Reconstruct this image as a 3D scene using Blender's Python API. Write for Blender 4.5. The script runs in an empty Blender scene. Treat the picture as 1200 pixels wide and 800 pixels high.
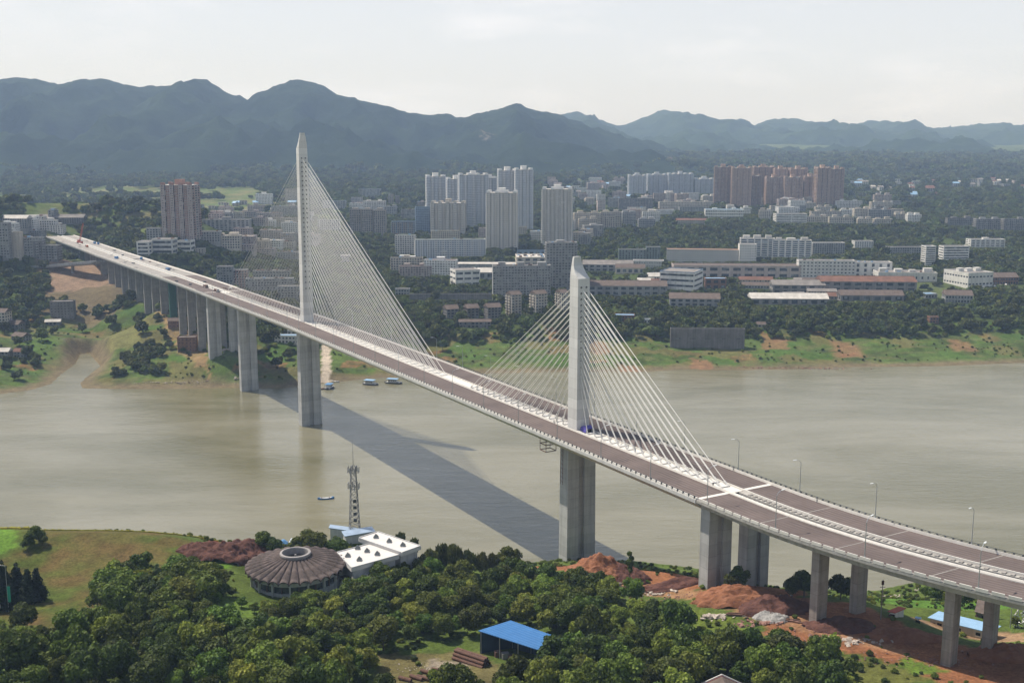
import bpy, bmesh, math, random
import numpy as np
from mathutils import Vector, Matrix

random.seed(7)
rng = np.random.default_rng(11)
SC = bpy.context.scene
COL = SC.collection
PI = math.pi

# ------------------------------------------------------------------ camera, world, sun, exposure
CAM_Z = 200.0
FPX = 1300.0
PITCH = math.atan(230 / FPX)
cam_d = bpy.data.cameras.new('camera')
cam_d.sensor_width = 36.0
cam_d.lens = 36.0 * FPX / 1200.0
cam_d.clip_start = 1.0
cam_d.clip_end = 40000.0
cam = bpy.data.objects.new('camera', cam_d)
COL.objects.link(cam)
cam.location = (0, 0, CAM_Z)
cam.rotation_euler = (PI / 2 - PITCH, 0, 0)
SC.camera = cam

SUN_EL = math.radians(56.4)
SUN_H = Vector((-0.871, 0.491))             # horizontal direction towards the sun
world = bpy.data.worlds.new("World")
SC.world = world
world.use_nodes = True
wt = world.node_tree
wt.nodes.clear()
wo = wt.nodes.new('ShaderNodeOutputWorld')
wb = wt.nodes.new('ShaderNodeBackground')
wsky = wt.nodes.new('ShaderNodeTexSky')
wsky.sky_type = 'NISHITA'
wsky.sun_disc = False
wsky.sun_elevation = SUN_EL
wsky.sun_rotation = math.atan2(SUN_H.x, SUN_H.y)
wsky.altitude = 200
wsky.air_density = 1.0
wsky.dust_density = 1.5
wsky.ozone_density = 1.0
wb.inputs['Strength'].default_value = 0.095
# faint milky cloud veil
wtc = wt.nodes.new('ShaderNodeTexCoord')
wmap = wt.nodes.new('ShaderNodeMapping'); wmap.inputs['Scale'].default_value = (2.2, 2.2, 9.0)
wn = wt.nodes.new('ShaderNodeTexNoise'); wn.inputs['Scale'].default_value = 3.0; wn.inputs['Detail'].default_value = 7; wn.inputs['Roughness'].default_value = 0.6
wr = wt.nodes.new('ShaderNodeValToRGB')
wr.color_ramp.elements[0].position = 0.5; wr.color_ramp.elements[0].color = (0, 0, 0, 1)
wr.color_ramp.elements[1].position = 0.8; wr.color_ramp.elements[1].color = (1, 1, 1, 1)
wf = wt.nodes.new('ShaderNodeMath'); wf.operation = 'MULTIPLY_ADD'; wf.inputs[1].default_value = 0.30; wf.inputs[2].default_value = 0.74
wm = wt.nodes.new('ShaderNodeMix'); wm.data_type = 'RGBA'; wm.inputs['B'].default_value = (9.1, 9.25, 9.75, 1)
wt.links.new(wtc.outputs['Generated'], wmap.inputs['Vector'])
wt.links.new(wmap.outputs['Vector'], wn.inputs['Vector'])
wt.links.new(wn.outputs['Fac'], wr.inputs['Fac'])
wt.links.new(wr.outputs['Color'], wf.inputs[0])
wsep = wt.nodes.new('ShaderNodeSeparateXYZ'); wt.links.new(wtc.outputs['Generated'], wsep.inputs[0])
wel = wt.nodes.new('ShaderNodeMapRange'); wel.interpolation_type = 'SMOOTHSTEP'
wel.inputs['From Min'].default_value = 0.05; wel.inputs['From Max'].default_value = 0.6; wel.inputs['To Min'].default_value = 1.0; wel.inputs['To Max'].default_value = 0.08
wt.links.new(wsep.outputs['Z'], wel.inputs['Value'])
wmu = wt.nodes.new('ShaderNodeMath'); wmu.operation = 'MULTIPLY'; wmu.use_clamp = True
wt.links.new(wf.outputs[0], wmu.inputs[0]); wt.links.new(wel.outputs[0], wmu.inputs[1])
wt.links.new(wmu.outputs[0], wm.inputs['Factor'])
wt.links.new(wsky.outputs['Color'], wm.inputs['A'])
wt.links.new(wm.outputs['Result'], wb.inputs['Color'])
wt.links.new(wb.outputs['Background'], wo.inputs['Surface'])

sun_d = bpy.data.lights.new('sun', 'SUN')
sun_d.energy = 5.0
sun_d.angle = math.radians(0.5)
sun_d.color = (1.0, 0.94, 0.84)
sun = bpy.data.objects.new('sun', sun_d)
COL.objects.link(sun)
sdir = Vector((SUN_H.x * math.cos(SUN_EL), SUN_H.y * math.cos(SUN_EL), math.sin(SUN_EL)))
sun.rotation_euler = sdir.to_track_quat('Z', 'Y').to_euler()
sun.location = sdir * 900

SC.view_settings.view_transform = 'Standard'
SC.view_settings.look = 'None'
SC.view_settings.exposure = 0.18
SC.view_settings.gamma = 1.0
SC.render.engine = 'CYCLES'
SC.cycles.max_bounces = 6
SC.cycles.volume_bounces = 1
SC.cycles.diffuse_bounces = 2
SC.cycles.use_denoising = True

# ------------------------------------------------------------------ small maths
CP, SP = math.cos(PITCH), math.sin(PITCH)
def ray(px, py):
    a = (px - 600) / FPX; b = (400 - py) / FPX
    return np.array([a, CP + b * SP, -SP + b * CP])
def un(px, py, z):
    r = ray(px, py); t = (z - CAM_Z) / r[2]
    return np.array([r[0] * t, r[1] * t, z])
def unY(px, py, Y):
    r = ray(px, py); t = Y / r[1]
    return np.array([r[0] * t, Y, CAM_Z + r[2] * t])
def pr(x, y, z):
    d = y * CP - (z - CAM_Z) * SP; u = y * SP + (z - CAM_Z) * CP
    return 600 + FPX * x / d, 400 - FPX * u / d

def _hash(ix, iy, seed):
    n = (ix.astype(np.int64) * 374761393 + iy.astype(np.int64) * 668265263 + seed * 1274126177) & 0x7fffffff
    n = ((n ^ (n >> 13)) * 1274126177) & 0x7fffffff
    n = (n ^ (n >> 16)) & 0xffff
    return n / 65535.0
def vnoise(x, y, seed=0):
    x = np.asarray(x, float); y = np.asarray(y, float)
    ix = np.floor(x); iy = np.floor(y); fx = x - ix; fy = y - iy
    fx = fx * fx * (3 - 2 * fx); fy = fy * fy * (3 - 2 * fy)
    ix = ix.astype(np.int64); iy = iy.astype(np.int64)
    a = _hash(ix, iy, seed); b = _hash(ix + 1, iy, seed); c = _hash(ix, iy + 1, seed); d = _hash(ix + 1, iy + 1, seed)
    return (a * (1 - fx) + b * fx) * (1 - fy) + (c * (1 - fx) + d * fx) * fy
def fbm(x, y, o=4, seed=0):
    s = 0; a = 0.5; t = 0
    for i in range(o):
        s = s + a * vnoise(x * 2 ** i, y * 2 ** i, seed + i); t += a; a *= 0.5
    return s / t
def ridged(x, y, o=4, seed=0):
    s = 0; a = 0.5; t = 0
    for i in range(o):
        s = s + a * (1 - np.abs(2 * vnoise(x * 2 ** i, y * 2 ** i, seed + i) - 1)); t += a; a *= 0.5
    return s / t

# ------------------------------------------------------------------ object helpers
def tag(o, label=None, cat=None, group=None, kind=None):
    if label: o['label'] = label
    if cat: o['category'] = cat
    if group: o['group'] = group
    if kind: o['kind'] = kind
    return o
def empty(name, loc, rz=0.0, label=None, cat=None, group=None):
    o = bpy.data.objects.new(name, None); COL.objects.link(o)
    o.empty_display_size = 1.0
    o.location = loc; o.rotation_euler = (0, 0, rz)
    return tag(o, label, cat, group)
def kids(o): return [c for c in list(ALLKIDS.get(o.name, []))]
ALLKIDS = {}
def reg(o, parent):
    o.parent = parent
    ALLKIDS.setdefault(parent.name, []).append(o)
def copy_tree(o, parent=None, **props):
    c = o.copy(); COL.objects.link(c)
    if parent is not None: reg(c, parent)
    for k, v in props.items(): c[k] = v
    for ch in kids(o): copy_tree(ch, c)
    return c

class MB:
    """collects faces, then becomes ONE mesh object"""
    def __init__(s): s.v = []; s.f = []; s.m = []
    def poly(s, pts, m=0):
        k = len(s.v); s.v += [tuple(p) for p in pts]; s.f.append(tuple(range(k, k + len(pts)))); s.m.append(m)
    def mesh(s, vs, fs, m=0):
        k = len(s.v); s.v += [tuple(p) for p in vs]; s.f += [tuple(k + i for i in f) for f in fs]; s.m += [m] * len(fs)
    def box(s, x0, y0, z0, x1, y1, z1, m=0, skip=''):
        vs = [(x0, y0, z0), (x1, y0, z0), (x1, y1, z0), (x0, y1, z0), (x0, y0, z1), (x1, y0, z1), (x1, y1, z1), (x0, y1, z1)]
        fs = [(4, 5, 6, 7), (0, 1, 5, 4), (1, 2, 6, 5), (2, 3, 7, 6), (3, 0, 4, 7)]
        if 'b' not in skip: fs.append((3, 2, 1, 0))
        s.mesh(vs, fs, m)
    def cbox(s, c, size, yaw=0.0, m=0):
        ca, sa = math.cos(yaw), math.sin(yaw); hx, hy, hz = size[0] / 2, size[1] / 2, size[2] / 2
        vs = []
        for dz in (-hz, hz):
            for dx, dy in ((-hx, -hy), (hx, -hy), (hx, hy), (-hx, hy)):
                vs.append((c[0] + dx * ca - dy * sa, c[1] + dx * sa + dy * ca, c[2] + dz))
        s.mesh(vs, [(4, 5, 6, 7), (0, 1, 5, 4), (1, 2, 6, 5), (2, 3, 7, 6), (3, 0, 4, 7), (3, 2, 1, 0)], m)
    def prism(s, poly, z0, z1, m=0, m_top=None):
        n = len(poly)
        a = sum(poly[i][0] * poly[(i + 1) % n][1] - poly[(i + 1) % n][0] * poly[i][1] for i in range(n))
        if a < 0: poly = poly[::-1]
        vs = [(p[0], p[1], z0) for p in poly] + [(p[0], p[1], z1) for p in poly]
        s.mesh(vs, [(i, (i + 1) % n, n + (i + 1) % n, n + i) for i in range(n)] + [tuple(range(n - 1, -1, -1))], m)
        k = len(s.v); s.v += [(p[0], p[1], z1) for p in poly]; s.f.append(tuple(range(k, k + n))); s.m.append(m if m_top is None else m_top)
    def loft(s, rings, m=0, cap=True, closed=True):
        n = len(rings[0]); vs = [p for r in rings for p in r]; fs = []
        for k in range(len(rings) - 1):
            for i in range(n if closed else n - 1):
                j = (i + 1) % n
                fs.append((k * n + i, k * n + j, (k + 1) * n + j, (k + 1) * n + i))
        if cap and closed:
            fs.append(tuple(range(n - 1, -1, -1))); fs.append(tuple((len(rings) - 1) * n + i for i in range(n)))
        s.mesh(vs, fs, m)
    def tube(s, a, b, r, n=6, r2=None, m=0, cap=True):
        a = Vector(a); b = Vector(b); d = (b - a)
        if d.length < 1e-6: return
        d.normalize(); up = Vector((0, 0, 1)) if abs(d.z) < 0.95 else Vector((1, 0, 0))
        x = d.cross(up).normalized(); y = x.cross(d).normalized()
        r2 = r if r2 is None else r2
        rings = []
        for p, rr in ((a, r), (b, r2)):
            rings.append([tuple(p + (x * math.cos(2 * PI * i / n) - y * math.sin(2 * PI * i / n)) * rr) for i in range(n)])
        s.loft(rings, m, cap)
    def cone(s, c, r, h, n=8, m=0, r2=0.0):
        s.tube(c, (c[0], c[1], c[2] + h), r, n, max(r2, 0.001), m)
    def build(s, name, mats, parent=None, smooth=False, fix=False):
        me = bpy.data.meshes.new(name)
        me.from_pydata(s.v, [], s.f)
        if not isinstance(mats, (list, tuple)): mats = [mats]
        for mt in mats: me.materials.append(mt)
        if len(mats) > 1: me.polygons.foreach_set('material_index', s.m)
        if smooth: me.polygons.foreach_set('use_smooth', [True] * len(me.polygons))
        me.update()
        if fix:
            bm = bmesh.new(); bm.from_mesh(me); bmesh.ops.recalc_face_normals(bm, faces=bm.faces); bm.to_mesh(me); bm.free()
        o = bpy.data.objects.new(name, me); COL.objects.link(o)
        if parent is not None: reg(o, parent)
        return o

# ------------------------------------------------------------------ materials
def nd(nt, t, **kw):
    n = nt.nodes.new(t)
    for k, v in kw.items():
        if k in n.inputs.keys(): n.inputs[k].default_value = v
        else: setattr(n, k, v)
    return n
MATS = {}
def mat(name, col, rough=0.8, var=0.25, scale=0.4, bump=0.0, bscale=2.0, metal=0.0, streak=0.0, rnd=0.0, joints=0.0, spec=0.3, col2=None, coat=0.0, detail=5):
    """base colour broken up by noise (object coordinates), optional vertical streaks and per-object variation"""
    if name in MATS: return MATS[name]
    m = bpy.data.materials.new(name); m.use_nodes = True; nt = m.node_tree
    b = nt.nodes['Principled BSDF']
    b.inputs['Roughness'].default_value = rough; b.inputs['Metallic'].default_value = metal
    b.inputs['Specular IOR Level'].default_value = spec
    tc = nd(nt, 'ShaderNodeTexCoord')
    n1 = nd(nt, 'ShaderNodeTexNoise', Scale=scale, Detail=detail, Roughness=0.65)
    nt.links.new(tc.outputs['Object'], n1.inputs['Vector'])
    mr = nd(nt, 'ShaderNodeMapRange'); mr.inputs['From Min'].default_value = 0.3; mr.inputs['From Max'].default_value = 0.7
    mr.inputs['To Min'].default_value = 0; mr.inputs['To Max'].default_value = 1
    nt.links.new(n1.outputs['Fac'], mr.inputs['Value'])
    c1 = tuple(c * (1 - var) for c in col) + (1,)
    c2 = (tuple(min(1, c * (1 + var)) for c in col) if col2 is None else tuple(col2)) + (1,)
    mx = nd(nt, 'ShaderNodeMix', data_type='RGBA'); mx.inputs['A'].default_value = c1; mx.inputs['B'].default_value = c2
    nt.links.new(mr.outputs['Result'], mx.inputs['Factor'])
    out = mx.outputs['Result']
    if streak:
        mp = nd(nt, 'ShaderNodeMapping'); mp.inputs['Scale'].default_value = (0.9, 0.9, 0.05)
        n2 = nd(nt, 'ShaderNodeTexNoise', Scale=0.8, Detail=4)
        nt.links.new(tc.outputs['Object'], mp.inputs['Vector']); nt.links.new(mp.outputs['Vector'], n2.inputs['Vector'])
        r2 = nd(nt, 'ShaderNodeMapRange'); r2.inputs['From Min'].default_value = 0.45; r2.inputs['From Max'].default_value = 0.75
        r2.inputs['To Min'].default_value = 1; r2.inputs['To Max'].default_value = 1 - streak
        nt.links.new(n2.outputs['Fac'], r2.inputs['Value'])
        m2 = nd(nt, 'ShaderNodeVectorMath', operation='SCALE')
        nt.links.new(out, m2.inputs[0]); nt.links.new(r2.outputs['Result'], m2.inputs['Scale']); out = m2.outputs[0]
    if rnd:
        oi = nd(nt, 'ShaderNodeObjectInfo')
        r3 = nd(nt, 'ShaderNodeMapRange'); r3.inputs['To Min'].default_value = 1 - rnd; r3.inputs['To Max'].default_value = 1 + rnd
        nt.links.new(oi.outputs['Random'], r3.inputs['Value'])
        m3 = nd(nt, 'ShaderNodeVectorMath', operation='SCALE')
        nt.links.new(out, m3.inputs[0]); nt.links.new(r3.outputs['Result'], m3.inputs['Scale']); out = m3.outputs[0]
    if joints:
        sx = nd(nt, 'ShaderNodeSeparateXYZ'); nt.links.new(tc.outputs['Object'], sx.inputs[0])
        dv = nd(nt, 'ShaderNodeMath', operation='DIVIDE'); dv.inputs[1].default_value = joints; nt.links.new(sx.outputs['Z'], dv.inputs[0])
        fr = nd(nt, 'ShaderNodeMath', operation='FRACT'); nt.links.new(dv.outputs[0], fr.inputs[0])
        rj = nd(nt, 'ShaderNodeMapRange'); rj.inputs['From Min'].default_value = .02; rj.inputs['From Max'].default_value = .07; rj.inputs['To Min'].default_value = .80; rj.inputs['To Max'].default_value = 1
        nt.links.new(fr.outputs[0], rj.inputs['Value'])
        fl = nd(nt, 'ShaderNodeMath', operation='FLOOR'); nt.links.new(dv.outputs[0], fl.inputs[0])
        wn0 = nd(nt, 'ShaderNodeTexWhiteNoise', noise_dimensions='1D'); nt.links.new(fl.outputs[0], wn0.inputs['W'])
        rk = nd(nt, 'ShaderNodeMapRange'); rk.inputs['To Min'].default_value = .90; rk.inputs['To Max'].default_value = 1.08; nt.links.new(wn0.outputs['Value'], rk.inputs['Value'])
        mm = nd(nt, 'ShaderNodeMath', operation='MULTIPLY'); nt.links.new(rj.outputs['Result'], mm.inputs[0]); nt.links.new(rk.outputs['Result'], mm.inputs[1])
        m4 = nd(nt, 'ShaderNodeVectorMath', operation='SCALE'); nt.links.new(out, m4.inputs[0]); nt.links.new(mm.outputs[0], m4.inputs['Scale']); out = m4.outputs[0]
    nt.links.new(out, b.inputs['Base Color'])
    if bump:
        n3 = nd(nt, 'ShaderNodeTexNoise', Scale=bscale, Detail=6, Roughness=0.7)
        nt.links.new(tc.outputs['Object'], n3.inputs['Vector'])
        bp = nd(nt, 'ShaderNodeBump', Distance=1.0, Strength=bump)
        nt.links.new(n3.outputs['Fac'], bp.inputs['Height']); nt.links.new(bp.outputs['Normal'], b.inputs['Normal'])
    MATS[name] = m
    return m

def glass_mat(name, dark=(0.03, 0.04, 0.05), light=(0.25, 0.27, 0.28), cell=(3.4, 3.4, 3.0), p=0.72):
    """window glazing: each pane-sized cell is darker or paler (curtains, frames)"""
    if name in MATS: return MATS[name]
    m = bpy.data.materials.new(name); m.use_nodes = True; nt = m.node_tree; b = nt.nodes['Principled BSDF']
    b.inputs['Roughness'].default_value = 0.25
    tc = nd(nt, 'ShaderNodeTexCoord')
    mp = nd(nt, 'ShaderNodeMapping'); mp.inputs['Scale'].default_value = (1 / cell[0], 1 / cell[1], 1 / cell[2])
    fl = nd(nt, 'ShaderNodeVectorMath', operation='FLOOR'); wn_ = nd(nt, 'ShaderNodeTexWhiteNoise', noise_dimensions='3D')
    nt.links.new(tc.outputs['Object'], mp.inputs['Vector']); nt.links.new(mp.outputs['Vector'], fl.inputs[0]); nt.links.new(fl.outputs[0], wn_.inputs['Vector'])
    r = nd(nt, 'ShaderNodeMapRange'); r.inputs['From Min'].default_value = p; r.inputs['From Max'].default_value = 1.0
    nt.links.new(wn_.outputs['Value'], r.inputs['Value'])
    mx = nd(nt, 'ShaderNodeMix', data_type='RGBA'); mx.inputs['A'].default_value = dark + (1,); mx.inputs['B'].default_value = light + (1,)
    nt.links.new(r.outputs['Result'], mx.inputs['Factor']); nt.links.new(mx.outputs['Result'], b.inputs['Base Color'])
    MATS[name] = m
    return m

# ------------------------------------------------------------------ terrain
BU = np.array([.4995, -.8663]); BN = np.array([.8663, .4995])      # bridge axis and its normal
C2 = np.array([-146.6, 784.6])                                      # foot of the far pylon
S1 = 352.5                                                          # the near pylon along the axis
DECK = 75.5
KN = [(-1000, -42), (-860, -36), (-600, -25), (-450, -18), (-300, -10), (-150, -5), (0, 0), (470, 0)]
def boff(s):
    if s > 470: return (s - 470) ** 2 / (2 * 255.0)
    return float(np.interp(s, [k[0] for k in KN], [k[1] for k in KN]))
def cl(s, o=0.0): return C2 + BU * s + BN * (boff(s) + o)
def cdir(s):
    d = cl(s + 1) - cl(s - 1); return d / np.linalg.norm(d)

far_px = [(-1500, 560), (-400, 480), (-200, 475), (0, 462), (40, 456), (60, 450), (73, 438), (88, 426), (93, 415), (106, 414), (119, 429), (104, 439), (93, 449), (96, 455), (140, 456), (190, 456), (240, 455),
          (285, 454), (330, 455), (380, 449), (440, 443), (500, 441), (560, 438), (640, 436), (700, 436), (750, 436), (800, 433), (840, 434), (920, 433), (1000, 430), (1100, 429), (1200, 425), (1400, 416), (2200, 380)]
near_px = [(-1500, 760), (-300, 640), (0, 642), (200, 655), (300, 652), (400, 648), (500, 655), (600, 660), (650, 656), (739, 656), (815, 665), (870, 676), (915, 688), (1023, 692), (1061, 684), (1100, 676), (1200, 665), (1400, 650), (2400, 600)]
FAR = np.array([un(x, y, 0)[:2] for x, y in far_px])
NEAR = np.array([un(x, y, 0)[:2] for x, y in near_px])
RIVER = np.vstack([FAR, NEAR[::-1]])
def seg_dist(X, Y, P):
    d = np.full(X.shape, 1e9)
    for a, b in zip(P[:-1], P[1:]):
        ab = b - a; L = ab @ ab
        t = np.clip(((X - a[0]) * ab[0] + (Y - a[1]) * ab[1]) / L, 0, 1)
        d = np.minimum(d, np.hypot(X - a[0] - t * ab[0], Y - a[1] - t * ab[1]))
    return d
def in_poly(X, Y, P):
    c = np.zeros(X.shape, bool); n = len(P)
    for i in range(n):
        x0, y0 = P[i]; x1, y1 = P[(i + 1) % n]
        if y0 == y1: continue
        k = ((y0 > Y) != (y1 > Y)) & (X < (x1 - x0) * (Y - y0) / (y1 - y0) + x0)
        c ^= k
    return c
# heights read off the photograph: (px, py, z, radius)
ctrl_near = [(0, 625, 49, 30), (50, 617, 50, 30), (120, 616, 51, 30), (200, 622, 50, 25), (250, 652, 46, 18), (0, 700, 47, 40), (100, 700, 48, 40), (180, 660, 51, 30), (290, 640, 42, 18),
             (340, 695, 42, 30), (430, 680, 42, 25), (415, 628, 36, 15), (500, 690, 41, 30), (600, 700, 38, 30), (560, 660, 32, 20), (640, 668, 22, 15), (672, 655, 17, 15), (720, 672, 27, 14), (760, 695, 36, 15),
             (836, 685, 42, 16), (890, 685, 40, 16), (957, 728, 46.5, 18), (1012, 719, 46, 16), (1050, 712, 38, 16), (1128, 788, 48, 20), (1172, 779, 47, 16), (1100, 715, 30, 18), (1150, 745, 36, 16), (1190, 730, 32, 16),
             (620, 770, 45, 35), (500, 785, 46, 35), (800, 760, 46, 30), (900, 760, 47, 30), (1000, 780, 49, 30), (1060, 700, 22, 14), (1150, 690, 14, 18)]
ctrl_far = [(110, 448, 2, 14), (140, 440, 5, 18), (190, 440, 6, 18), (180, 418, 15, 25), (218, 412, 19, 20), (150, 385, 28, 35), (70, 395, 18, 30), (0, 420, 12, 30), (0, 385, 24, 40), (0, 345, 40, 50), (100, 335, 42, 40), (50, 330, 44, 40),
            (251, 402, 31, 18), (276, 401, 30, 18), (226, 388, 32, 18), (210, 372, 37, 18), (190, 360, 42, 20), (165, 353, 40, 25), (141, 335, 46, 30), (125, 315, 56, 40), (95, 300, 64, 50), (70, 290, 68, 60),
            (292, 453, 2, 14), (300, 425, 10, 20), (330, 402, 21, 20), (250, 440, 5, 14), (250, 425, 12, 14), (360, 430, 10, 20), (400, 420, 30, 25), (30, 235, 120, 220), (110, 245, 95, 160), (160, 262, 70, 120), (60, 215, 150, 150)]
def base_h(X, Y):
    X = np.asarray(X, float); Y = np.asarray(Y, float)
    df = seg_dist(X, Y, FAR); dn = seg_dist(X, Y, NEAR); w = in_poly(X, Y, RIVER)
    far = (df < dn)
    hf = np.interp(df, [0, 15, 40, 75, 100, 160], [0, 2, 7, 14, 22, 24]) + 0.03 * np.maximum(0, Y - 1060) * np.clip((df - 60) / 150, 0, 1)
    hn = np.interp(dn, [0, 25, 55, 80, 110, 150, 300, 500], [0, 7, 16, 30, 43, 46, 62, 90])
    h = np.where(far, hf, hn)
    h = np.where(w, -0.3 - np.minimum(np.minimum(df, dn) * 0.15, 6), h)
    return h, w, far, df, dn
_cx = []
def setup_ctrl():
    for lst, isfar in ((ctrl_near, 0), (ctrl_far, 1)):
        for px, py, z, r in lst:
            p = un(px, py, z); _cx.append((p[0], p[1], z, r, isfar))
    P = np.array(_cx)
    h, *_ = base_h(P[:, 0], P[:, 1])
    return P, P[:, 2] - h
CTRL, RES = setup_ctrl()
def height(X, Y, detail=True):
    X = np.asarray(X, float); Y = np.asarray(Y, float)
    h, w, far, df, dn = base_h(X, Y)
    num = np.zeros(X.shape); den = np.full(X.shape, 0.35); mx = np.zeros(X.shape)
    for (cx, cy, z, r, f), res in zip(CTRL, RES):
        g = np.exp(-((X - cx) ** 2 + (Y - cy) ** 2) / (r * r)); g = np.where(far == bool(f), g, 0)
        num += g * res; den += g; mx = np.maximum(mx, g)
    dd = np.where(far, df, dn)
    h = np.where(w, h, h + num / den * 1.15 * np.clip(dd / 12, 0, 1))
    if detail:
        amp = np.clip(dd / 40, 0, 1) * np.clip((Y - 200) / 400, 0.5, 6)
        h = np.where(w, h, h + (fbm(X / 60, Y / 60, 4, 3) - .5) * 2.2 * np.minimum(amp, 2.2) + np.where(far, (fbm(X / 260, Y / 260, 3, 9) - .5) * np.clip((Y - 1300) / 60, 0, 34), 0))
        h = np.where(w, h, np.maximum(h, 0.12))
    sx_ = (X - C2[0]) * BU[0] + (Y - C2[1]) * BU[1]; so_ = np.abs((X - C2[0]) * BN[0] + (Y - C2[1]) * BN[1] - np.interp(sx_, [k[0] for k in KN], [k[1] for k in KN]))
    cap = 60 + np.clip((so_ - 26) * .35, 0, 400) + np.clip((-885 - sx_) * .5, 0, 400)
    h = np.where((sx_ < -380), np.minimum(h, cap), h)
    return h
def hit(px, py):
    """where the view ray through a photo pixel meets the ground"""
    r = ray(px, py)
    ts = np.concatenate([np.arange(200, 900, 1.5), np.arange(900, 6000, 6.0)])
    X = r[0] * ts; Y = r[1] * ts; Z = CAM_Z + r[2] * ts
    Hh = np.maximum(height(X, Y), 0)
    k = np.nonzero(Z <= Hh)[0]
    if len(k) == 0: k = [len(ts) - 1]
    i = k[0]
    return float(X[i]), float(Y[i]), float(Hh[i])
def hz(x, y): return float(np.maximum(height(np.array([x]), np.array([y])), 0)[0])

def lines(*seg):
    out = [seg[0][0]]
    for a, b, st in seg:
        n = max(1, int(round((b - a) / st))); out += list(np.linspace(a, b, n + 1)[1:])
    return np.array(out)
gx = lines((-4200, -1500, 90), (-1500, -620, 22), (-620, -300, 3), (-300, 300, 2.4), (300, 640, 6), (640, 1600, 20), (1600, 4600, 90))
gy = lines((-200, 240, 20), (240, 560, 2.0), (560, 720, 8), (720, 1100, 3.2), (1100, 1700, 7), (1700, 3900, 24), (3900, 8000, 130))
GX, GY = np.meshgrid(gx, gy)
GZ = height(GX, GY)
# --- ground cover colour, per vertex (what grows or lies there)
def pmask(pxs, py_z):      # polygon in photo pixels dropped on the ground at a rough height
    return np.array([un(x, y, py_z)[:2] for x, y in pxs])
grass = np.array([.085, .125, .025]); lawn = np.array([.085, .115, .022]); dry = np.array([.125, .095, .034]); soil = np.array([.30, .125, .062]); soil2 = np.array([.36, .20, .11])
mud = np.array([.17, .135, .08]); dark = np.array([.045, .062, .018]); bright = np.array([.095, .150, .032]); grey = np.array([.24, .22, .2])
h0, wmask, farm, dfm, dnm = base_h(GX, GY)
n1 = fbm(GX / 22, GY / 22, 4, 21); n2 = fbm(GX / 7, GY / 7, 3, 33); n3 = fbm(GX / 90, GY / 90, 3, 55)
Cc = grass[None, None] * (0.7 + 0.7 * n1[..., None])
def blend(C, m, col): return C * (1 - m[..., None]) + np.asarray(col)[None, None] * m[..., None]
sm = lambda v, a, b: np.clip((v - a) / (b - a), 0, 1)
# far side: bank strip with little fields
ci = np.floor(GX / 26 + 3 * n3); cj = np.floor(GY / 17 + 2 * n1)
cell = _hash(ci.astype(np.int64), cj.astype(np.int64), 5); cell2 = _hash(ci.astype(np.int64), cj.astype(np.int64), 8)
strip = farm & (dfm < 95) & ~wmask
Cc = np.where(strip[..., None], bright * (0.6 + 0.5 * n2[..., None]), Cc)
Cc = blend(Cc, (strip & (cell > .86) & (dfm > 22)) * 0.7, [.26, .125, .065])
Cc = blend(Cc, strip * sm(fbm(GX / 14, GY / 5, 4, 71), .5, .62) * .6, [.14, .13, .055])
Cc = blend(Cc, strip * sm(fbm(GX / 9, GY / 6, 3, 72), .54, .62) * .6, dark)
Cc = blend(Cc, (strip & (cell2 > .72)) * 0.7, [.15, .13, .05])
Cc = blend(Cc, (strip & (cell < .2)) * 0.7, [.07, .13, .025])
Cc = blend(Cc, np.where(farm & ~wmask, sm(dfm + 10 * (n2 - .5), 18, 6), 0), mud)
Cc = blend(Cc, (farm & (dfm > 95)) * 0.75, dark)
mid = farm & (GY > 1250); Cc = blend(Cc, mid * sm(n3, .5, .62) * .6, [.10, .12, .045])
hillL = farm & (GX < -500) & (GY > 1500); Cc = blend(Cc, hillL * .7, [.10, .14, .04]); Cc = blend(Cc, hillL * sm(n1, .5, .6) * .7, [.19, .16, .08])
# near side
nearm = ~farm & ~wmask
Cc = blend(Cc, nearm * sm(n1, .35, .7) * .6, [.10, .13, .03])
def paint(pxs, z, col, amt=1.0, soft=0.0, jit=8, seed=60):
    global Cc
    P = pmask(pxs, z); jx = (fbm(GX / 9, GY / 9, 3, seed) - .5) * jit * 2; jy = (fbm(GX / 9, GY / 9, 3, seed + 7) - .5) * jit * 2
    m = in_poly(GX + jx, GY + jy, P)
    Cc = blend(Cc, m * amt, col)
    return m
lawnm = paint([(-30, 612), (60, 612), (200, 618), (250, 650), (262, 700), (190, 740), (60, 745), (-40, 720)], 49, lawn, 1, jit=5)
Cc = blend(Cc, lawnm * sm(n1, .48, .66) * .7, dry)
Cc = blend(Cc, lawnm * sm(n2 * .4 + n3 * .6, .48, .6) * .6, [.15, .085, .038])
paint([(-20, 625), (18, 622), (22, 648), (-20, 660)], 49, [.12, .22, .03], 1, jit=1)
paint([(0, 612), (30, 611), (24, 620), (0, 622)], 50, [.42, .33, .25], 1, jit=1)
paint([(245, 705), (310, 715), (300, 740), (250, 738)], 44, [.13, .2, .035], 1, jit=2)
paint([(225, 628), (300, 622), (345, 640), (300, 655), (240, 650)], 42, [.2, .07, .045], 1, jit=3)
paint([(262, 640), (330, 645), (300, 660), (262, 680)], 42, [.12, .24, .025], 1, jit=3)
paint([(610, 645), (740, 645), (800, 670), (900, 690), (940, 728), (900, 740), (830, 720), (760, 700), (690, 690), (620, 672)], 33, soil, .95, jit=4)
paint([(900, 690), (1010, 700), (1100, 750), (1210, 770), (1260, 850), (1120, 830), (1060, 790), (960, 760), (900, 745)], 46, soil, .95, jit=4)
paint([(760, 725), (800, 705), (860, 740), (900, 760), (940, 770), (860, 775), (790, 750)], 42, [.13, .17, .03], .9, jit=5)
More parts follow.
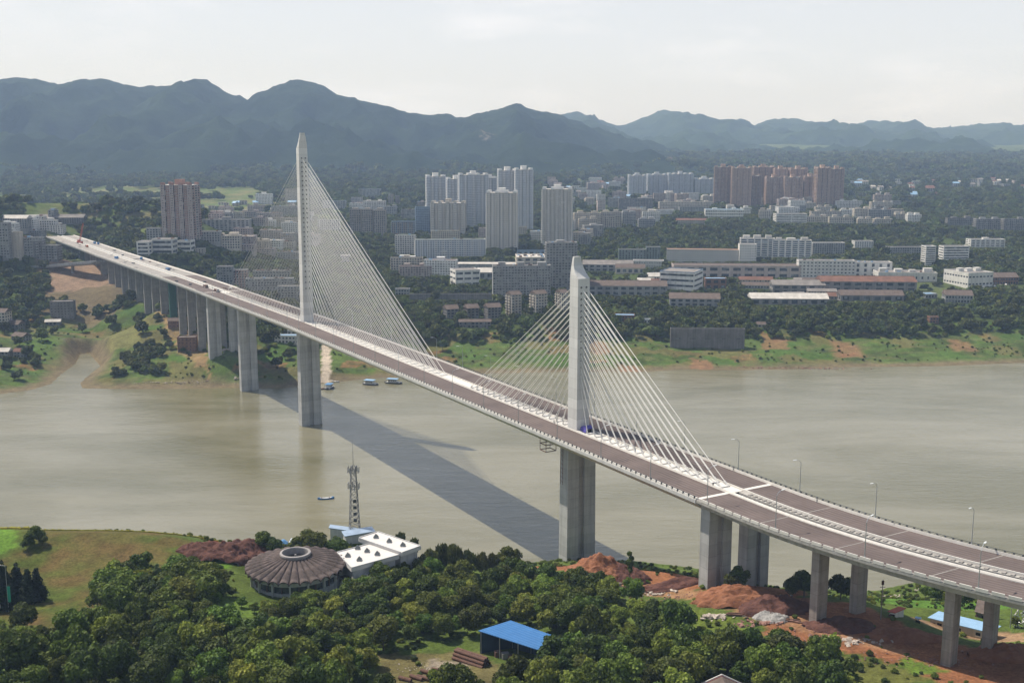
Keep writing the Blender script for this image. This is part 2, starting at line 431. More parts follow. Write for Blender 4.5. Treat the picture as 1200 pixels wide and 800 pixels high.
paint([(700, 668), (760, 676), (830, 700), (900, 722), (990, 760), (1060, 785), (1060, 795), (960, 768), (880, 738), (820, 712), (750, 690), (700, 680)], 40, soil2, .9, jit=1.5)
paint([(950, 765), (1040, 778), (1090, 800), (1060, 820), (960, 800)], 48, [.15, .15, .04], .8, jit=5)
paint([(1060, 765), (1110, 785), (1080, 795), (1050, 778)], 48, [.12, .22, .03], .9, jit=1)
paint([(1025, 690), (1090, 688), (1200, 700), (1200, 720), (1120, 712), (1060, 712), (1025, 705)], 28, [.10, .2, .03], .95, jit=3)
paint([(1070, 735), (1200, 742), (1200, 760), (1120, 752), (1070, 745)], 37, [.4, .25, .15], .9, jit=1.5)
paint([(445, 765), (560, 760), (600, 790), (600, 810), (440, 812)], 46, [.17, .14, .06], .9, jit=3)
paint([(505, 772), (555, 775), (540, 790), (500, 786)], 46, [.34, .28, .22], .8, jit=1.5)
# far left: earthworks and creek banks
paint([(40, 325), (150, 318), (160, 345), (110, 350), (45, 348)], 45, [.17, .12, .08], .7, jit=14)
paint([(60, 322), (130, 318), (130, 330), (60, 335)], 48, [.30, .20, .14], .7, jit=10)
paint([(90, 260), (160, 262), (180, 280), (110, 285)], 60, [.26, .19, .12], .9, jit=20)
paint([(190, 355), (235, 375), (245, 400), (215, 390), (180, 362)], 38, [.3, .19, .1], .7, jit=5)
paint([(130, 380), (175, 385), (165, 400), (125, 400)], 22, [.17, .16, .06], .8, jit=5)
paint([(376, 405), (385, 404), (388, 420), (386, 440), (374, 443), (377, 425)], 11, [.5, .42, .33], 1, jit=.4)
for a in [(660, 395, 50, 6), (905, 397, 30, 7), (990, 400, 34, 6), (1125, 397, 26, 5), (820, 410, 24, 5), (735, 415, 28, 5), (1040, 415, 30, 4), (700, 402, 24, 6)]:
    paint([(a[0] - a[2] / 2, a[1] - a[3] / 2), (a[0] + a[2] / 2, a[1]), (a[0] + a[2] / 2 + 6, a[1] + a[3]), (a[0] - a[2] / 3, a[1] + a[3])], 14, [.27, .14, .08], .65, jit=4, seed=int(a[0]))
Cc = np.where(wmask[..., None], np.array([.16, .12, .06]), Cc)

def grid_mesh(name, X, Y, Z, mt, col=None):
    ny, nx = X.shape
    me = bpy.data.meshes.new(name)
    co = np.stack([X, Y, Z], -1).reshape(-1, 3).astype(np.float32)
    idx = np.arange(nx * ny).reshape(ny, nx)
    f = np.stack([idx[:-1, :-1], idx[:-1, 1:], idx[1:, 1:], idx[1:, :-1]], -1).reshape(-1, 4).astype(np.int32)
    me.vertices.add(len(co)); me.vertices.foreach_set('co', co.ravel())
    me.loops.add(f.size); me.loops.foreach_set('vertex_index', f.ravel())
    me.polygons.add(len(f)); me.polygons.foreach_set('loop_start', np.arange(0, f.size, 4, dtype=np.int32))
    me.polygons.foreach_set('use_smooth', np.ones(len(f), bool))
    me.update(calc_edges=True)
    if col is not None:
        a = me.color_attributes.new('cover', 'FLOAT_COLOR', 'POINT')
        c4 = np.concatenate([col.reshape(-1, 3), np.ones((len(co), 1))], 1).astype(np.float32)
        a.data.foreach_set('color', c4.ravel())
    me.materials.append(mt)
    o = bpy.data.objects.new(name, me); COL.objects.link(o)
    return o

def ground_material():
    m = bpy.data.materials.new('ground_cover'); m.use_nodes = True; nt = m.node_tree; b = nt.nodes['Principled BSDF']
    b.inputs['Roughness'].default_value = 0.95; b.inputs['Specular IOR Level'].default_value = 0.1
    at = nd(nt, 'ShaderNodeAttribute', attribute_name='cover'); tc = nd(nt, 'ShaderNodeTexCoord')
    last = at.outputs['Color']
    for sc, lo, hi in ((0.9, .62, 1.4), (0.16, .7, 1.3), (0.025, .8, 1.2)):
        n = nd(nt, 'ShaderNodeTexNoise', Scale=sc, Detail=5, Roughness=.7); nt.links.new(tc.outputs['Object'], n.inputs['Vector'])
        r = nd(nt, 'ShaderNodeMapRange'); r.inputs['From Min'].default_value = .3; r.inputs['From Max'].default_value = .7; r.inputs['To Min'].default_value = lo; r.inputs['To Max'].default_value = hi
        nt.links.new(n.outputs['Fac'], r.inputs['Value'])
        v = nd(nt, 'ShaderNodeVectorMath', operation='SCALE'); nt.links.new(last, v.inputs[0]); nt.links.new(r.outputs['Result'], v.inputs['Scale']); last = v.outputs[0]
    nt.links.new(last, b.inputs['Base Color'])
    n = nd(nt, 'ShaderNodeTexNoise', Scale=.7, Detail=8, Roughness=.75); nt.links.new(tc.outputs['Object'], n.inputs['Vector'])
    bp = nd(nt, 'ShaderNodeBump', Distance=1.6, Strength=.8); nt.links.new(n.outputs['Fac'], bp.inputs['Height']); nt.links.new(bp.outputs['Normal'], b.inputs['Normal'])
    return m
GM = ground_material()
tag(grid_mesh('ground', GX, GY, GZ, GM, Cc), kind='structure')

# ------------------------------------------------------------------ water
def water_material():
    m = bpy.data.materials.new('muddy_river_water'); m.use_nodes = True; nt = m.node_tree; b = nt.nodes['Principled BSDF']
    b.inputs['Roughness'].default_value = .12; b.inputs['IOR'].default_value = 1.40; b.inputs['Specular IOR Level'].default_value = .6
    tc = nd(nt, 'ShaderNodeTexCoord')
    mp = nd(nt, 'ShaderNodeMapping'); mp.inputs['Rotation'].default_value = (0, 0, math.radians(-3)); mp.inputs['Scale'].default_value = (.35, 1.0, 1)
    nt.links.new(tc.outputs['Object'], mp.inputs['Vector'])
    n = nd(nt, 'ShaderNodeTexNoise', Scale=.012, Detail=7, Roughness=.62, Distortion=.6); nt.links.new(mp.outputs['Vector'], n.inputs['Vector'])
    r = nd(nt, 'ShaderNodeValToRGB'); e = r.color_ramp.elements
    e[0].position = .36; e[0].color = (.128, .118, .062, 1); e[1].position = .62; e[1].color = (.215, .200, .138, 1)
    nt.links.new(n.outputs['Fac'], r.inputs['Fac']); nt.links.new(r.outputs['Color'], b.inputs['Base Color'])
    # roughness patches: smoother slicks mirror the sky
    nr = nd(nt, 'ShaderNodeTexNoise', Scale=.02, Detail=5, Roughness=.6); nt.links.new(mp.outputs['Vector'], nr.inputs['Vector'])
    rr = nd(nt, 'ShaderNodeMapRange'); rr.inputs['From Min'].default_value = .35; rr.inputs['From Max'].default_value = .65; rr.inputs['To Min'].default_value = .03; rr.inputs['To Max'].default_value = .22
    nt.links.new(nr.outputs['Fac'], rr.inputs['Value']); nt.links.new(rr.outputs['Result'], b.inputs['Roughness'])
    last = None
    for sc, st, dist in ((1.1, .40, .22), (.28, .42, .55), (.06, .35, 1.2)):
        w = nd(nt, 'ShaderNodeTexNoise', Scale=sc, Detail=4, Roughness=.6, Distortion=.4); nt.links.new(mp.outputs['Vector'], w.inputs['Vector'])
        bp = nd(nt, 'ShaderNodeBump', Distance=dist, Strength=st); nt.links.new(w.outputs['Fac'], bp.inputs['Height'])
        if last: nt.links.new(last, bp.inputs['Normal'])
        last = bp.outputs['Normal']
    nt.links.new(last, b.inputs['Normal'])
    return m
wmb = MB()
wmb.poly([(-4200, 300, 0), (4200, 300, 0), (4200, 1500, 0), (-4200, 1500, 0)])
tag(wmb.build('river_water', water_material()), kind='structure')

# ------------------------------------------------------------------ mountains
def mountain_material(name, a, c):
    m = bpy.data.materials.new(name); m.use_nodes = True; nt = m.node_tree; b = nt.nodes['Principled BSDF']
    b.inputs['Roughness'].default_value = 1; b.inputs['Specular IOR Level'].default_value = 0.05
    tc = nd(nt, 'ShaderNodeTexCoord')
    n = nd(nt, 'ShaderNodeTexNoise', Scale=.004, Detail=9, Roughness=.7); nt.links.new(tc.outputs['Object'], n.inputs['Vector'])
    r = nd(nt, 'ShaderNodeValToRGB'); e = r.color_ramp.elements
    e[0].position = .38; e[0].color = a + (1,); e[1].position = .68; e[1].color = c + (1,)
    nt.links.new(n.outputs['Fac'], r.inputs['Fac'])
    # bare rock scars
    n2_ = nd(nt, 'ShaderNodeTexNoise', Scale=.0022, Detail=8, Roughness=.75); nt.links.new(tc.outputs['Object'], n2_.inputs['Vector'])
    r2 = nd(nt, 'ShaderNodeValToRGB'); r2.color_ramp.elements[0].position = .68; r2.color_ramp.elements[1].position = .73
    nt.links.new(n2_.outputs['Fac'], r2.inputs['Fac'])
    mx = nd(nt, 'ShaderNodeMix', data_type='RGBA'); mx.inputs['B'].default_value = (.26, .22, .17, 1)
    nt.links.new(r.outputs['Color'], mx.inputs['A']); nt.links.new(r2.outputs['Color'], mx.inputs['Factor']); nt.links.new(mx.outputs['Result'], b.inputs['Base Color'])
    n3_ = nd(nt, 'ShaderNodeTexNoise', Scale=.02, Detail=8, Roughness=.8); nt.links.new(tc.outputs['Object'], n3_.inputs['Vector'])
    bp = nd(nt, 'ShaderNodeBump', Distance=30, Strength=.8); nt.links.new(n3_.outputs['Fac'], bp.inputs['Height']); nt.links.new(bp.outputs['Normal'], b.inputs['Normal'])
    return m
def mountain(name, sky, Yc, Yf, Yb, foot, mt, step, seed, amp=1.0):
    P = [unY(x, y, Yc) for x, y in sky]
    cx = np.array([p[0] for p in P]); cz = np.array([p[2] for p in P])
    xs = np.arange(cx.min(), cx.max(), step); ys = np.arange(Yf, Yb, step)
    X, Y = np.meshgrid(xs, ys)
    cr = np.interp(X, cx, cz)
    wob = (fbm(X / 900, X * 0, 3, seed) - .5) * 500
    Yr = Yc + wob * 0.3
    v = np.where(Y < Yr, (Y - Yf) / (Yr - Yf), 1 - (Y - Yr) / (Yb - Yr)); v = np.clip(v, 0, 1)
    f = np.where(Y < Yr, .45 * v + .55 * v ** 1.8, v ** 1.2)
    rg = ridged(X / 420 + .25 * np.sin(Y / 500), Y / 900, 5, seed + 3)
    rg2 = ridged(X / 170 + .6 * rg, Y / 330, 4, seed + 13)
    d = ((rg - .62) * 330 + (rg2 - .6) * 120) * amp * (v * (1 - v) * 3.4) ** .8 * np.clip((cr - foot) / 260, .08, 1)
    tr = (fbm(X / 45, Y / 45, 3, seed + 9) - .5) * 34 + (ridged(X / 260, Y / 2000, 3, seed + 21) - .6) * 34 * v / amp ** 3 + (fbm(X / 160, Y / 160, 3, seed + 5) - .5) * 40 * (v * (1 - v) * 4) ** .5
    Z = foot + (cr - foot) * f + d + tr * np.clip(v * 4, 0, 1)
    Z = np.where((Y <= Yf + 1) | (Y >= Yb - step * 1.01), -20, Z)
    return tag(grid_mesh(name, X, Y, Z, mt), kind='structure')
skyA = [(-500, 110), (-300, 92), (-120, 104), (0, 95), (40, 94), (62, 103), (95, 97), (125, 95), (155, 101), (163, 101), (200, 97), (240, 95), (262, 107), (290, 125), (318, 108), (345, 97), (362, 98), (385, 108), (430, 122), (480, 133), (512, 134), (545, 140), (575, 130), (605, 122), (640, 132), (690, 147), (740, 162), (800, 180), (850, 197), (900, 210), (960, 216)]
skyB = [(560, 150), (640, 140), (668, 133), (700, 143), (730, 150), (752, 140), (775, 128), (800, 133), (850, 140), (880, 147), (905, 142), (930, 140), (970, 147), (1000, 150), (1030, 143), (1060, 152), (1090, 150), (1120, 148), (1160, 147), (1200, 150), (1280, 140), (1400, 155), (1600, 150), (1800, 160)]
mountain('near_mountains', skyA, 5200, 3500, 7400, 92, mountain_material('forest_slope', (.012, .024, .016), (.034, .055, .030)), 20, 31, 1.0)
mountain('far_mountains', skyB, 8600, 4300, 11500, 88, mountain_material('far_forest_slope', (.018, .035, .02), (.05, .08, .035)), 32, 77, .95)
# ------------------------------------------------------------------ haze: one closed box of thin air
hb = MB(); hb.box(-9000, -400, -8, 12000, 11800, 700)
hm = bpy.data.materials.new('summer_haze'); hm.use_nodes = True
hm.node_tree.nodes.clear()
ho = hm.node_tree.nodes.new('ShaderNodeOutputMaterial'); hv = hm.node_tree.nodes.new('ShaderNodeVolumePrincipled')
hv.inputs['Color'].default_value = (.48, .66, 1.0, 1); hv.inputs['Absorption Color'].default_value = (1, 1, 1, 1); hv.inputs['Density'].default_value = 0.000092; hv.inputs['Anisotropy'].default_value = 0.0
hm.node_tree.links.new(hv.outputs['Volume'], ho.inputs['Volume'])
tag(hb.build('haze', hm), kind='stuff')

# ------------------------------------------------------------------ materials shared by the bridge
M_conc = mat('pale_concrete', (.52, .515, .50), .8, .10, .15, .15, 1.5, streak=.18)
M_pylon = mat('pylon_concrete', (.62, .61, .59), .75, .06, .12, .05, .8, streak=.12, joints=4.5)
M_pier = mat('pier_concrete', (.40, .40, .39), .85, .12, .12, .12, 1.0, streak=.25, joints=4.5)
M_pierb = mat('weathered_pier_concrete', (.27, .255, .235), .9, .15, .3, .2, 1.0, streak=.3, joints=4.5)
M_asph = mat('new_asphalt', (.115, .088, .080), .92, .30, .09, .1, 3.0, detail=9)
M_slab = mat('bare_deck_concrete', (.29, .27, .25), .9, .22, .08, .1, 2.0)
M_par = mat('white_parapet', (.66, .63, .58), .8, .10, .5, .1, 3.0)
M_rail = mat('dark_railing', (.06, .065, .07), .6, .2, 1.0)
M_cable = mat('cable_sheath', (.72, .70, .66), .5, .05, .3)
M_anch = mat('anchor_steel', (.62, .60, .57), .6, .2, 1.0)
M_black = mat('dark_recess', (.02, .02, .022), .9, .1, 1.0)
M_net = mat('green_scaffold_net', (.03, .10, .07), .9, .2, .6)
M_steel = mat('galvanised_steel', (.42, .44, .45), .45, .1, 1.0, metal=.6)
M_rust = mat('rusty_steel', (.13, .07, .05), .85, .35, 1.5, .3, 3.0)

# ------------------------------------------------------------------ the bridge
def strip(mb, s0, s1, prof, ds=6.0, m=0, cap=True):
    """sweeps a profile [(offset, z), ...] (closed, clockwise seen looking along the axis) from s0 to s1"""
    n = max(1, int(math.ceil((s1 - s0) / ds)))
    rings = []
    for i in range(n + 1):
        s = s0 + (s1 - s0) * i / n
        rings.append([(cl(s, o)[0], cl(s, o)[1], z) for o, z in prof])
    mb.loft(rings, m, cap)
HW = 18.5
SA, SB = -195.0, 456.5        # the cable-stayed part between the transition piers
SL, SR = -900.0, 640.0        # ends of the approaches
bp_ = cl(0)
bridge = empty('cable_stayed_bridge', (0, 0, 0), 0, 'long white road bridge on two unequal single pylons crossing the brown river', 'bridge')
D = DECK
# main girder: one box with slanted webs
g = MB(); strip(g, SA, SB, [(-HW, D), (HW, D), (HW, D - 1.3), (HW - 4.5, D - 4.6), (-HW + 4.5, D - 4.6), (-HW, D - 1.3)], 8)
g.build('box_girder', M_conc, bridge, fix=True)
# approach girders: two carriageways side by side
for a, b in ((SL, SA - .6), (SB + .6, SR)):
    for sgn in (-1, 1):
        g = MB()
        pts = [(sgn * .9, D), (sgn * HW, D), (sgn * HW, D - .9), (sgn * (HW - 1.6), D - 1.3), (sgn * (HW - 2.2), D - 3.1), (sgn * 3.2, D - 3.1), (sgn * 2.6, D - 1.3), (sgn * .9, D - .9)]
        strip(g, a, b, pts, 7)
        g.build('approach_girder', M_conc if b < 0 else mat('grey_girder_concrete', (.40, .38, .35), .85, .15, .2, .15, 1.2, streak=.3), bridge, fix=True)
# road surfaces
for sgn in (-1, 1):
    e0, e1 = sgn * 3.6, sgn * (HW - 1.6)
    for a, b, mt, nm in ((SL, -330, M_slab, 'bare_deck'), (-330, SR, M_asph, 'road_surface')):
        g = MB(); strip(g, a, b, [(e0, D + .012), (e1, D + .012), (e1, D + .10), (e0, D + .10)], 7)
        g.build(nm, mt, bridge, fix=True)
for sgn in (-1, 1):
    for o_ in (6.2, 8.0, 9.9, 11.7, 13.6, 15.3):
        g = MB(); strip(g, -325, SR, [(sgn * (o_ - .38), D + .104), (sgn * (o_ + .38), D + .104), (sgn * (o_ + .38), D + .112), (sgn * (o_ - .38), D + .112)], 9)
        g.build('wheel_track', mat('worn_asphalt', (.145, .115, .105), .88, .35, .05, .1, 3.0, detail=9), bridge, fix=True)
    for sj in list(range(-310, -200, 30)) + list(range(487, 640, 30)):
        g = MB(); strip(g, sj - .2, sj + .2, [(sgn * 3.7, D + .12), (sgn * (HW - 1.7), D + .12), (sgn * (HW - 1.7), D + .135), (sgn * 3.7, D + .135)], 2)
        g.build('deck_joint', M_slab, bridge, fix=True)
# median: raised white kerbs, with a gap between the decks on the approaches
for a, b in ((SL, SA), (SB, SR)):
    for sgn in (-1, 1):
        g = MB(); strip(g, a, b, [(sgn * 3.5, D + .004), (sgn * 2.8, D + .004), (sgn * 2.8, D + .9), (sgn * 3.2, D + .9), (sgn * 3.5, D + .35)], 7)
        g.build('median_barrier', M_par, bridge, fix=True)
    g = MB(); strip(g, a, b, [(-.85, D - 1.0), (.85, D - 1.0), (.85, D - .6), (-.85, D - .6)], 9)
    g.build('painted_gap_shade', M_black, bridge, fix=True)  # black strip between the two decks, its colour stands in for shade
for sgn in (-1, 1):
    g = MB(); strip(g, SA, SB, [(sgn * 3.5, D + .004), (sgn * 3.0, D + .004), (sgn * 3.0, D + .85), (sgn * 3.3, D + .85)], 8)
    g.build('median_barrier', M_par, bridge, fix=True)
g = MB(); strip(g, SA, SB, [(-2.95, D + .004), (2.95, D + .004), (2.95, D + .18), (-2.95, D + .18)], 8)
g.build('median_strip', M_par, bridge, fix=True)
# ribs across the unfinished median of the right approach
g = MB()
s = SB + 6
while s < SR - 4:
    c = cl(s); d = cdir(s); yaw = math.atan2(d[1], d[0])
    for o in (-2, 2):
        c = cl(s, o); g.cbox((c[0], c[1], D + .16), (1.1, 1.5, .30), yaw)
    s += 2.4
tag(g.build('median_rib', M_slab, bridge), kind='stuff')
# parapets and railings on both edges
for sgn in (-1, 1):
    for a_, b_ in ((SL, SB), (SB + .05, SR)):
        g = MB(); hk = .5 if (a_ < 0 or sgn > 0) else .12
        strip(g, a_, b_, [(sgn * (HW - 1.5), D + .004), (sgn * (HW - .2), D + .004), (sgn * (HW - .2), D + hk), (sgn * (HW - 1.0), D + hk + .06), (sgn * (HW - 1.5), D + hk * .9)], 7)
        g.build('kerb_walkway', M_par if hk > .2 else M_pierb, bridge, fix=True)
# near edge: separate white barrier panels with dark gaps on the right approach, dark posts elsewhere
s = SB + 3; k = 0
pan = []
while s < SR - 5:
    c = cl(s + 2.0, -HW + .12); d = cdir(s + 2); yaw = math.atan2(d[1], d[0])
    if k < 2: pass
    g = MB(); g.cbox((0, 0, .5), (3.5, .3, 1.0)); 
    if k == 0:
        p0 = g.build('barrier_panel', M_par, bridge); po = p0
    else:
        po = p0.copy(); COL.objects.link(po); reg(po, bridge)
    po.location = (c[0], c[1], D + .12); po.rotation_euler = (0, 0, yaw)
    s += 4.2; k += 1
def railing(s0, s1, off, step, h, nm):
    g = MB()
    s = s0
    while s < s1:
        c = cl(s, off); d = cdir(s); yaw = math.atan2(d[1], d[0]); g.cbox((c[0], c[1], D + h / 2 + .1), (.55, .35, h), yaw); s += step
    strip(g, s0, s1, [(off - .06, D + h), (off + .06, D + h), (off + .06, D + h + .14), (off - .06, D + h + .14)], 8)
    strip(g, s0, s1, [(off - .04, D + h * .6), (off + .04, D + h * .6), (off + .04, D + h * .6 + .08), (off - .04, D + h * .6 + .08)], 8)
    tag(g.build(nm, M_rail, bridge, fix=False), kind='stuff')
railing(-210, SB, -HW + .35, 3.2, 1.0, 'edge_railing')
railing(-210, SR, HW - .35, 2.6, 1.3, 'edge_railing')
for sgn in (-1, 1):     # white outer rails on the unfinished left approach
    g = MB(); strip(g, SL, -210, [(sgn * (HW - .15), D + .1), (sgn * (HW - .4), D + .1), (sgn * (HW - .4), D + 1.0), (sgn * (HW - .15), D + 1.0)], 9)
    g.build('edge_barrier', M_par, bridge, fix=True)
g = MB(); strip(g, -210, SR, [(HW - 1.55, D + .02), (HW - 1.25, D + .02), (HW - 1.25, D + 1.05), (HW - 1.45, D + 1.05)], 8)
g.build('crash_barrier', M_par, bridge, fix=True)
# expansion joints
for s in (SA, SB):
    g = MB(); strip(g, s - .9, s + .9, [(-HW + 1.6, D + .104), (HW - 1.6, D + .104), (HW - 1.6, D + .16), (-HW + 1.6, D + .16)], 2)
    g.build('expansion_joint', M_par, bridge, fix=True)

# pylons
def frame(s, off=0.0):
    c = cl(s, off); d = cdir(s); nrm = np.array([-d[1], d[0]])
    if nrm @ BN < 0: nrm = -nrm
    return c, d, nrm
def sec(c, d, nv, lu, ln, z, notch=0.0, nw=0.0, ch=0.0):
    """rectangular or grooved section: lu along the bridge, ln across; grooves in both wide faces"""
    hu, hn = lu / 2, ln / 2
    if notch:
        p = [(-hu, -hn), (hu, -hn), (hu, -nw), (hu - notch, -nw), (hu - notch, nw), (hu, nw), (hu, hn), (-hu, hn), (-hu, nw), (-hu + notch, nw), (-hu + notch, -nw), (-hu, -nw)]
    else:
        p = [(-hu, -hn), (hu, -hn), (hu, hn), (-hu, hn)]
    return [(c[0] + d[0] * a + nv[0] * b, c[1] + d[1] * a + nv[1] * b, z) for a, b in p]
def pylon(s, top, cut, land, lu0, lu1, ln0, ln1, dl=(12.0, 9.5)):
    c, d, nv = frame(s)
    mb = MB()
    rings = []
    zs = [D - .5, D + (cut - D) * .5, cut]
    for z in zs:
        t = (z - D) / (cut - D); rings.append(sec(c, d, nv, lu0 + (lu1 - lu0) * t, ln0 + (ln1 - ln0) * t, z))
    mb.loft(rings, 0)
    # concave chisel head, cut away on the landward side
    rings = []
    for i in range(9):
        t = i / 8; z = cut + .003 + (top - cut) * t
        cu = (1 - (1 - t) ** 2.4) * .80 * lu1
        nn = ln1 * (1 - .45 * t ** 1.3)
        cc = c + d * (-land) * cu / 2
        rings.append(sec(cc, d, nv, lu1 - cu, nn, z))
    mb.loft(rings, 0)
    p = mb.build('pylon', M_pylon, bridge, fix=True)
    # dark cable sockets down both bridge-wise faces and a dark slot in the head
    b2 = MB()
    b2.cbox((c[0] + d[0] * land * lu1 * .0, c[1] + d[1] * land * lu1 * .0, cut + (top - cut) * .45), (lu1 * 1.02 * .3, ln1 * .30, (top - cut) * .6), math.atan2(d[1], d[0]))
    return p, c, d, nv
def pylon_foot(s, zb, lu, ln, tap=1.06, notch=1.6, nw=1.6):
    c, d, nv = frame(s)
    mb = MB()
    mb.loft([sec(c, d, nv, lu * tap, ln * tap, zb, notch, nw), sec(c, d, nv, lu, ln, D - 4.58, notch, nw)], 0)
    return mb.build('pylon_leg', M_pier, bridge, fix=True)
py2, c_2, d_2, n_2 = pylon(0, 208.3, 197.5, -1, 6.6, 5.2, 7.6, 6.2)
py1, c_1, d_1, n_1 = pylon(S1, 152.3, 143.2, 1, 7.4, 6.4, 6.6, 6.0)
pylon_foot(0, -6, 6.2, 14.5)
pylon_foot(S1, 5, 6.4, 14.5)
# pier caps of the pylon base: raised pad on the deck
for s, l in ((0, 10), (S1, 11)):
    c, d, nv = frame(s); g = MB(); g.cbox((c[0], c[1], D + .45), (l, 5.7, .5), math.atan2(d[1], d[0])); g.build('pylon_plinth', M_par, bridge)
# cables
def cables(s0, side, n, reach, first, ztop, zbot, rad):
    sockets = MB(); anchors = MB()
    for i in range(n):
        t = i / (n - 1)
        s = s0 + side * (first + (reach - first) * t)
        z1 = zbot + (ztop - zbot) * (t ** .92)
        for o in (-1.75, 1.75):
            a = cl(s, o); c0 = cl(s0, o * .75)
            p0 = Vector((a[0], a[1], D + .5)); p1 = Vector((c0[0], c0[1], z1))
            dd = cdir(s0) * side * 3.0
            p1 = p1 + Vector((dd[0], dd[1], 0))
            g = MB()
            nseg = 4; pts = []
            L = (p1 - p0).length
            for k in range(nseg + 1):
                u = k / nseg; q = p0.lerp(p1, u); q.z -= 4 * u * (1 - u) * L * .004; pts.append(q)
            for k in range(nseg): g.tube(pts[k], pts[k + 1], rad, 5, cap=False)
            g.build('stay_cable', M_cable, bridge, smooth=True)
            dr = (p1 - p0).normalized()
            anchors.tube(p0 - dr * .4, p0 + dr * 2.2, .34, 6)
            sockets.tube(p1 - dr * .55, p1 + dr * .2, .42, 6)
        c = cl(s); dv = cdir(s); anchors.cbox((c[0], c[1], D + .38), (1.3, 4.6, .42), math.atan2(dv[1], dv[0]))
    tag(anchors.build('cable_anchor', M_anch, bridge), kind='stuff')
    tag(sockets.build('cable_socket', M_black, bridge), kind='stuff')
cables(0, 1, 28, 218, 15, 191, 100, .15)
cables(0, -1, 28, 179, 13, 191, 100, .095)
cables(S1, -1, 16, 99, 10, 139.5, 98, .13)
cables(S1, 1, 16, 98, 10, 139.5, 98, .17)

# piers
def pier(s, off, zb, lu, ln, mt=M_pier, notch=0.0, nw=0.0, tap=1.0, cap=False, zt=None, nm='pier', label=None):
    c, d, nv = frame(s, off); zt = (D - 3.08) if zt is None else zt
    mb = MB()
    mb.loft([sec(c, d, nv, lu * tap, ln * tap, zb, notch, nw), sec(c, d, nv, lu, ln, zt - (1.6 if cap else 0), notch, nw)], 0)
    if cap: mb.loft([sec(c, d, nv, lu + .7, ln + .9, zt - 1.6), sec(c, d, nv, lu + .7, ln + .9, zt)], 0)
    o = mb.build(nm, mt, bridge, fix=True)
    if label: o['label'] = label
    return o
pier(-135, 0, -6, 5.0, 14.0, M_pier, 1.3, 1.5, 1.03, zt=D - 4.55)
for off in (-9.2, 9.2):
    pier(SA + .5, off, hz(*cl(SA, off)) - 6, 4.6, 10.4, M_pier, 1.1, 1.3, 1.03)
    pier(SB + 1, off, hz(*cl(SB, off)) - 6, 4.8, 10.6, M_pier, 1.1, 1.3, 1.03)
M_pierr = mat('brown_stained_pier_concrete', (.33, .29, .26), .9, .15, .3, .2, 1.0, streak=.35, joints=4.0)
for s in (506, 549.5, 593):
    for off in (-9.2, 9.2):
        pier(s, off, hz(*cl(s, off)) - 4, 2.9, 5.4, M_pierr, cap=True)
s = -232; k = 0
while s > -880:
    for off in (-9.2, 9.2):
        z0 = hz(*cl(s, off)) - 4
        if z0 < D - 8:
            net = (off < 0 and abs(s + 322) < 4)
            pier(s, off, z0, 2.8, 6.6, M_net if net else M_pierb, cap=False, nm='netted_pier' if net else 'pier', label='pier wrapped in green scaffold netting' if net else None)
    s -= 30
# hanging work platform and ladder on the near pylon leg
g = MB(); c, d, nv = frame(S1 - 3, -HW + 4.6)
yaw = math.atan2(d[1], d[0])
for zz in (D - 5.2, D - 8.2):
    for a in (-2.6, 2.6):
        g.cbox((c[0] + nv[0] * a, c[1] + nv[1] * a, zz), (5, .3, .3), yaw)
    for a in (-2.5, 2.5):
        g.cbox((c[0] + d[0] * a, c[1] + d[1] * a, zz), (.3, 5.2, .3), yaw)
for a in (-2.5, 2.5):
    for b in (-2.6, 2.6):
        x = c + d * a + nv * b; g.tube((x[0], x[1], D - 8.4), (x[0], x[1], D - 2.8), .14, 5)
tag(g.build('work_platform', M_rust, bridge), kind='stuff')
g = MB(); c, d, nv = frame(S1, -8.6)
z = D - 6
while z > D - 24:
    for a in (-.9, .9):
        x = c + d * a; g.tube((x[0], x[1], z - 2), (x[0], x[1], z), .12, 4)
    g.tube((c[0] - d[0] * .9, c[1] - d[1] * .9, z), (c[0] + d[0] * .9, c[1] + d[1] * .9, z - 1), .1, 4)
    z -= 2
g.build('access_ladder', M_rust, bridge)

# street lamps on both edges
def street_lamp():
    r = empty('street_lamp', (0, 0, 0), 0)
    g = MB(); g.tube((0, 0, 0), (0, 0, 11.5), .17, 6, .10); g.cbox((0, 0, .3), (.5, .5, .6)); g.build('lamp_post', M_steel, r)
    g = MB(); pts = [Vector((0, 0, 11.4)), Vector((0, .6, 12.3)), Vector((0, 1.7, 12.8)), Vector((0, 2.6, 12.9))]
    for a, b in zip(pts[:-1], pts[1:]): g.tube(a, b, .08, 5)
    g.build('lamp_arm', M_steel, r)
    g = MB(); g.loft([[(-.28, 2.3, 12.85), (.28, 2.3, 12.85), (.28, 2.3, 13.0), (-.28, 2.3, 13.0)], [(-.22, 3.9, 12.98), (.22, 3.9, 12.98), (.22, 3.9, 13.1), (-.22, 3.9, 13.1)]])
    g.build('lamp_head', mat('lamp_housing', (.6, .62, .63), .4, .05, 1), r, fix=True)
    return r
lamp0 = street_lamp(); used = False
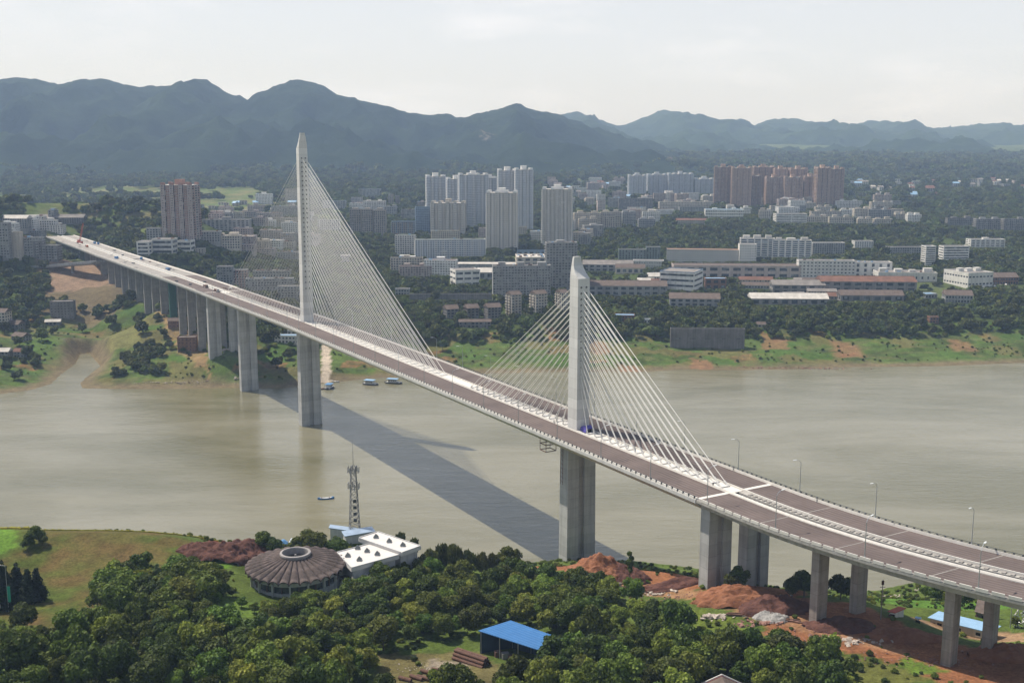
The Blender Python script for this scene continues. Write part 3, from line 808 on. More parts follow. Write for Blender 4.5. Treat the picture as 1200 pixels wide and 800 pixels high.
for s in [x for x in range(-165, 640, 33)]:
    for sgn in (-1, 1):
        ss = s + (0 if sgn < 0 else 9)
        if abs(ss - S1) < 5 or abs(ss) < 4: ss += 9
        c, d, nv = frame(ss, sgn * (HW - .8)); v = nv * -sgn; yaw = math.atan2(v[1], v[0]) - PI / 2
        o = lamp0 if not used else copy_tree(lamp0); used = True
        o.location = (c[0], c[1], D + .5); o.rotation_euler = (0, 0, yaw)
        where = 'near the far pylon' if ss < 120 else ('by the near pylon' if ss < 400 else 'on the right approach')
        edge = 'near' if sgn < 0 else 'far'
        if ss < 0: key, txt = 'l', 'left of the far pylon'; num = int((-ss) // 33)
        elif ss < S1 / 2: key, txt = 'm', 'right of the far pylon'; num = int(ss // 33)
        elif ss < S1: key, txt = 'n', 'left of the near pylon'; num = int((S1 - ss) // 33)
        else: key, txt = 'r', 'right of the near pylon'; num = int((ss - S1) // 33)
        tag(o, '%s lamp post %s on the %s bridge edge' % (['first', 'second', 'third', 'fourth', 'fifth', 'sixth', 'seventh', 'eighth', 'ninth'][min(8, num)], txt, edge), 'street lamp', 'lamp posts along the bridge edges')
# ------------------------------------------------------------------ buildings
W_white = mat('white_render_wall', (.68, .66, .62), .85, .12, .12, .1, 1.0, streak=.25, rnd=.18)
W_cream = mat('cream_render_wall', (.54, .49, .42), .88, .14, .12, .1, 1.0, streak=.3, rnd=.18)
W_beige = mat('beige_tile_wall', (.36, .32, .27), .88, .12, .12, .1, 1.0, streak=.3, rnd=.18)
W_grey = mat('grey_render_wall', (.33, .33, .325), .9, .2, .12, .1, 1.0, streak=.4, rnd=.18)
W_dgrey = mat('dark_weathered_wall', (.20, .19, .18), .9, .25, .12, .1, 1.0, streak=.4, rnd=.18)
W_pink = mat('pinkish_grey_wall', (.46, .39, .36), .88, .12, .12, .1, 1.0, streak=.25, rnd=.18)
W_red = mat('red_tile_wall', (.34, .20, .16), .88, .15, .12, .1, 1.0, streak=.25, rnd=.18)
W_brown = mat('brown_tile_wall', (.42, .30, .24), .88, .12, .1, .1, 1.0, streak=.2, rnd=.18)
W_brick = mat('brick_wall', (.22, .12, .08), .92, .25, .5, .3, 2.0, streak=.3)
W_green = mat('greenish_grey_wall', (.17, .21, .19), .9, .2, .15, .1, 1.0, streak=.4)
W_blue = mat('pale_blue_wall', (.24, .32, .42), .85, .15, .15, .1, 1.0, streak=.3)
R_flat = mat('grey_flat_roof', (.22, .20, .185), .95, .35, .12, .2, 1.0)
R_pale = mat('pale_flat_roof', (.50, .47, .43), .92, .25, .15, .15, 1.0)
R_tile = mat('brown_tile_roof', (.13, .10, .085), .95, .3, .3, .4, 2.0)
R_red = mat('red_brown_roof', (.165, .085, .06), .9, .35, .12, .3, 2.0)
R_blue = mat('blue_sheet_roof', (.10, .23, .42), .5, .12, .2, .05, 2.0)
R_pblue = mat('pale_blue_sheet_roof', (.26, .42, .60), .5, .12, .3, .05, 2.0)
R_orange = mat('orange_edge_roof', (.46, .32, .24), .8, .2, .2)
R_green = mat('roof_garden', (.06, .09, .03), .95, .4, .4, .6, 2)
G_dark = glass_mat('dark_glazing')
G_blue = glass_mat('bluish_glazing', (.04, .07, .11), (.2, .26, .32))
G_pale = glass_mat('curtained_glazing', (.05, .055, .06), (.4, .4, .38), p=.5)

BL = []
def facade(wall, ax, w, h, y, flip, bay, fl, sp=.45, pier=.35, dep=.35, base=0.0, skipcols=()):
    """spandrel bands and piers standing proud of the glazing on one side; ax 0: side along x at y, ax 1: side along y at x"""
    nfl = max(1, int(round(h / fl))); fh = h / nfl; nb = max(1, int(round(w / bay))); bw = w / nb
    o0, o1 = (y, y + dep * flip) if flip > 0 else (y - dep, y)
    def bx(a0, a1, z0, z1, e=0.0):
        q0, q1 = (o0, o1 + e) if flip > 0 else (o0 - e, o1)
        if ax == 0: wall.box(a0, q0, z0, a1, q1, z1, 0, 'b' if False else '')
        else: wall.box(q0, a0, z0, q1, a1, z1)
    for i in range(nfl + 1):
        z0 = i * fh - (sp * fh) * .5; z1 = z0 + sp * fh
        bx(-w / 2, w / 2, max(0, z0), min(h, z1))
    for j in range(nb + 1):
        c = -w / 2 + j * bw
        bx(max(-w / 2, c - pier * bw / 2), min(w / 2, c + pier * bw / 2), 0, h, .04)
    return nfl, fh, nb, bw

def building(px0, px1, yt, yb, dep=12, yaw=0.0, label='', cat='building', group=None, name='apartment_building', wall=W_cream, glass=G_dark, roof=R_flat,
             bay=3.4, fl=3.0, sp=.45, pier=.4, style='flat', balc=0, pent=0, endblank=False, roofkit=0, zoff=0.0, cap=None, sides=True):
    """px0..px1 and yt..yb: the building's outline in the photograph, read as a place on the ground and a height"""
    rd = random.Random(int(px0 * 7 + yt * 13 + yb))
    x, y, z = hit((px0 + px1) / 2, yb)
    k = y * 1.02 / FPX
    tot = (px1 - px0) * k
    ya = math.radians(yaw)
    view = math.atan2(x, y)
    va = abs(ya + view) if True else 0
    w = max(3.0, (tot - dep * abs(math.sin(ya + view))) / max(.3, math.cos(ya + view)))
    # height so that the top of the front face meets yt
    top = unY(0, yt, y)[2] if False else CAM_Z + ray(600, yt)[2] / ray(600, yt)[1] * y
    h = max(3.0, top - z + zoff)
    cx = x + math.sin(-ya) * -0 + 0; cy = y + dep / 2 * math.cos(ya)
    zg = min(hz(cx - w * .4, cy), hz(cx + w * .4, cy), z)
    sink = max(0.5, z - zg + 1.0)
    r = empty(name, (cx, cy, z), ya, label, cat, group)
    BL.append((px0, px1, yt, yb, y, cx, cy, w, dep, ya))
    W = MB(); Gm = MB()
    hw, hd = w / 2, dep / 2
    dd = .35
    Gm.box(-hw + dd, -hd + dd, -sink, hw - dd, hd - dd, h - .05)
    if style in ('flat', 'gable'):
        for (ax, L, off, fp) in ((0, w, -hd + dd, -1), (0, w, hd - dd, 1), (1, dep, -hw + dd, -1), (1, dep, hw - dd, 1)):
            if ax == 1 and endblank:
                q = (-hw, -hd, -sink, -hw + dd, hd, h) if fp < 0 else (hw - dd, -hd, -sink, hw, hd, h)
                W.box(*q); continue
            Lx = L if ax == 0 else L - 2 * dd - .02
            facade(W, ax, Lx, h, off, fp, bay, fl, sp, pier, dd)
        W.box(-hw, -hd, -sink, hw, hd, .02)
    W.build('wall', wall, r)
    tag(Gm.build('window', glass, r), kind='stuff')
    # balconies
    if balc:
        B = MB(); nfl = max(1, int(round(h / fl))); fh = h / nfl; nb = max(1, int(round(w / bay))); bw = w / nb
        for j in range(nb):
            if j % balc != balc - 1: continue
            for i in range(1, nfl):
                c = -hw + (j + .5) * bw
                B.box(c - bw * .48, -hd - 1.25, i * fh - .1, c + bw * .48, -hd + .02, i * fh + .95)
        nb2 = max(1, int(round(dep / bay)))
        if sides and not endblank:
            for j in range(nb2):
                if j % 2 != 1: continue
                c = -hd + (j + .5) * dep / nb2
                for i in range(1, nfl):
                    for q in (-1, 1):
                        x0, x1 = sorted((q * (hw - .02), q * (hw + 1.2)))
                        B.box(x0, c - 1.5, i * fh - .1, x1, c + 1.5, i * fh + .95)
        if B.f: tag(B.build('balcony', cap or wall, r), kind='stuff')
    # roof
    R = MB()
    if style == 'gable':
        e = .7; rh = min(dep * .28, 5)
        vs = [(-hw - e, -hd - e, h), (hw + e, -hd - e, h), (hw + e, hd + e, h), (-hw - e, hd + e, h), (-hw - e, 0, h + rh), (hw + e, 0, h + rh)]
        R.mesh(vs, [(0, 1, 5, 4), (2, 3, 4, 5), (1, 2, 5), (3, 0, 4), (3, 2, 1, 0)])
        # ridge and seams
        R.box(-hw - e, -.25, h + rh - .15, hw + e, .25, h + rh + .12)
        n = int((2 * hw) // 6)
        for i in range(1, n):
            xx = -hw + i * 2 * hw / n
            R.mesh([(xx - .12, -hd - e, h + .06), (xx + .12, -hd - e, h + .06), (xx + .12, 0, h + rh + .06), (xx - .12, 0, h + rh + .06), (xx - .12, -hd - e, h), (xx + .12, -hd - e, h)], [(0, 1, 2, 3), (4, 5, 1, 0)])
        R.build('roof', roof, r)
    else:
        R.box(-hw + .4, -hd + .4, h - .04, hw - .4, hd - .4, h + .1)
        R.build('roof', roof, r)
        P = MB()
        ph = .9
        for q in ((-hw - .1, -hd - .1, hw + .1, -hd + .3), (-hw - .1, hd - .3, hw + .1, hd + .1), (-hw - .1, -hd + .3, -hw + .3, hd - .3), (hw - .3, -hd + .3, hw + .1, hd - .3)):
            P.box(q[0], q[1], h + .003, q[2], q[3], h + ph)
        P.build('parapet', cap or wall, r)
        if pent:
            for i in range(pent):
                c = -hw + (i + .5) * w / pent + rd.uniform(-1, 1)
                s_ = min(rd.uniform(3.5, 6), w / pent * .45, dep * .4)
                Q = MB(); ht = rd.uniform(2.6, 4.6)
                Q.box(c - s_, -s_ * .6, h + .1, c + s_, s_ * .7, h + ht); Q.box(c - s_ - .3, -s_ * .6 - .3, h + ht, c + s_ + .3, s_ * .7 + .3, h + ht + .25)
                Q.build('stair_house', cap or wall, r)
        for i in range(roofkit):
            c = rd.uniform(-hw * .85, hw * .85); v = rd.uniform(-hd * .6, hd * .5); a = rd.uniform(.8, 2.2)
            Q = MB(); Q.box(c - a, v - a * .6, h + .1, c + a, v + a * .7, h + rd.uniform(1, 2.4))
            Q.build('roof_shed', [R_pale, R_tile, R_pblue, W_brick][rd.randrange(4)], r)
    return r, (cx, cy, z, w, dep, h, ya)

def tower(px0, px1, yt, yb, dep=24, yaw=0, label='', group=None, wall=W_cream, glass=G_dark, crown=None, fins=True, name='apartment_tower', bay=3.3, blue=False, floors=None):
    """residential high-rise: stepped plan with projecting bays, balcony stacks and a crowned roof"""
    x, y, z = hit((px0 + px1) / 2, yb)
    k = y * 1.02 / FPX; w = (px1 - px0) * k * .96; ya = math.radians(yaw)
    top = CAM_Z + ray(600, yt)[2] / ray(600, yt)[1] * y; h = top - z
    r = empty(name, (x, y + dep / 2, z), ya, label, 'apartment tower', group)
    BL.append((px0, px1, yt, yb, y, x, y + dep / 2, w, dep, ya))
    hw, hd = w / 2, dep / 2
    nfl = max(6, int(round(h / 3.0))); fh = h / nfl
    nb = max(3, int(round(w / 7.5))); nb += 1 - nb % 2
    bw = w / nb
    core = MB(); W = MB(); Bc = MB(); accent = MB()
    core.box(-hw + 2.2, -hd + 2.2, -4, hw - 2.2, hd - 2.2, h)
    tag(core.build('recessed_core', glass, r), kind='stuff')
    gl = MB()
    for j in range(nb):
        a0 = -hw + j * bw; a1 = a0 + bw; c = (a0 + a1) / 2
        out = (j % 2 == 0)
        f = -hd if out else -hd + 1.6
        m_ = bw * .06
        # glazing volume
        gl.box(a0 + m_ + .3, f + .35, -4, a1 - m_ - .3, hd - .35 if out else hd - 2, h - .02 - (0 if out else .4))
        for q, sg in ((f, 1), ((hd if out else hd - 1.6), -1)):
            # spandrels
            for i in range(nfl + 1):
                z0 = max(0, i * fh - .55); z1 = min(h, i * fh + .75)
                y0, y1 = sorted((q, q + sg * .35)); W.box(a0 + m_, y0, z0, a1 - m_, y1, z1)
            y0, y1 = sorted((q - sg * .05, q + sg * .4))
            for cc, ww in ((a0 + m_ + .55, .55), (a1 - m_ - .55, .55), (c, .5 if out else .9)):
                W.box(cc - ww, y0, -3, cc + ww, y1, h)
        if not out:
            for i in range(1, nfl):
                Bc.box(a0 + m_ * 2, f - 1.1, i * fh - .12, a1 - m_ * 2, f - .06, i * fh + .85)
    ns = max(2, int(dep / 7)); sw = dep / ns
    for j in range(ns):
        c0 = -hd + j * sw; 
        for sg in (-1, 1):
            x0, x1 = sorted((sg * hw, sg * (hw - .35)))
            for i in range(nfl + 1):
                W.box(x0, c0 + .8, max(0, i * fh - .55), x1, c0 + sw - .8, min(h, i * fh + .75))
            xa, xb = sorted((sg * (hw + .05), sg * (hw - .4)))
            W.box(xa, c0, -3, xb, c0 + 1.9, h)
            if j % 2 == 0:
                for i in range(1, nfl):
                    xa, xb = sorted((sg * (hw + .06), sg * (hw + 1.1))); Bc.box(xa, c0 + 2.2, i * fh - .12, xb, c0 + sw - .9, i * fh + .85)
    W.build('wall', wall, r); tag(gl.build('window', glass, r), kind='stuff'); tag(Bc.build('balcony', crown or wall, r), kind='stuff')
    R = MB(); R.box(-hw + .5, -hd + .5, h - .01, hw - .5, hd - .5, h + .25); R.build('roof', R_pale, r)
    Cn = MB()
    for j in range(nb):
        if j % 2 == 0:
            c = -hw + (j + .5) * bw; Cn.box(c - bw * .42, -hd, h + .25, c + bw * .42, -hd + 3.5, h + 3.2)
            Cn.box(c - bw * .42, hd - 3.5, h + .25, c + bw * .42, hd, h + 3.2)
    Cn.build('roof_turret', crown or wall, r)
    Q = MB(); Q.box(-min(5, hw * .3), -4, h + .25, min(5, hw * .3), 5, h + 6.5); Q.box(-min(5, hw * .3) - .5, -4.5, h + 6.5, min(5, hw * .3) + .5, 5.5, h + 6.9); Q.build('lift_house', crown or wall, r)
    return r

W_twhite = mat('tower_white_wall', (.76, .75, .73), .85, .08, .05, .05, 1.0, streak=.12)
W_tgrey = mat('tower_blue_grey_wall', (.56, .58, .61), .85, .08, .05, .05, 1.0, streak=.12)
W_tbeige = mat('tower_beige_wall', (.66, .62, .55), .85, .08, .05, .05, 1.0, streak=.15)
gt = 'white apartment towers of the high-rise cluster'
tower(499, 522, 207, 262, 20, 12, 'bluish-white tower at the left end of the rear row of the high-rise cluster', gt, W_tgrey, G_blue, W_twhite)
tower(523, 546, 210, 264, 20, 12, 'bluish-white tower second from left in the rear row, joined roofs in steps', gt, W_tgrey, G_blue, W_twhite)
tower(537, 572, 205, 268, 22, 10, 'tall blue-grey tower directly behind the beige mid-height tower', gt, W_tgrey, G_blue, W_twhite)
tower(566, 582, 209, 262, 18, 10, 'slim pale tower in the gap behind the cream tower with crown', gt, W_tgrey, G_blue, W_twhite)
tower(583, 606, 200, 268, 20, 8, 'highest white tower with a box-like lift house, rear row', gt, W_tgrey, G_blue, W_twhite)
tower(603, 624, 199, 270, 20, 8, 'tall white tower at the right end of the rear row of the cluster', gt, W_tgrey, G_blue, W_twhite)
tower(505, 546, 238, 278, 22, -6, 'beige mid-height tower with flat top in front of the rear row', gt, W_tbeige, G_dark, W_cream)
tower(570, 607, 226, 297, 26, -4, 'cream tower with a domed crown and white balconies standing among trees', gt, W_tbeige, G_dark, W_twhite)
tower(635, 671, 222, 292, 26, -4, 'cream crowned tower standing alone right of the cluster', gt, W_tbeige, G_dark, W_twhite)
gb = 'brown apartment towers on the right horizon'
for i, (a, b, t, bs, lb) in enumerate([(837, 857, 196, 242, 'brown tower at the far left end of the brown estate'), (857, 880, 197, 244, 'brown tower second from left in the rear row of the brown estate'), (882, 906, 196, 240, 'brown tower of the rear row, third from the left'),
                                       (906, 922, 198, 240, 'narrow brown tower in the middle of the rear row'), (924, 945, 198, 240, 'brown tower of the rear row left of the gap'), (955, 971, 197, 245, 'tall brown tower, left half of the pair at the right end'), (971, 988, 198, 245, 'tall brown tower, right half of the pair at the right end'),
                                       (866, 892, 206, 243, 'lower brown tower in front, leftmost of the front row'), (897, 917, 208, 241, 'lower brown tower in the front row, second from left'), (918, 940, 208, 241, 'lower brown tower in the front row, third from left'), (941, 957, 207, 241, 'lower brown tower in the front row, rightmost')]):
    tower(a, b, t, bs, 22, (i * 37) % 17 - 8, lb, gb, W_brown, G_dark, W_brown)
gm = 'hazy blue-grey towers at the foot of the mountains'
for a, b, t, bs, lb in [(736, 757, 206, 232, 'hazy grey slab tower at the left of the distant row'), (758, 781, 205, 232, 'hazy grey slab tower in the middle of the distant row'), (782, 812, 204, 232, 'hazy bluish slab tower right of the middle in the distant row'), (814, 836, 210, 231, 'faint low tower beside the brown estate in the haze')]:
    tower(a, b, t, bs, 20, 5, lb, gm, W_tgrey, G_blue, W_tgrey)
tower(191, 230, 217, 280, 26, -8, 'reddish-grey high-rise standing alone behind the left approach viaduct', None, W_pink, G_pale, W_red)

ga = 'apartment slabs of the far town'
def B(*a, **k): return building(*a, **k)
B(463, 487, 276, 303, 12, -8, 'white-balconied end block of the long slab left of the high-rises', group=ga, wall=W_white, balc=2, glass=G_dark, roof=R_green, roofkit=3)
B(487, 568, 281, 305, 13, 6, 'long grey slab with dark blue balconies and a planted roof below the high-rises', group=ga, wall=W_tgrey, balc=3, glass=G_blue, roof=R_green, roofkit=6, cap=W_white)
B(506, 538, 271, 285, 12, 4, 'low stepped block showing over the long blue-balcony slab', group=ga, wall=W_cream, roof=R_green, roofkit=3, balc=2)
B(487, 504, 243, 276, 12, 8, 'blue-sided ten-storey slab left of the beige tower', group=ga, wall=W_blue, balc=2, glass=G_blue)
B(410, 424, 246, 277, 12, -5, 'beige slab behind the cables, leftmost of three', group=ga, wall=W_beige, pent=1)
B(424, 438, 246, 278, 12, -5, 'beige slab behind the cables, middle of three', group=ga, wall=W_beige, pent=1)
B(438, 453, 247, 279, 12, -5, 'beige slab behind the cables, rightmost of three', group=ga, wall=W_beige, pent=1)
B(459, 486, 260, 277, 12, 4, 'low blue-striped slab between the beige slabs and the blue one', group=ga, wall=W_beige, glass=G_blue, balc=3, cap=W_blue)
B(455, 461, 228, 241, 10, 0, 'small yellowish block on the slope, left one of a pair', group=ga, wall=W_beige)
B(463, 468, 230, 241, 10, 0, 'small yellowish block on the slope, right one of a pair', group=ga, wall=W_beige)
B(577, 645, 312, 353, 14, 4, 'weathered grey nine-storey slab with a white end wall', group=ga, wall=W_grey, balc=2, glass=G_pale, roofkit=10, pent=3, endblank=True, cap=W_grey)
B(639, 676, 285, 345, 15, 4, 'taller weathered grey block just behind the near pylon', group=ga, wall=W_grey, balc=2, glass=G_pale, pent=1, roofkit=6, cap=W_grey)
B(593, 611, 345, 372, 12, 30, 'small white-balconied walk-up block, leftmost of three below the grey slab', group=ga, wall=W_cream, balc=2, style='gable', roof=R_tile)
B(621, 641, 344, 371, 12, 30, 'small white-balconied walk-up block, middle of three below the grey slab', group=ga, wall=W_cream, balc=2, style='gable', roof=R_tile)
B(651, 666, 343, 366, 12, 30, 'small walk-up block half hidden by the near pylon cables', group=ga, wall=W_cream, balc=2, style='gable', roof=R_tile)
for i, (a, b, t, bs) in enumerate([(519, 537, 362, 376), (543, 561, 361, 375), (567, 587, 360, 376)]):
    B(a, b, t, bs, 13, 20, ['brown-roofed villa, leftmost of three among trees below the factory', 'brown-roofed villa, middle of three among trees below the factory', 'brown-roofed villa, rightmost of three beside the grey slab'][i], cat='house', name='villa', group='brown-roofed villas', wall=W_dgrey, style='gable', roof=R_tile, bay=4)
B(538, 575, 377, 385, 8, 3, 'long low dark-roofed shed in the trees below the villas', cat='shed', name='long_shed', wall=W_dgrey, style='gable', roof=R_tile, bay=4)
B(463, 480, 339, 346, 8, 0, 'small flat white-roofed shed among trees right of the cables', cat='shed', name='flat_shed', wall=W_grey, roof=R_pale)
B(480, 580, 345, 352, 3, 2, 'long grey retaining wall below the factory', cat='wall', name='retaining_wall', wall=W_dgrey, roof=R_flat, bay=8, pier=.2, sp=.9)
B(527, 562, 317, 336, 26, 18, 'white flat-roofed factory hall with a red ground floor', cat='factory', name='factory_hall', wall=W_white, fl=6, bay=12, sp=.6, pier=.2)
B(500, 530, 311, 320, 20, 10, 'low white hall with an orange-edged roof left of the factory', cat='factory', name='factory_hall', wall=W_white, roof=R_orange, fl=6, bay=8)
B(530, 606, 310, 318, 30, -2, 'long grey hall with a pale weathered roof behind the grey slab', cat='factory', name='factory_hall', wall=W_grey, roof=R_pale, fl=8, bay=14, sp=.7)
B(560, 606, 319, 328, 20, 2, 'hall with a light metal roof left of the grey slab', cat='factory', name='factory_hall', wall=W_grey, roof=R_pale, style='gable', fl=7, bay=10)
B(604, 640, 302, 322, 46, 2, 'cluttered flat roofs of a workshop behind the grey slab', cat='workshop', name='workshop', wall=W_cream, roof=R_pale, roofkit=12, fl=6, bay=9)
B(606, 640, 294, 300, 12, 0, 'blue-walled low shed behind the workshop roofs', cat='shed', name='low_shed', wall=W_blue, roof=R_flat, fl=5, bay=9)
# middle: slabs in front of the wood
for i, (a, b, t, bs, w_) in enumerate([(672, 704, 250, 270, W_cream), (678, 700, 257, 274, W_cream), (704, 728, 249, 270, W_cream), (728, 745, 249, 266, W_grey), (748, 768, 257, 268, W_grey), (745, 768, 247, 258, W_cream)]):
    B(a, b, t, bs, 12, 8 - 5 * (i % 3), ['cream slab right of the lone crowned tower, rear one', 'cream slab right of the lone crowned tower, front one', 'cream six-storey slab with arched gables in the middle of the town', 'grey slab beside the wood, left one', 'low grey slab beside the wood, right one', 'cream slab half hidden behind the wood'][i], group=ga, wall=w_, balc=2, pent=2, roofkit=2)
B(773, 835, 237, 248, 13, 4, 'long cream slab with red roof edges in front of the hazy towers', group=ga, wall=W_cream, balc=2, pent=4)
B(766, 793, 227, 238, 13, 0, 'low pink slab in front of the hazy towers', group=ga, wall=W_pink)
B(725, 765, 233, 248, 13, 0, 'low brown slab row left of the pink slab', group=ga, wall=W_dgrey, roof=R_tile)
B(827, 872, 246, 256, 24, -4, 'white building with pale blue stepped roofs below the brown estate', cat='factory', name='factory_hall', wall=W_white, roof=R_pblue, pent=2, fl=5)
B(796, 826, 243, 249, 12, 3, 'small grey building left of the blue-stepped roofs', group=ga, wall=W_grey)
B(793, 828, 258, 263, 12, -3, 'low house row with bright red roof in the wood', cat='house', name='house_row', wall=W_cream, roof=R_red, style='gable')
B(908, 946, 251, 263, 20, 4, 'white round-fronted building with striped floors in the middle distance', cat='building', name='striped_building', wall=W_white, sp=.6, pier=.05, bay=30)
lst = [(890, 905, 247, 258, W_cream), (900, 942, 231, 240, W_cream), (875, 898, 234, 241, W_cream), (943, 968, 238, 245, W_cream), (950, 985, 248, 256, W_cream), (946, 972, 254, 262, W_cream), (972, 1000, 255, 263, W_cream), (980, 1010, 236, 246, W_white), (1000, 1020, 245, 258, W_cream), (1020, 1045, 237, 246, W_cream),
       (1018, 1044, 246, 258, W_grey), (1005, 1022, 257, 263, W_cream), (1024, 1046, 257, 263, W_cream), (1048, 1063, 251, 258, W_cream), (1062, 1080, 252, 261, W_white), (985, 1002, 246, 255, W_white), (930, 945, 241, 249, W_grey), (955, 975, 243, 250, W_cream)]
for i, (a, b, t, bs, w_) in enumerate(lst):
    B(a, b, t, bs, 11, (i * 23) % 19 - 9, 'cream low-rise block packed in the town below the brown towers', group='low-rise blocks below the brown towers', wall=w_, balc=2 if i % 2 else 0, pent=2, roofkit=1, glass=G_dark)
B(1110, 1142, 256, 266, 12, 0, 'dark slab at the right, set back behind the long dark one', group=ga, wall=W_dgrey, pent=2)
B(1143, 1175, 257, 272, 12, 2, 'long dark slab with grey stair strips at the right edge, left half', group=ga, wall=W_dgrey, balc=3, pent=2, cap=W_grey)
B(1176, 1215, 257, 273, 12, 2, 'long dark slab at the right edge of the picture, right half', group=ga, wall=W_dgrey, balc=3, pent=1, cap=W_grey)
# industrial belt
gi = 'institute and factory buildings behind the right bank'
B(866, 887, 287, 311, 16, -4, 'white five-storey block with rows of small reddish windows', group=gi, wall=W_white, bay=3.2, fl=3.6, sp=.6, pier=.55)
B(868, 908, 280, 306, 16, -6, 'big white institute block with blue window bands, left wing', group=gi, wall=W_white, glass=G_blue, bay=9, sp=.4, pier=.2, pent=3)
B(905, 951, 282, 306, 16, -6, 'big white institute block with dark window bands, right wing', group=gi, wall=W_white, glass=G_blue, bay=9, sp=.4, pier=.25, pent=3, roofkit=3)
B(951, 990, 285, 300, 14, 3, 'grey four-storey building behind trees right of the institute', group=gi, wall=W_grey, cap=W_white)
B(1000, 1024, 283, 292, 14, 3, 'pale low building peeping over the trees', group=gi, wall=W_white, glass=G_blue)
B(783, 880, 293, 309, 14, -7, 'long white three-storey building with an orange-edged roof', group=gi, wall=W_white, roof=R_orange, sp=.55, pier=.45, endblank=False, cap=R_orange)
B(936, 1002, 306, 326, 16, -4, 'long white four-storey building with rows of dark windows', group=gi, wall=W_white, sp=.62, pier=.5, bay=4.6, fl=4, roof=R_flat, roofkit=3)
B(1000, 1046, 308, 326, 18, -3, 'white hall with three tall windows beside the long white building', group=gi, wall=W_white, sp=.35, pier=.65, bay=9, fl=6, roofkit=3)
B(1040, 1082, 290, 298, 14, 2, 'long dark-windowed wing left of the blue-white stair tower', group=gi, wall=W_grey)
B(1081, 1097, 289, 314, 14, 6, 'narrow striped block with a pale blue-white stair tower', group=gi, wall=W_white, sp=.55, pier=.08, bay=20, cap=W_twhite)
B(1103, 1136, 289, 307, 16, 4, 'striped white office with open ground floor', group=gi, wall=W_white, sp=.5, pier=.05, bay=30, fl=3.6)
B(1136, 1178, 281, 292, 18, 2, 'pale two-storey block with a blue rooftop box in the trees', group=gi, wall=W_white, sp=.5, pier=.3, bay=8, pent=1)
B(1029, 1100, 320, 332, 30, -5, 'low white factory with square openings and a cluttered roof', group=gi, wall=W_white, sp=.72, pier=.7, bay=7, fl=8, pent=4, roofkit=6)
B(1115, 1169, 320, 337, 44, 18, 'big white factory with a long blank side over a row of dark bays', group=gi, wall=W_white, sp=.78, pier=.3, bay=5, fl=10, roof=R_flat, pent=3)
B(725, 757, 293, 309, 14, -2, 'streaked greenish-grey block at the edge of the wood', group=gi, wall=W_green, sp=.3, pier=.6, bay=4)
B(757, 774, 290, 309, 14, -2, 'taller stained bay at the right of the greenish-grey block', group=gi, wall=W_green, sp=.3, pier=.6, bay=4)
B(743, 778, 306, 314, 16, -6, 'small white building with a curved corner above the slanted factory', group=gi, wall=W_white, sp=.8, fl=5)
B(776, 826, 319, 344, 40, -24, 'big white slanted factory with three dark window bands and a pale blue cornice', group=gi, wall=W_white, sp=.62, pier=.04, bay=40, fl=7, cap=W_blue, glass=G_dark)
B(790, 938, 312, 327, 30, -3, 'very long pinkish-grey assembly hall with wide windows', group=gi, wall=W_pink, sp=.5, pier=.35, bay=14, fl=9, roof=R_tile)
B(684, 742, 310, 319, 24, -4, 'long grey shed with a pale roof edge behind the near pylon', cat='shed', name='long_shed', wall=W_grey, style='gable', roof=R_flat, fl=6, bay=8)
B(722, 756, 314, 321, 16, -4, 'small saw-roofed workshop with a white gable', cat='workshop', name='workshop', wall=W_cream, style='gable', roof=R_tile, fl=5, bay=8)
B(690, 782, 335, 347, 26, -3, 'long workshop with a wide brown tiled roof and grey wall right of the near pylon', cat='workshop', name='workshop', wall=W_grey, style='gable', roof=R_tile, fl=6, bay=9)
B(826, 852, 327, 340, 14, -3, 'low shed with a bright blue-white canopy roof', cat='shed', name='low_shed', wall=W_brick, roof=R_pblue, fl=6, bay=8)
B(786, 845, 350, 360, 24, -6, 'sagging dark-roofed sheds with white verge boards among trees', cat='shed', name='tiled_shed', wall=W_grey, style='gable', roof=R_tile, fl=5, bay=8)
B(905, 968, 334, 345, 22, -3, 'long dark shed with a pale roof strip, upper one', cat='shed', name='long_shed', wall=W_dgrey, style='gable', roof=R_flat, fl=6, bay=10)
B(880, 972, 350, 358, 24, -3, 'long shed with broad white roof strips, lower one by the trees', cat='shed', name='long_shed', wall=W_dgrey, style='gable', roof=R_pale, fl=6, bay=10)
B(962, 1075, 330, 343, 30, -3, 'long red-brown roofed workshop in front of the white factory', cat='workshop', name='workshop', wall=W_dgrey, style='gable', roof=R_red, fl=6, bay=12)
B(985, 1060, 346, 354, 20, -3, 'dark low shed below the red-brown roof', cat='shed', name='long_shed', wall=W_dgrey, style='gable', roof=R_tile, fl=6, bay=12)
B(1080, 1100, 345, 350, 14, 10, 'little shed with blue sheets beside the big tree', cat='shed', name='low_shed', wall=W_grey, roof=R_pblue, fl=5)
B(1108, 1142, 346, 356, 18, -8, 'dark gabled workshop with a pale curved eave at the right', cat='workshop', name='workshop', wall=W_grey, style='gable', roof=R_tile, fl=5)
B(1150, 1195, 325, 334, 20, 4, 'brown sheds with small windows right of the big white factory', cat='shed', name='long_shed', wall=W_brick, style='gable', roof=R_tile, fl=5)
B(721, 744, 370, 380, 12, -6, 'small brick house with a pale blue roof strip on the wooded bank', cat='house', name='small_house', wall=W_brick, roof=R_pblue)
B(754, 763, 375, 379, 6, 0, 'tiny white hut in the trees above the bank', cat='hut', name='hut', wall=W_white, roof=R_pblue)
B(1088, 1101, 372, 382, 8, 0, 'small brown pump house on the wooded bank', cat='hut', name='pump_house', wall=W_brick, roof=R_flat)
B(887, 898, 380, 385, 8, 0, 'tiny ochre hut in the bank trees', cat='hut', name='hut', wall=W_cream, roof=R_tile, style='gable')
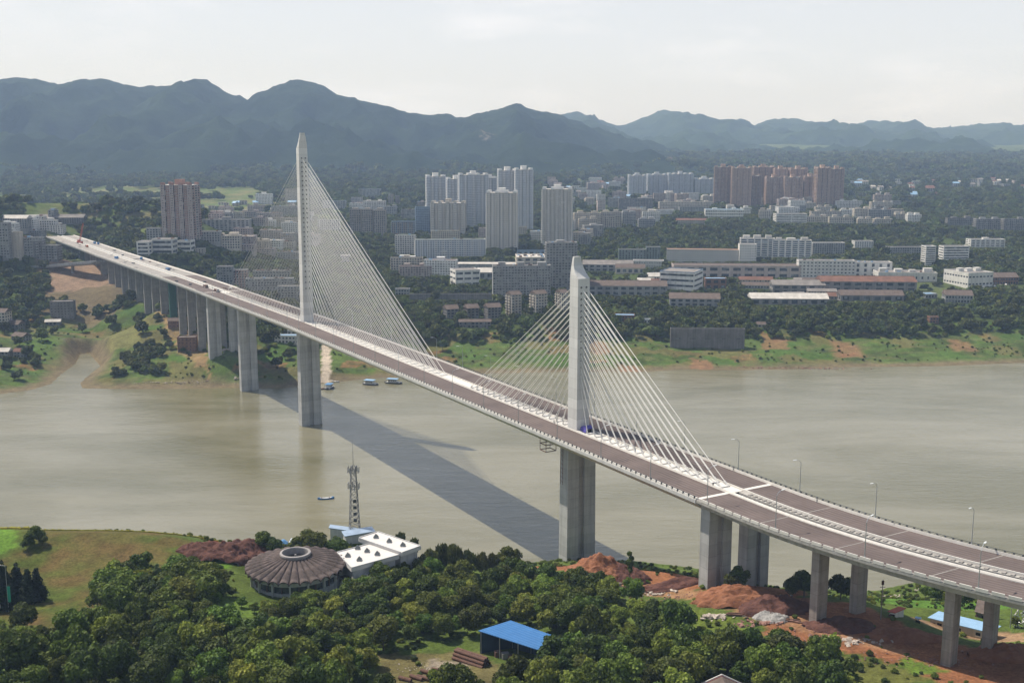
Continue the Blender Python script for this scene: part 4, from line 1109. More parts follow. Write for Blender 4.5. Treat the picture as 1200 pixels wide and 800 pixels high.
B(786, 872, 386, 408, 5, -2, 'high dark retaining wall on the far bank', cat='wall', name='retaining_wall', wall=W_dgrey, sp=.97, pier=.6, bay=14, fl=14, roof=R_flat)
# left town
B(158, 178, 284, 302, 22, 0, 'white modern hall with dark window bands beside the left approach, end block', group='white modern halls by the left approach', wall=W_white, bay=14, fl=4, sp=.45, pier=.2, cat='building')
B(176, 205, 281, 300, 22, 0, 'white modern hall with dark window bands beside the left approach, middle wing', group='white modern halls by the left approach', wall=W_white, bay=18, fl=5, sp=.5, pier=.1, roofkit=3, cat='building')
B(205, 226, 283, 296, 20, 0, 'lower white wing of the modern hall under the lone high-rise', group='white modern halls by the left approach', wall=W_white, bay=18, fl=5, sp=.5, pier=.1, roofkit=3, cat='building')
B(237, 292, 258, 273, 18, 4, 'grey five-storey building with a pale gable end right of the lone high-rise', wall=W_grey, bay=6, roofkit=2, pent=1)
B(225, 258, 272, 284, 16, 4, 'low grey building with a white awning below the grey five-storey one', wall=W_grey, roofkit=2)
B(171, 190, 268, 285, 14, 4, 'unfinished low concrete block behind the white modern hall', wall=W_grey)
gl_ = 'old apartment blocks at the left edge'
B(-14, 12, 262, 306, 13, 6, 'old block at the very left edge with a long pale roof', group=gl_, wall=W_grey, balc=2, glass=G_pale, roofkit=3)
B(0, 34, 256, 268, 16, -6, 'long pale sheet-roofed block topmost at the left edge', group=gl_, wall=W_grey, roof=R_pale, style='gable')
B(13, 26, 273, 307, 12, 5, 'tall blank grey end wall block at the left edge', group=gl_, wall=W_cream, endblank=True, pier=.9)
B(25, 50, 279, 305, 12, 5, 'old white-windowed block left of the netted one', group=gl_, wall=W_grey, balc=2, glass=G_pale, roofkit=3)
B(36, 52, 284, 306, 12, -5, 'old block with dark balconies second from the viaduct', group=gl_, wall=W_dgrey, balc=2)
B(46, 70, 288, 308, 13, -5, 'dark eight-storey block beside the start of the viaduct', group=gl_, wall=W_dgrey, balc=2, cap=W_grey)
B(45, 98, 255, 264, 16, 0, 'long low sheds with pale roofs on the hill at left', cat='shed', name='long_shed', wall=W_dgrey, style='gable', roof=R_flat)
gc = 'apartment blocks behind the left cables'
B(254, 273, 313, 340, 12, 5, 'grey block with red scaffold behind the left approach', group=gc, wall=W_grey, balc=2, glass=G_pale)
B(273, 290, 317, 338, 12, 5, 'reddish block behind the left cables', group=gc, wall=W_red, balc=2, cap=W_grey)
B(288, 343, 327, 343, 12, 4, 'long grey slab with rows of pale windows behind the left cables', group=gc, wall=W_grey, balc=2, glass=G_pale, roofkit=7)
B(296, 340, 318, 328, 12, 3, 'cluttered roof slab above the long grey one', group=gc, wall=W_grey, roofkit=9)
B(325, 352, 336, 352, 12, 4, 'grey block at the foot of the far pylon', group=gc, wall=W_grey, balc=2)
for i, (a, b, t, bs) in enumerate([(300, 330, 250, 262), (318, 350, 242, 254), (322, 356, 256, 268), (304, 330, 270, 282), (330, 356, 274, 286), (308, 345, 284, 292), (300, 322, 292, 300), (325, 356, 296, 306), (334, 356, 222, 240)]):
    B(a, b, t, bs, 14, (i * 31) % 15 - 7, 'dense low-rise block seen through the left fan of cables', group='dense old blocks behind the left cables', wall=[W_pink, W_grey, W_cream][i % 3], balc=2, roofkit=5, glass=G_pale, roof=[R_pale, R_flat, R_red][i % 3])
B(228, 240, 292, 297, 10, 0, 'tiny white-roofed shed in the wood below the lone high-rise', cat='shed', name='shed', wall=W_cream, roof=R_pale)
for i, (a, b, t, bs) in enumerate([(378, 405, 236, 246), (440, 452, 236, 244), (420, 446, 222, 231), (372, 398, 258, 272), (398, 412, 300, 308)]):
    B(a, b, t, bs, 16, 3, ['blue-roofed hall at the mountain foot behind the cables', 'blue-roofed shed left of the yellowish pair', 'pale blue-roofed hall highest at the mountain foot', 'grey slab right behind the far pylon', 'white house among trees seen through the cables'][i], cat='hall', name='blue_roofed_hall' if i < 3 else 'town_house', wall=W_grey, roof=[R_pblue, R_pblue, R_blue, R_flat, R_pale][i], style='flat')
# houses on the left shore
gv = 'brick village houses on the left shore'
B(207, 230, 396, 414, 10, 8, 'roofless brick house by the water under the viaduct', cat='house', name='brick_house', group=gv, wall=W_brick, sp=.7, pier=.7, roof=R_flat)
B(196, 215, 376, 386, 9, 8, 'small brick house with a dark roof beside the viaduct piers', cat='house', name='brick_house', group=gv, wall=W_brick, style='gable', roof=R_tile, sp=.7, pier=.7)
B(58, 86, 354, 374, 12, 10, 'dark vine-covered house with a flat roof above the creek', cat='house', name='village_house', group=gv, wall=W_dgrey, sp=.7, pier=.6)
B(-8, 11, 366, 384, 12, -8, 'pale gabled house at the left edge above the creek', cat='house', name='village_house', group=gv, wall=W_cream, style='gable', roof=R_tile)
B(4, 26, 380, 388, 12, -10, 'low tiled house below the pale gabled one', cat='house', name='village_house', group=gv, wall=W_dgrey, style='gable', roof=R_tile)
B(12, 34, 394, 401, 11, -25, 'tiled house with a white verge near the creek', cat='house', name='village_house', group=gv, wall=W_grey, style='gable', roof=R_tile)
B(52, 70, 377, 383, 8, 12, 'low shed with a pale sheet roof by the creek bushes', cat='shed', name='shed', group=gv, wall=W_dgrey, style='gable', roof=R_pale)
B(-5, 12, 412, 420, 10, 0, 'low house with a pale roof at the left edge near the water', cat='house', name='village_house', group=gv, wall=W_dgrey, style='gable', roof=R_pale)
B(14, 30, 412, 419, 9, 0, 'small shed with a reddish roof near the water', cat='shed', name='shed', group=gv, wall=W_grey, style='gable', roof=R_red)
B(321, 352, 394, 403, 9, -4, 'low white two-storey house with a bright blue roof left of the far pylon leg', cat='house', name='blue_roofed_house', wall=W_white, roof=R_pblue, sp=.5, pier=.4, fl=3)
B(336, 352, 388, 394, 8, -4, 'second blue-roofed house half hidden behind the far pylon leg', cat='house', name='blue_roofed_house', wall=W_white, roof=R_pblue)
# houses scattered at the foot of the mountains
rd = random.Random(5)
spots = []
for (x0, x1, y0, y1, n) in [(212, 300, 196, 208, 14), (640, 790, 186, 212, 34), (660, 760, 214, 232, 22), (690, 830, 190, 205, 12), (1100, 1200, 202, 222, 26), (1020, 1100, 214, 232, 18), (230, 340, 236, 250, 14), (990, 1010, 214, 222, 6), (20, 110, 194, 204, 5)]:
    for _ in range(n): spots.append((rd.uniform(x0, x1), rd.uniform(y0, y1)))
for px, py in spots:
    yy = max(py, 213)
    w_ = rd.uniform(4, 11)
    if py < 213:
        # on the lower mountain slope
        Yd = 3700 + (213 - py) * 28; p = unY(px, py, Yd)
        r = empty('hillside_house', (p[0], p[1], p[2] - 6), rd.uniform(-.6, .6), 'tiny pale building on the hazy lower slope of the mountains', 'house', 'tiny buildings at the mountain foot')
        w2 = w_ * Yd / FPX / 2; h_ = rd.uniform(6, 16)
        m_ = MB(); m_.box(-w2, -8, -30, w2, 8, h_); m_.build('wall', [W_white, W_cream, W_pink][rd.randrange(3)], r)
        m_ = MB(); m_.mesh([(-w2 - 1, -9, h_), (w2 + 1, -9, h_), (w2 + 1, 9, h_), (-w2 - 1, 9, h_), (-w2, 0, h_ + 3), (w2, 0, h_ + 3)], [(0, 1, 5, 4), (2, 3, 4, 5), (1, 2, 5), (3, 0, 4), (3, 2, 1, 0)]); m_.build('roof', [R_pale, R_red, R_pblue][rd.randrange(3)], r)
        m_ = MB(); 
        for j in range(3): m_.box(-w2 * .8 + j * w2 * .55, -8.2, 1, -w2 * .8 + j * w2 * .55 + w2 * .35, -7.9, h_ * .6)
        tag(m_.build('window', G_dark, r), kind='stuff')
    else:
        B(px, px + w_, py - rd.uniform(2, 5), py, 14, rd.uniform(-20, 20), 'tiny building in the hazy valley below the mountains', cat='house', name='valley_house', group='tiny buildings in the hazy valley', wall=[W_white, W_cream, W_pink, W_grey][rd.randrange(4)], roof=[R_pale, R_red, R_flat, R_pblue][rd.randrange(4)], style='gable' if rd.random() < .5 else 'flat', bay=6)

# more of the packed town, block by block, where the photograph shows it
fill = [((640, 735), (214, 240), 44, 'mid-rise block in the hazy town left of the distant tower row'), ((735, 835), (233, 246), 27, 'mid-rise block in front of the distant tower row'),
        ((846, 1046), (238, 262), 78, 'small block crowded in below the brown towers'), ((672, 772), (240, 262), 27, 'mid-rise block right of the lone crowned tower'),
        ((400, 500), (240, 264), 20, 'mid-rise block behind the beige slabs'), ((232, 352), (236, 300), 44, 'old block seen behind the left cables'), ((0, 60), (258, 284), 20, 'old block on the hill at the left edge'), ((560, 700), (268, 296), 17, 'low block among trees by the crowned towers'), ((690, 790), (318, 336), 17, 'workshop roof right of the near pylon'), ((450, 520), (300, 330), 13, 'low block among trees left of the factory'), ((860, 1090), (330, 352), 23, 'low shed among the industrial roofs')]
rf = random.Random(77)
for (xa, xb), (ya_, yb_), n, lb in fill:
    for i in range(n):
        px = rf.uniform(xa, xb); py = rf.uniform(ya_, yb_); low = ('roof' in lb) or ('shed' in lb)
        if any(b[0] - 2 < px + 6 and b[1] + 2 > px and abs(b[3] - py) < 4 for b in BL) and rf.random() < .8: continue
        ww = rf.uniform(9, 26) * (1 + (py - 240) / 160); hh_ = (rf.uniform(5, 13) * (1 + (py - 240) / 120)) if not low else rf.uniform(4, 6)
        tone = rf.randrange(5)
        B(px, px + ww, py - hh_, py, rf.uniform(10, 16), rf.uniform(-14, 14), ['white ', 'cream ', 'grey ', 'pale ', 'pinkish '][tone] + lb, group='scattered blocks of the far town', wall=[W_white, W_cream, W_grey, W_twhite, W_pink][tone], balc=rf.choice([0, 2, 3]) if not low else 0, pent=rf.randrange(3), roofkit=rf.randrange(4),
          style='gable' if low else 'flat', roof=rf.choice([R_flat, R_pale, R_pale, R_red, R_tile]), glass=rf.choice([G_dark, G_pale]))

# elevated road crossing under the left approach
def viaduct(pts, w, label, nm='elevated_road'):
    P0 = pts[0]
    r = empty(nm, tuple(P0), 0, label, 'viaduct')
    g = MB()
    rings = []
    q = [Vector(p) - Vector(P0) for p in pts]
    for i, p in enumerate(q):
        d = (q[min(i + 1, len(q) - 1)] - q[max(i - 1, 0)]); d.z = 0; d.normalize(); n = Vector((-d.y, d.x, 0))
        rings.append([tuple(p + n * a + Vector((0, 0, z))) for a, z in ((-w / 2, 1.1), (-w / 2 + .4, 1.1), (-w / 2 + .4, 0), (w / 2 - .4, 0), (w / 2 - .4, 1.1), (w / 2, 1.1), (w / 2, -1.2), (w / 4, -2.8), (-w / 4, -2.8), (-w / 2, -1.2))])
    g.loft(rings); g.build('girder', W_grey, r, fix=True)
    L = 0
    for a, b in zip(q[:-1], q[1:]):
        n = max(1, int((b - a).length // 32))
        for i in range(n):
            p = a.lerp(b, (i + .5) / n); gz = hz(P0[0] + p.x, P0[1] + p.y) - P0[2] - 3
            if gz < p.z - 4:
                g = MB(); g.box(p.x - 1, p.y - 2.5, gz, p.x + 1, p.y + 2.5, p.z - 2.85); g.build('pier', M_pierb, r)
viaduct([unY(-60, 318, 1330), unY(0, 314, 1310), unY(60, 311, 1290), unY(110, 307, 1275), unY(128, 304, 1290)], 16, 'long grey elevated road at the left edge passing toward the bridge approach')
viaduct([unY(150, 304, 1420), unY(180, 300, 1430), unY(215, 292, 1460), unY(250, 287, 1500), unY(300, 283, 1560)], 14, 'grey elevated road curving behind the left approach toward the lone high-rise')
# ------------------------------------------------------------------ vegetation
def leaf_material(name, c1, c2, c3=None, rnd=.35):
    m = bpy.data.materials.new(name); m.use_nodes = True; nt = m.node_tree; b = nt.nodes['Principled BSDF']
    b.inputs['Roughness'].default_value = .65; b.inputs['Specular IOR Level'].default_value = .25
    oi = nd(nt, 'ShaderNodeObjectInfo'); ge = nd(nt, 'ShaderNodeNewGeometry')
    n = nd(nt, 'ShaderNodeTexNoise', Scale=.45, Detail=4, Roughness=.7); nt.links.new(ge.outputs['Position'], n.inputs['Vector'])
    r = nd(nt, 'ShaderNodeMapRange'); r.inputs['From Min'].default_value = .32; r.inputs['From Max'].default_value = .68; nt.links.new(n.outputs['Fac'], r.inputs['Value'])
    mx = nd(nt, 'ShaderNodeMix', data_type='RGBA'); mx.inputs['A'].default_value = c1 + (1,); mx.inputs['B'].default_value = c2 + (1,)
    nt.links.new(r.outputs['Result'], mx.inputs['Factor'])
    isl = nd(nt, 'ShaderNodeMapRange'); isl.inputs['To Min'].default_value = .65; isl.inputs['To Max'].default_value = 1.45
    nt.links.new(ge.outputs['Random Per Island'], isl.inputs['Value'])
    v = nd(nt, 'ShaderNodeVectorMath', operation='SCALE'); nt.links.new(mx.outputs['Result'], v.inputs[0]); nt.links.new(isl.outputs['Result'], v.inputs['Scale'])
    r2 = nd(nt, 'ShaderNodeMapRange'); r2.inputs['To Min'].default_value = 1 - rnd; r2.inputs['To Max'].default_value = 1 + rnd; nt.links.new(oi.outputs['Random'], r2.inputs['Value'])
    v2 = nd(nt, 'ShaderNodeVectorMath', operation='SCALE'); nt.links.new(v.outputs[0], v2.inputs[0]); nt.links.new(r2.outputs['Result'], v2.inputs['Scale'])
    hs = nd(nt, 'ShaderNodeHueSaturation'); r4 = nd(nt, 'ShaderNodeMapRange'); r4.inputs['To Min'].default_value = .47; r4.inputs['To Max'].default_value = .53
    m5 = nd(nt, 'ShaderNodeMath', operation='FRACT'); m6 = nd(nt, 'ShaderNodeMath', operation='MULTIPLY'); m6.inputs[1].default_value = 7.31
    nt.links.new(oi.outputs['Random'], m6.inputs[0]); nt.links.new(m6.outputs[0], m5.inputs[0]); nt.links.new(m5.outputs[0], r4.inputs['Value']); nt.links.new(r4.outputs['Result'], hs.inputs['Hue'])
    nt.links.new(v2.outputs[0], hs.inputs['Color']); nt.links.new(hs.outputs['Color'], b.inputs['Base Color'])
    tr = nd(nt, 'ShaderNodeBsdfTranslucent'); nt.links.new(hs.outputs['Color'], tr.inputs['Color'])
    ms = nd(nt, 'ShaderNodeMixShader'); ms.inputs['Fac'].default_value = .25; out = nt.nodes['Material Output']
    nt.links.new(b.outputs['BSDF'], ms.inputs[1]); nt.links.new(tr.outputs['BSDF'], ms.inputs[2]); nt.links.new(ms.outputs['Shader'], out.inputs['Surface'])
    return m
L_dark = leaf_material('broadleaf_dark', (.034, .052, .009), (.095, .125, .018))
L_mid = leaf_material('broadleaf_mid', (.050, .078, .011), (.135, .180, .024))
L_light = leaf_material('broadleaf_light', (.085, .115, .016), (.21, .25, .035))
L_willow = leaf_material('willow_leaf', (.055, .068, .018), (.13, .135, .035))
L_con = leaf_material('conifer_needle', (.010, .022, .010), (.026, .044, .018))
L_far = leaf_material('distant_leaf', (.034, .050, .012), (.105, .125, .026), rnd=.55)
L_pale = leaf_material('pale_flowering_leaf', (.07, .10, .025), (.24, .26, .10))
M_bark = mat('bark', (.09, .07, .05), .95, .3, 2, .4, 6)

def crown_mesh(name, seed, R=5.0, Hc=7.0, z0=3.0, nblob=12, nleaf=2600, ls=.5, mt=L_mid, kind='round'):
    r = np.random.default_rng(seed)
    if kind == 'round':
        B_ = []
        for i in range(nblob):
            a = r.uniform(0, 2 * PI); q = math.sqrt(r.uniform(0, 1)) * R * .78; t = r.uniform(0, 1)
            zz = z0 + Hc * (.22 + .62 * t) ; q *= math.sqrt(max(.15, 1 - (t - .35) ** 2 * 1.7)); B_.append((q * math.cos(a), q * math.sin(a), zz, R * r.uniform(.20, .46)))
        B_.append((0, 0, z0 + Hc * .45, R * .58))
    elif kind == 'willow':
        B_ = [(R * .45 * math.cos(i * 2.4) * r.uniform(.4, 1), R * .45 * math.sin(i * 2.4) * r.uniform(.4, 1), z0 + Hc * r.uniform(.35, .85), R * r.uniform(.3, .45)) for i in range(nblob)]
    else:
        B_ = [(r.uniform(-.3, .3), r.uniform(-.3, .3), z0 + Hc * i / nblob, R * (1 - i / (nblob + .5)) * .85 + .25) for i in range(nblob)]
    B_ = np.array(B_); w = B_[:, 3] ** 2; k = r.choice(len(B_), nleaf, p=w / w.sum())
    d = r.normal(size=(nleaf, 3)); d[:, 2] = np.abs(d[:, 2]) * 1.0 * np.where(r.uniform(size=nleaf) < .72, 1, -1); d /= np.linalg.norm(d, axis=1)[:, None]
    rad = B_[k, 3] * (.74 + .42 * r.uniform(size=nleaf) ** .8 + np.where(r.uniform(size=nleaf) < .06, r.uniform(0, .35, size=nleaf), 0))
    sz = np.array([1, 1, .85 if kind == 'round' else (1.5 if kind == 'willow' else .6)])
    c = B_[k, :3] + d * rad[:, None] * sz
    nrm = d + r.normal(size=(nleaf, 3)) * .55; nrm /= np.linalg.norm(nrm, axis=1)[:, None]
    t1 = np.cross(nrm, r.normal(size=(nleaf, 3))); t1 /= np.linalg.norm(t1, axis=1)[:, None]; t2 = np.cross(nrm, t1)
    if kind == 'willow': t2 = np.tile([0, 0, -1.0], (nleaf, 1)) + r.normal(size=(nleaf, 3)) * .2; 
    s = ls * r.uniform(.6, 1.3, size=(nleaf, 1)); s2 = s * (2.2 if kind == 'willow' else .75)
    # each spray is a bent diamond of leaves
    v = np.stack([c - t1 * s, c - t2 * s2 + nrm * s * .15, c + t1 * s, c + t2 * s2 - nrm * s * .1], 1).reshape(-1, 3)
    f = np.arange(nleaf * 4).reshape(-1, 4)
    bm = bmesh.new()
    for b in B_:
        bmesh.ops.create_icosphere(bm, subdivisions=1, radius=b[3] * .70, matrix=Matrix.Translation(Vector(b[:3])) @ Matrix.Diagonal((1, 1, float(sz[2]), 1)))
    hv = [tuple(q.co) for q in bm.verts]; hf = [tuple(q.index for q in fc.verts) for fc in bm.faces]
    bm.verts.ensure_lookup_table(); bm.free()
    me = bpy.data.meshes.new(name)
    n0 = len(v)
    me.from_pydata([tuple(q) for q in v] + hv, [], [tuple(int(i) for i in q) for q in f] + [tuple(n0 + i for i in q) for q in hf])
    me.materials.append(mt); me.update()
    return me
def trunk_mesh(name, seed, h=5.0, r0=.28, limbs=4):
    r = random.Random(seed); g = MB()
    g.tube((0, 0, -.6), (.1, 0, h * .55), r0, 6, r0 * .7, cap=False); g.tube((.1, 0, h * .55), (.05, .15, h), r0 * .7, 6, r0 * .4, cap=False)
    for i in range(limbs):
        a = i * 2 * PI / limbs + r.uniform(-.4, .4); z = h * r.uniform(.45, .8)
        g.tube((.07, 0, z), (math.cos(a) * h * .4, math.sin(a) * h * .4, z + h * .4), r0 * .45, 5, r0 * .15, cap=False)
    me = bpy.data.meshes.new(name); me.from_pydata(g.v, [], g.f); me.materials.append(M_bark); me.update(); return me
CR = {}
for kk, mt, n in (('dark', L_dark, 3), ('mid', L_mid, 3), ('light', L_light, 2)):
    CR[kk] = [crown_mesh('crown_' + kk, 10 + i * 7 + n + ord(kk[0]), 4.6 + .5 * i, 6.4 + .6 * i, 2.6, 13, 3600, .40, mt) for i in range(n)]
CR['pale'] = [crown_mesh('crown_pale', 99, 2.6, 7.5, 1.6, 9, 2400, .34, L_pale)]
CR['willow'] = [crown_mesh('crown_willow', 50 + i, 4.2, 8.0, 2.2, 10, 3200, .38, L_willow, 'willow') for i in range(2)]
CR['conifer'] = [crown_mesh('crown_conifer', 60 + i, 3.2, 11, 1.5, 11, 2600, .42, L_con, 'conifer') for i in range(2)]
CR['far'] = [crown_mesh('crown_far', 70 + i, 5.2, 7.2, 2.2, 11, 620, 1.0, L_far) for i in range(4)]
CR['wild'] = [crown_mesh('crown_wild', 90, 1.9, 10, 3.0, 8, 1500, .36, L_mid)]
TR = [trunk_mesh('trunk', i) for i in range(3)]
def tree(x, y, kind, sc, label, group, name='broadleaf_tree', z=None, vsc=1.0):
    z = hz(x, y) if z is None else z
    r = empty(name, (x, y, z - .1), random.uniform(0, 6.28), label, 'tree', group)
    r.scale = (sc, sc, sc * vsc)
    me = random.choice(CR[kind])
    c = bpy.data.objects.new('crown', me); COL.objects.link(c); reg(c, r)
    t = bpy.data.objects.new('trunk', random.choice(TR)); COL.objects.link(t); reg(t, r)
    return r, c

hx_, hy_, _ = hit(338, 700); hy_ += 14.5
def sample_px(poly, n_try, spacing, z, avoid=(), seed=1):
    r = random.Random(seed); P = pmask(poly, z); x0, y0 = P.min(0); x1, y1 = P.max(0); av = [pmask(a, z) for a in avoid]; out = []
    for _ in range(n_try):
        x = r.uniform(x0, x1); y = r.uniform(y0, y1)
        if not in_poly(np.array([x]), np.array([y]), P)[0]: continue
        if any(in_poly(np.array([x]), np.array([y]), a)[0] for a in av): continue
        if any((x - a) ** 2 + (y - b) ** 2 < spacing ** 2 for a, b in out): continue
        out.append((x, y))
    return out
clear = [(428, 772), (470, 762), (555, 742), (560, 735), (600, 722), (690, 755), (690, 768), (640, 800), (600, 812), (598, 850), (425, 850)]
lawn2 = [(236, 706), (318, 716), (312, 772), (240, 768)]
wood = sample_px([(262, 728), (300, 745), (335, 724), (400, 728), (440, 716), (480, 700), (545, 700), (640, 694), (690, 706), (760, 728), (800, 755), (860, 775), (945, 790), (990, 812), (1000, 850), (985, 900), (-70, 900), (-70, 790), (30, 795), (90, 788), (150, 772), (200, 748)],
                 6000, 5.4, 45, [clear, lawn2], 3)
def where(px, py):
    if px < 130: return 'in the bottom left corner woods'
    if px < 260: return 'below the brown lawn'
    if px < 430: return 'in the woods in front of the round hall'
    if px < 560: return 'in the woods left of the blue-roofed shed'
    if px < 690: return 'around the blue-roofed shed'
    if px < 830: return 'in the woods right of the blue-roofed shed'
    return 'at the right end of the foreground woods'
WOOD_REST = []; NW = 0
hutx, huty = un(846, 791.5, 57)[:2]
wood = [w for w in wood if -25 < pr(w[0], w[1], 50)[0] < 1225 and not (abs(w[0] - hutx) < 11 and w[1] < huty + 3)]
wood.sort(key=lambda w: w[1])
print('wood', len(wood))
for i, (x, y) in enumerate(wood):
    px, py = pr(x, y, 48)
    if pr(x, y, 58)[1] > 815: continue
    if NW >= 185: WOOD_REST.append((x, y)); continue
    NW += 1
    q = random.random()
    kd = 'dark' if q < .52 else ('mid' if q < .86 else 'light')
    if px < 200 and q > .6: kd = 'light' if q > .8 else 'mid'
    sc = random.uniform(.55, 1.25)
    tree(x, y, kd, sc, vsc=random.uniform(.85, 1.3), label='%s leafy tree %s' % ({'dark': 'dark green', 'mid': 'mid green', 'light': 'bright yellow-green'}[kd], where(px, py)), group='broadleaf trees of the foreground woods')
for i, (x, y) in enumerate(sample_px([(120, 700), (165, 682), (225, 684), (246, 696), (236, 728), (190, 748), (130, 744)], 900, 5.2, 48, [], 8)):
    kd = random.choice(['mid', 'pale', 'light', 'dark', 'mid'])
    tree(x, y, kd, random.uniform(.95, 1.3), {'mid': 'mid green', 'pale': 'pale-leaved upright', 'light': 'feathery bright green', 'dark': 'dark'}[kd] + ' tree in the clump between the lawn and the round hall', 'trees of the clump left of the round hall')
def tpx(px, py, kind, sc, label, group=None, name='broadleaf_tree', vsc=1.0):
    x, y, z = hit(px, py); return tree(x, y, kind, sc, label, group, name, z, vsc)
for px, py, sc, lb in [(6, 708, 1.25, 'tallest dark conifer at the left edge'), (22, 704, 1.1, 'dark conifer second from the left edge'), (34, 706, 1.0, 'dark conifer third in the left group'), (45, 704, .98, 'dark conifer at the right of the left group'), (14, 716, .8, 'small dark conifer in front of the left group'), (-8, 715, 1.2, 'dark conifer cut by the left edge of the picture')]:
    tpx(px, py, 'conifer', sc, lb, 'dark conifers at the left', 'conifer')
tpx(40, 640, 'dark', .80, 'round dark tree on the lawn near the river'); tpx(32, 645, 'dark', .55, 'low dark shrub left of the round lawn tree', name='shrub'); tpx(50, 641, 'mid', .45, 'small yellowish shrub right of the round lawn tree', name='shrub')
tpx(120, 688, 'dark', .42, 'small round dark shrub on the lawn beside the clump', name='shrub'); tpx(30, 742, 'dark', .85, 'bushy dark tree beside the green banner')
tpx(2, 758, 'pale', .8, 'pale flowering bush in the bottom left corner', name='shrub'); tpx(40, 765, 'pale', .6, 'pale flowering bush right of the banner', name='shrub')
for px, py, sc in [(455, 660, 1.0), (468, 656, .98), (483, 662, .95)]: tpx(px, py, 'willow', sc, 'tall drooping willow behind the white flat-roofed hall', 'willows behind the white hall', 'willow_tree')
for px, py, sc in [(505, 672, .85), (518, 668, .9), (533, 672, .98), (550, 674, .85), (565, 674, .75), (578, 672, .72)]: tpx(px, py, 'willow', sc, 'yellow-green willow in the row along the river bank', 'riverside willows in a row', 'willow_tree')
tpx(598, 672, 'dark', 1.12, 'big round dark tree at the right end of the riverside row'); tpx(598, 678, 'mid', .9, 'round tree leaning on the big dark one by the river')
tpx(540, 690, 'dark', 1.2, 'broad dark tree below the willow row'); tpx(580, 695, 'dark', 1.1, 'broad dark tree below the big round riverside one')
for px, py, sc in [(352, 655, .95), (368, 658, 1.15), (385, 660, .9), (398, 655, .8)]: tpx(px, py, 'dark', sc, 'dark tree in the group right behind the round hall', 'dark trees behind the round hall')
tpx(309, 648, 'mid', .8, 'leafy tree at the right end of the reddish soil heap'); tpx(322, 652, 'dark', .7, 'dark bush beside the blue tarpaulins', name='shrub')
for px, py, sc, kd in [(283, 712, .42, 'mid'), (298, 718, .4, 'mid'), (312, 722, .5, 'light'), (330, 726, .42, 'mid'), (352, 728, .5, 'light'), (372, 726, .45, 'mid'), (392, 722, .6, 'dark'), (405, 716, .62, 'mid'), (262, 700, .5, 'mid'), (255, 712, .5, 'mid'), (273, 700, .4, 'dark')]:
    tpx(px, py, kd, sc, 'low shrub planted round the round hall', 'low shrubs round the hall', 'shrub')
tpx(262, 690, 'dark', .7, 'dark tree just left of the round hall')
for px, py, sc in [(420, 716, .9), (436, 712, .95), (452, 700, .85), (470, 695, .9), (490, 690, .9)]: tpx(px, py, 'dark', sc, 'dark tree crowding the white flat-roofed hall', 'dark trees in front of the white hall')
tpx(738, 684, 'wild', 1.0, 'lone creeper-hung slender tree beside the red soil heap', vsc=1.05)
for px, py, sc, lb in [(942, 700, 1.05, 'lush tree between the piers, left one'), (928, 702, .7, 'bush at the foot of the lush tree between the piers'), (985, 702, .95, 'lush tree right of the first slim pier'), (1000, 703, .85, 'tree behind the second slim pier'), (866, 690, .85, 'dark tree behind the left wide pier'), (858, 694, .7, 'dark bush squeezed between the wide piers'),
                       (1098, 706, .75, 'dark tree under the viaduct beside the garden'), (1112, 708, .8, 'dark tree left of the third slim pier'), (1084, 700, .5, 'bush on the bank above the garden'), (1130, 712, .7, 'dark tree behind the third slim pier'), (1190, 735, .4, 'bush behind the scaffold poles')]:
    tpx(px, py, 'dark' if sc > .6 else 'mid', sc, lb)
for px, py, sc in [(700, 700, .9), (680, 700, .8), (665, 694, .8), (640, 690, .9), (620, 688, 1.0)]: tpx(px, py, 'dark', sc, 'dark tree at the upper edge of the woods by the red soil', 'trees at the upper edge of the woods')
# far bank trees that can be told apart
farp = []
PROTO = []
for poly, z, sp_, lab, sd in [([(95, 372), (150, 360), (185, 375), (200, 400), (180, 420), (130, 400), (100, 395)], 26, 22, 'round tree on the slope between the creek and the viaduct', 1),
                              ([(20, 385), (70, 388), (72, 430), (40, 440), (0, 425)], 18, 22, 'dark tree among the village houses by the creek', 2),
                              ([(0, 345), (50, 345), (60, 372), (0, 378)], 36, 32, 'dark tree above the village at left', 3),
                              ([(440, 350), (510, 350), (520, 410), (470, 400)], 26, 34, 'dark tree on the far bank seen through the cables', 4),
                              ([(505, 388), (660, 388), (660, 424), (600, 428), (520, 420)], 22, 32, 'dark tree on the far bank between the two pylons', 5),
                              ([(700, 382), (785, 388), (785, 412), (705, 408)], 20, 14, 'dark tree on the far bank left of the high retaining wall', 6),
                              ([(875, 380), (1210, 380), (1210, 397), (1080, 394), (980, 394), (880, 400)], 22, 34, 'dark tree in the belt along the far bank', 7),
                              ([(305, 400), (352, 404), (352, 440), (306, 436)], 12, 24, 'dark tree below the blue-roofed house', 8)]:
    for x, y in sample_px(poly, 500, sp_, z, [], sd):
        _, w_, f_, d_, _ = base_h(np.array([x]), np.array([y]))
        if w_[0] or not f_[0] or d_[0] < (78 if x > 60 else (55 if x > -190 else 28)): continue
        o, c = tree(x, y, 'far', random.uniform(.75, 1.35), lab, 'trees on the far bank'); PROTO.append(c)
protos = []
for me in CR['far']:
    for c in PROTO:
        if c.data == me: protos.append(c); break

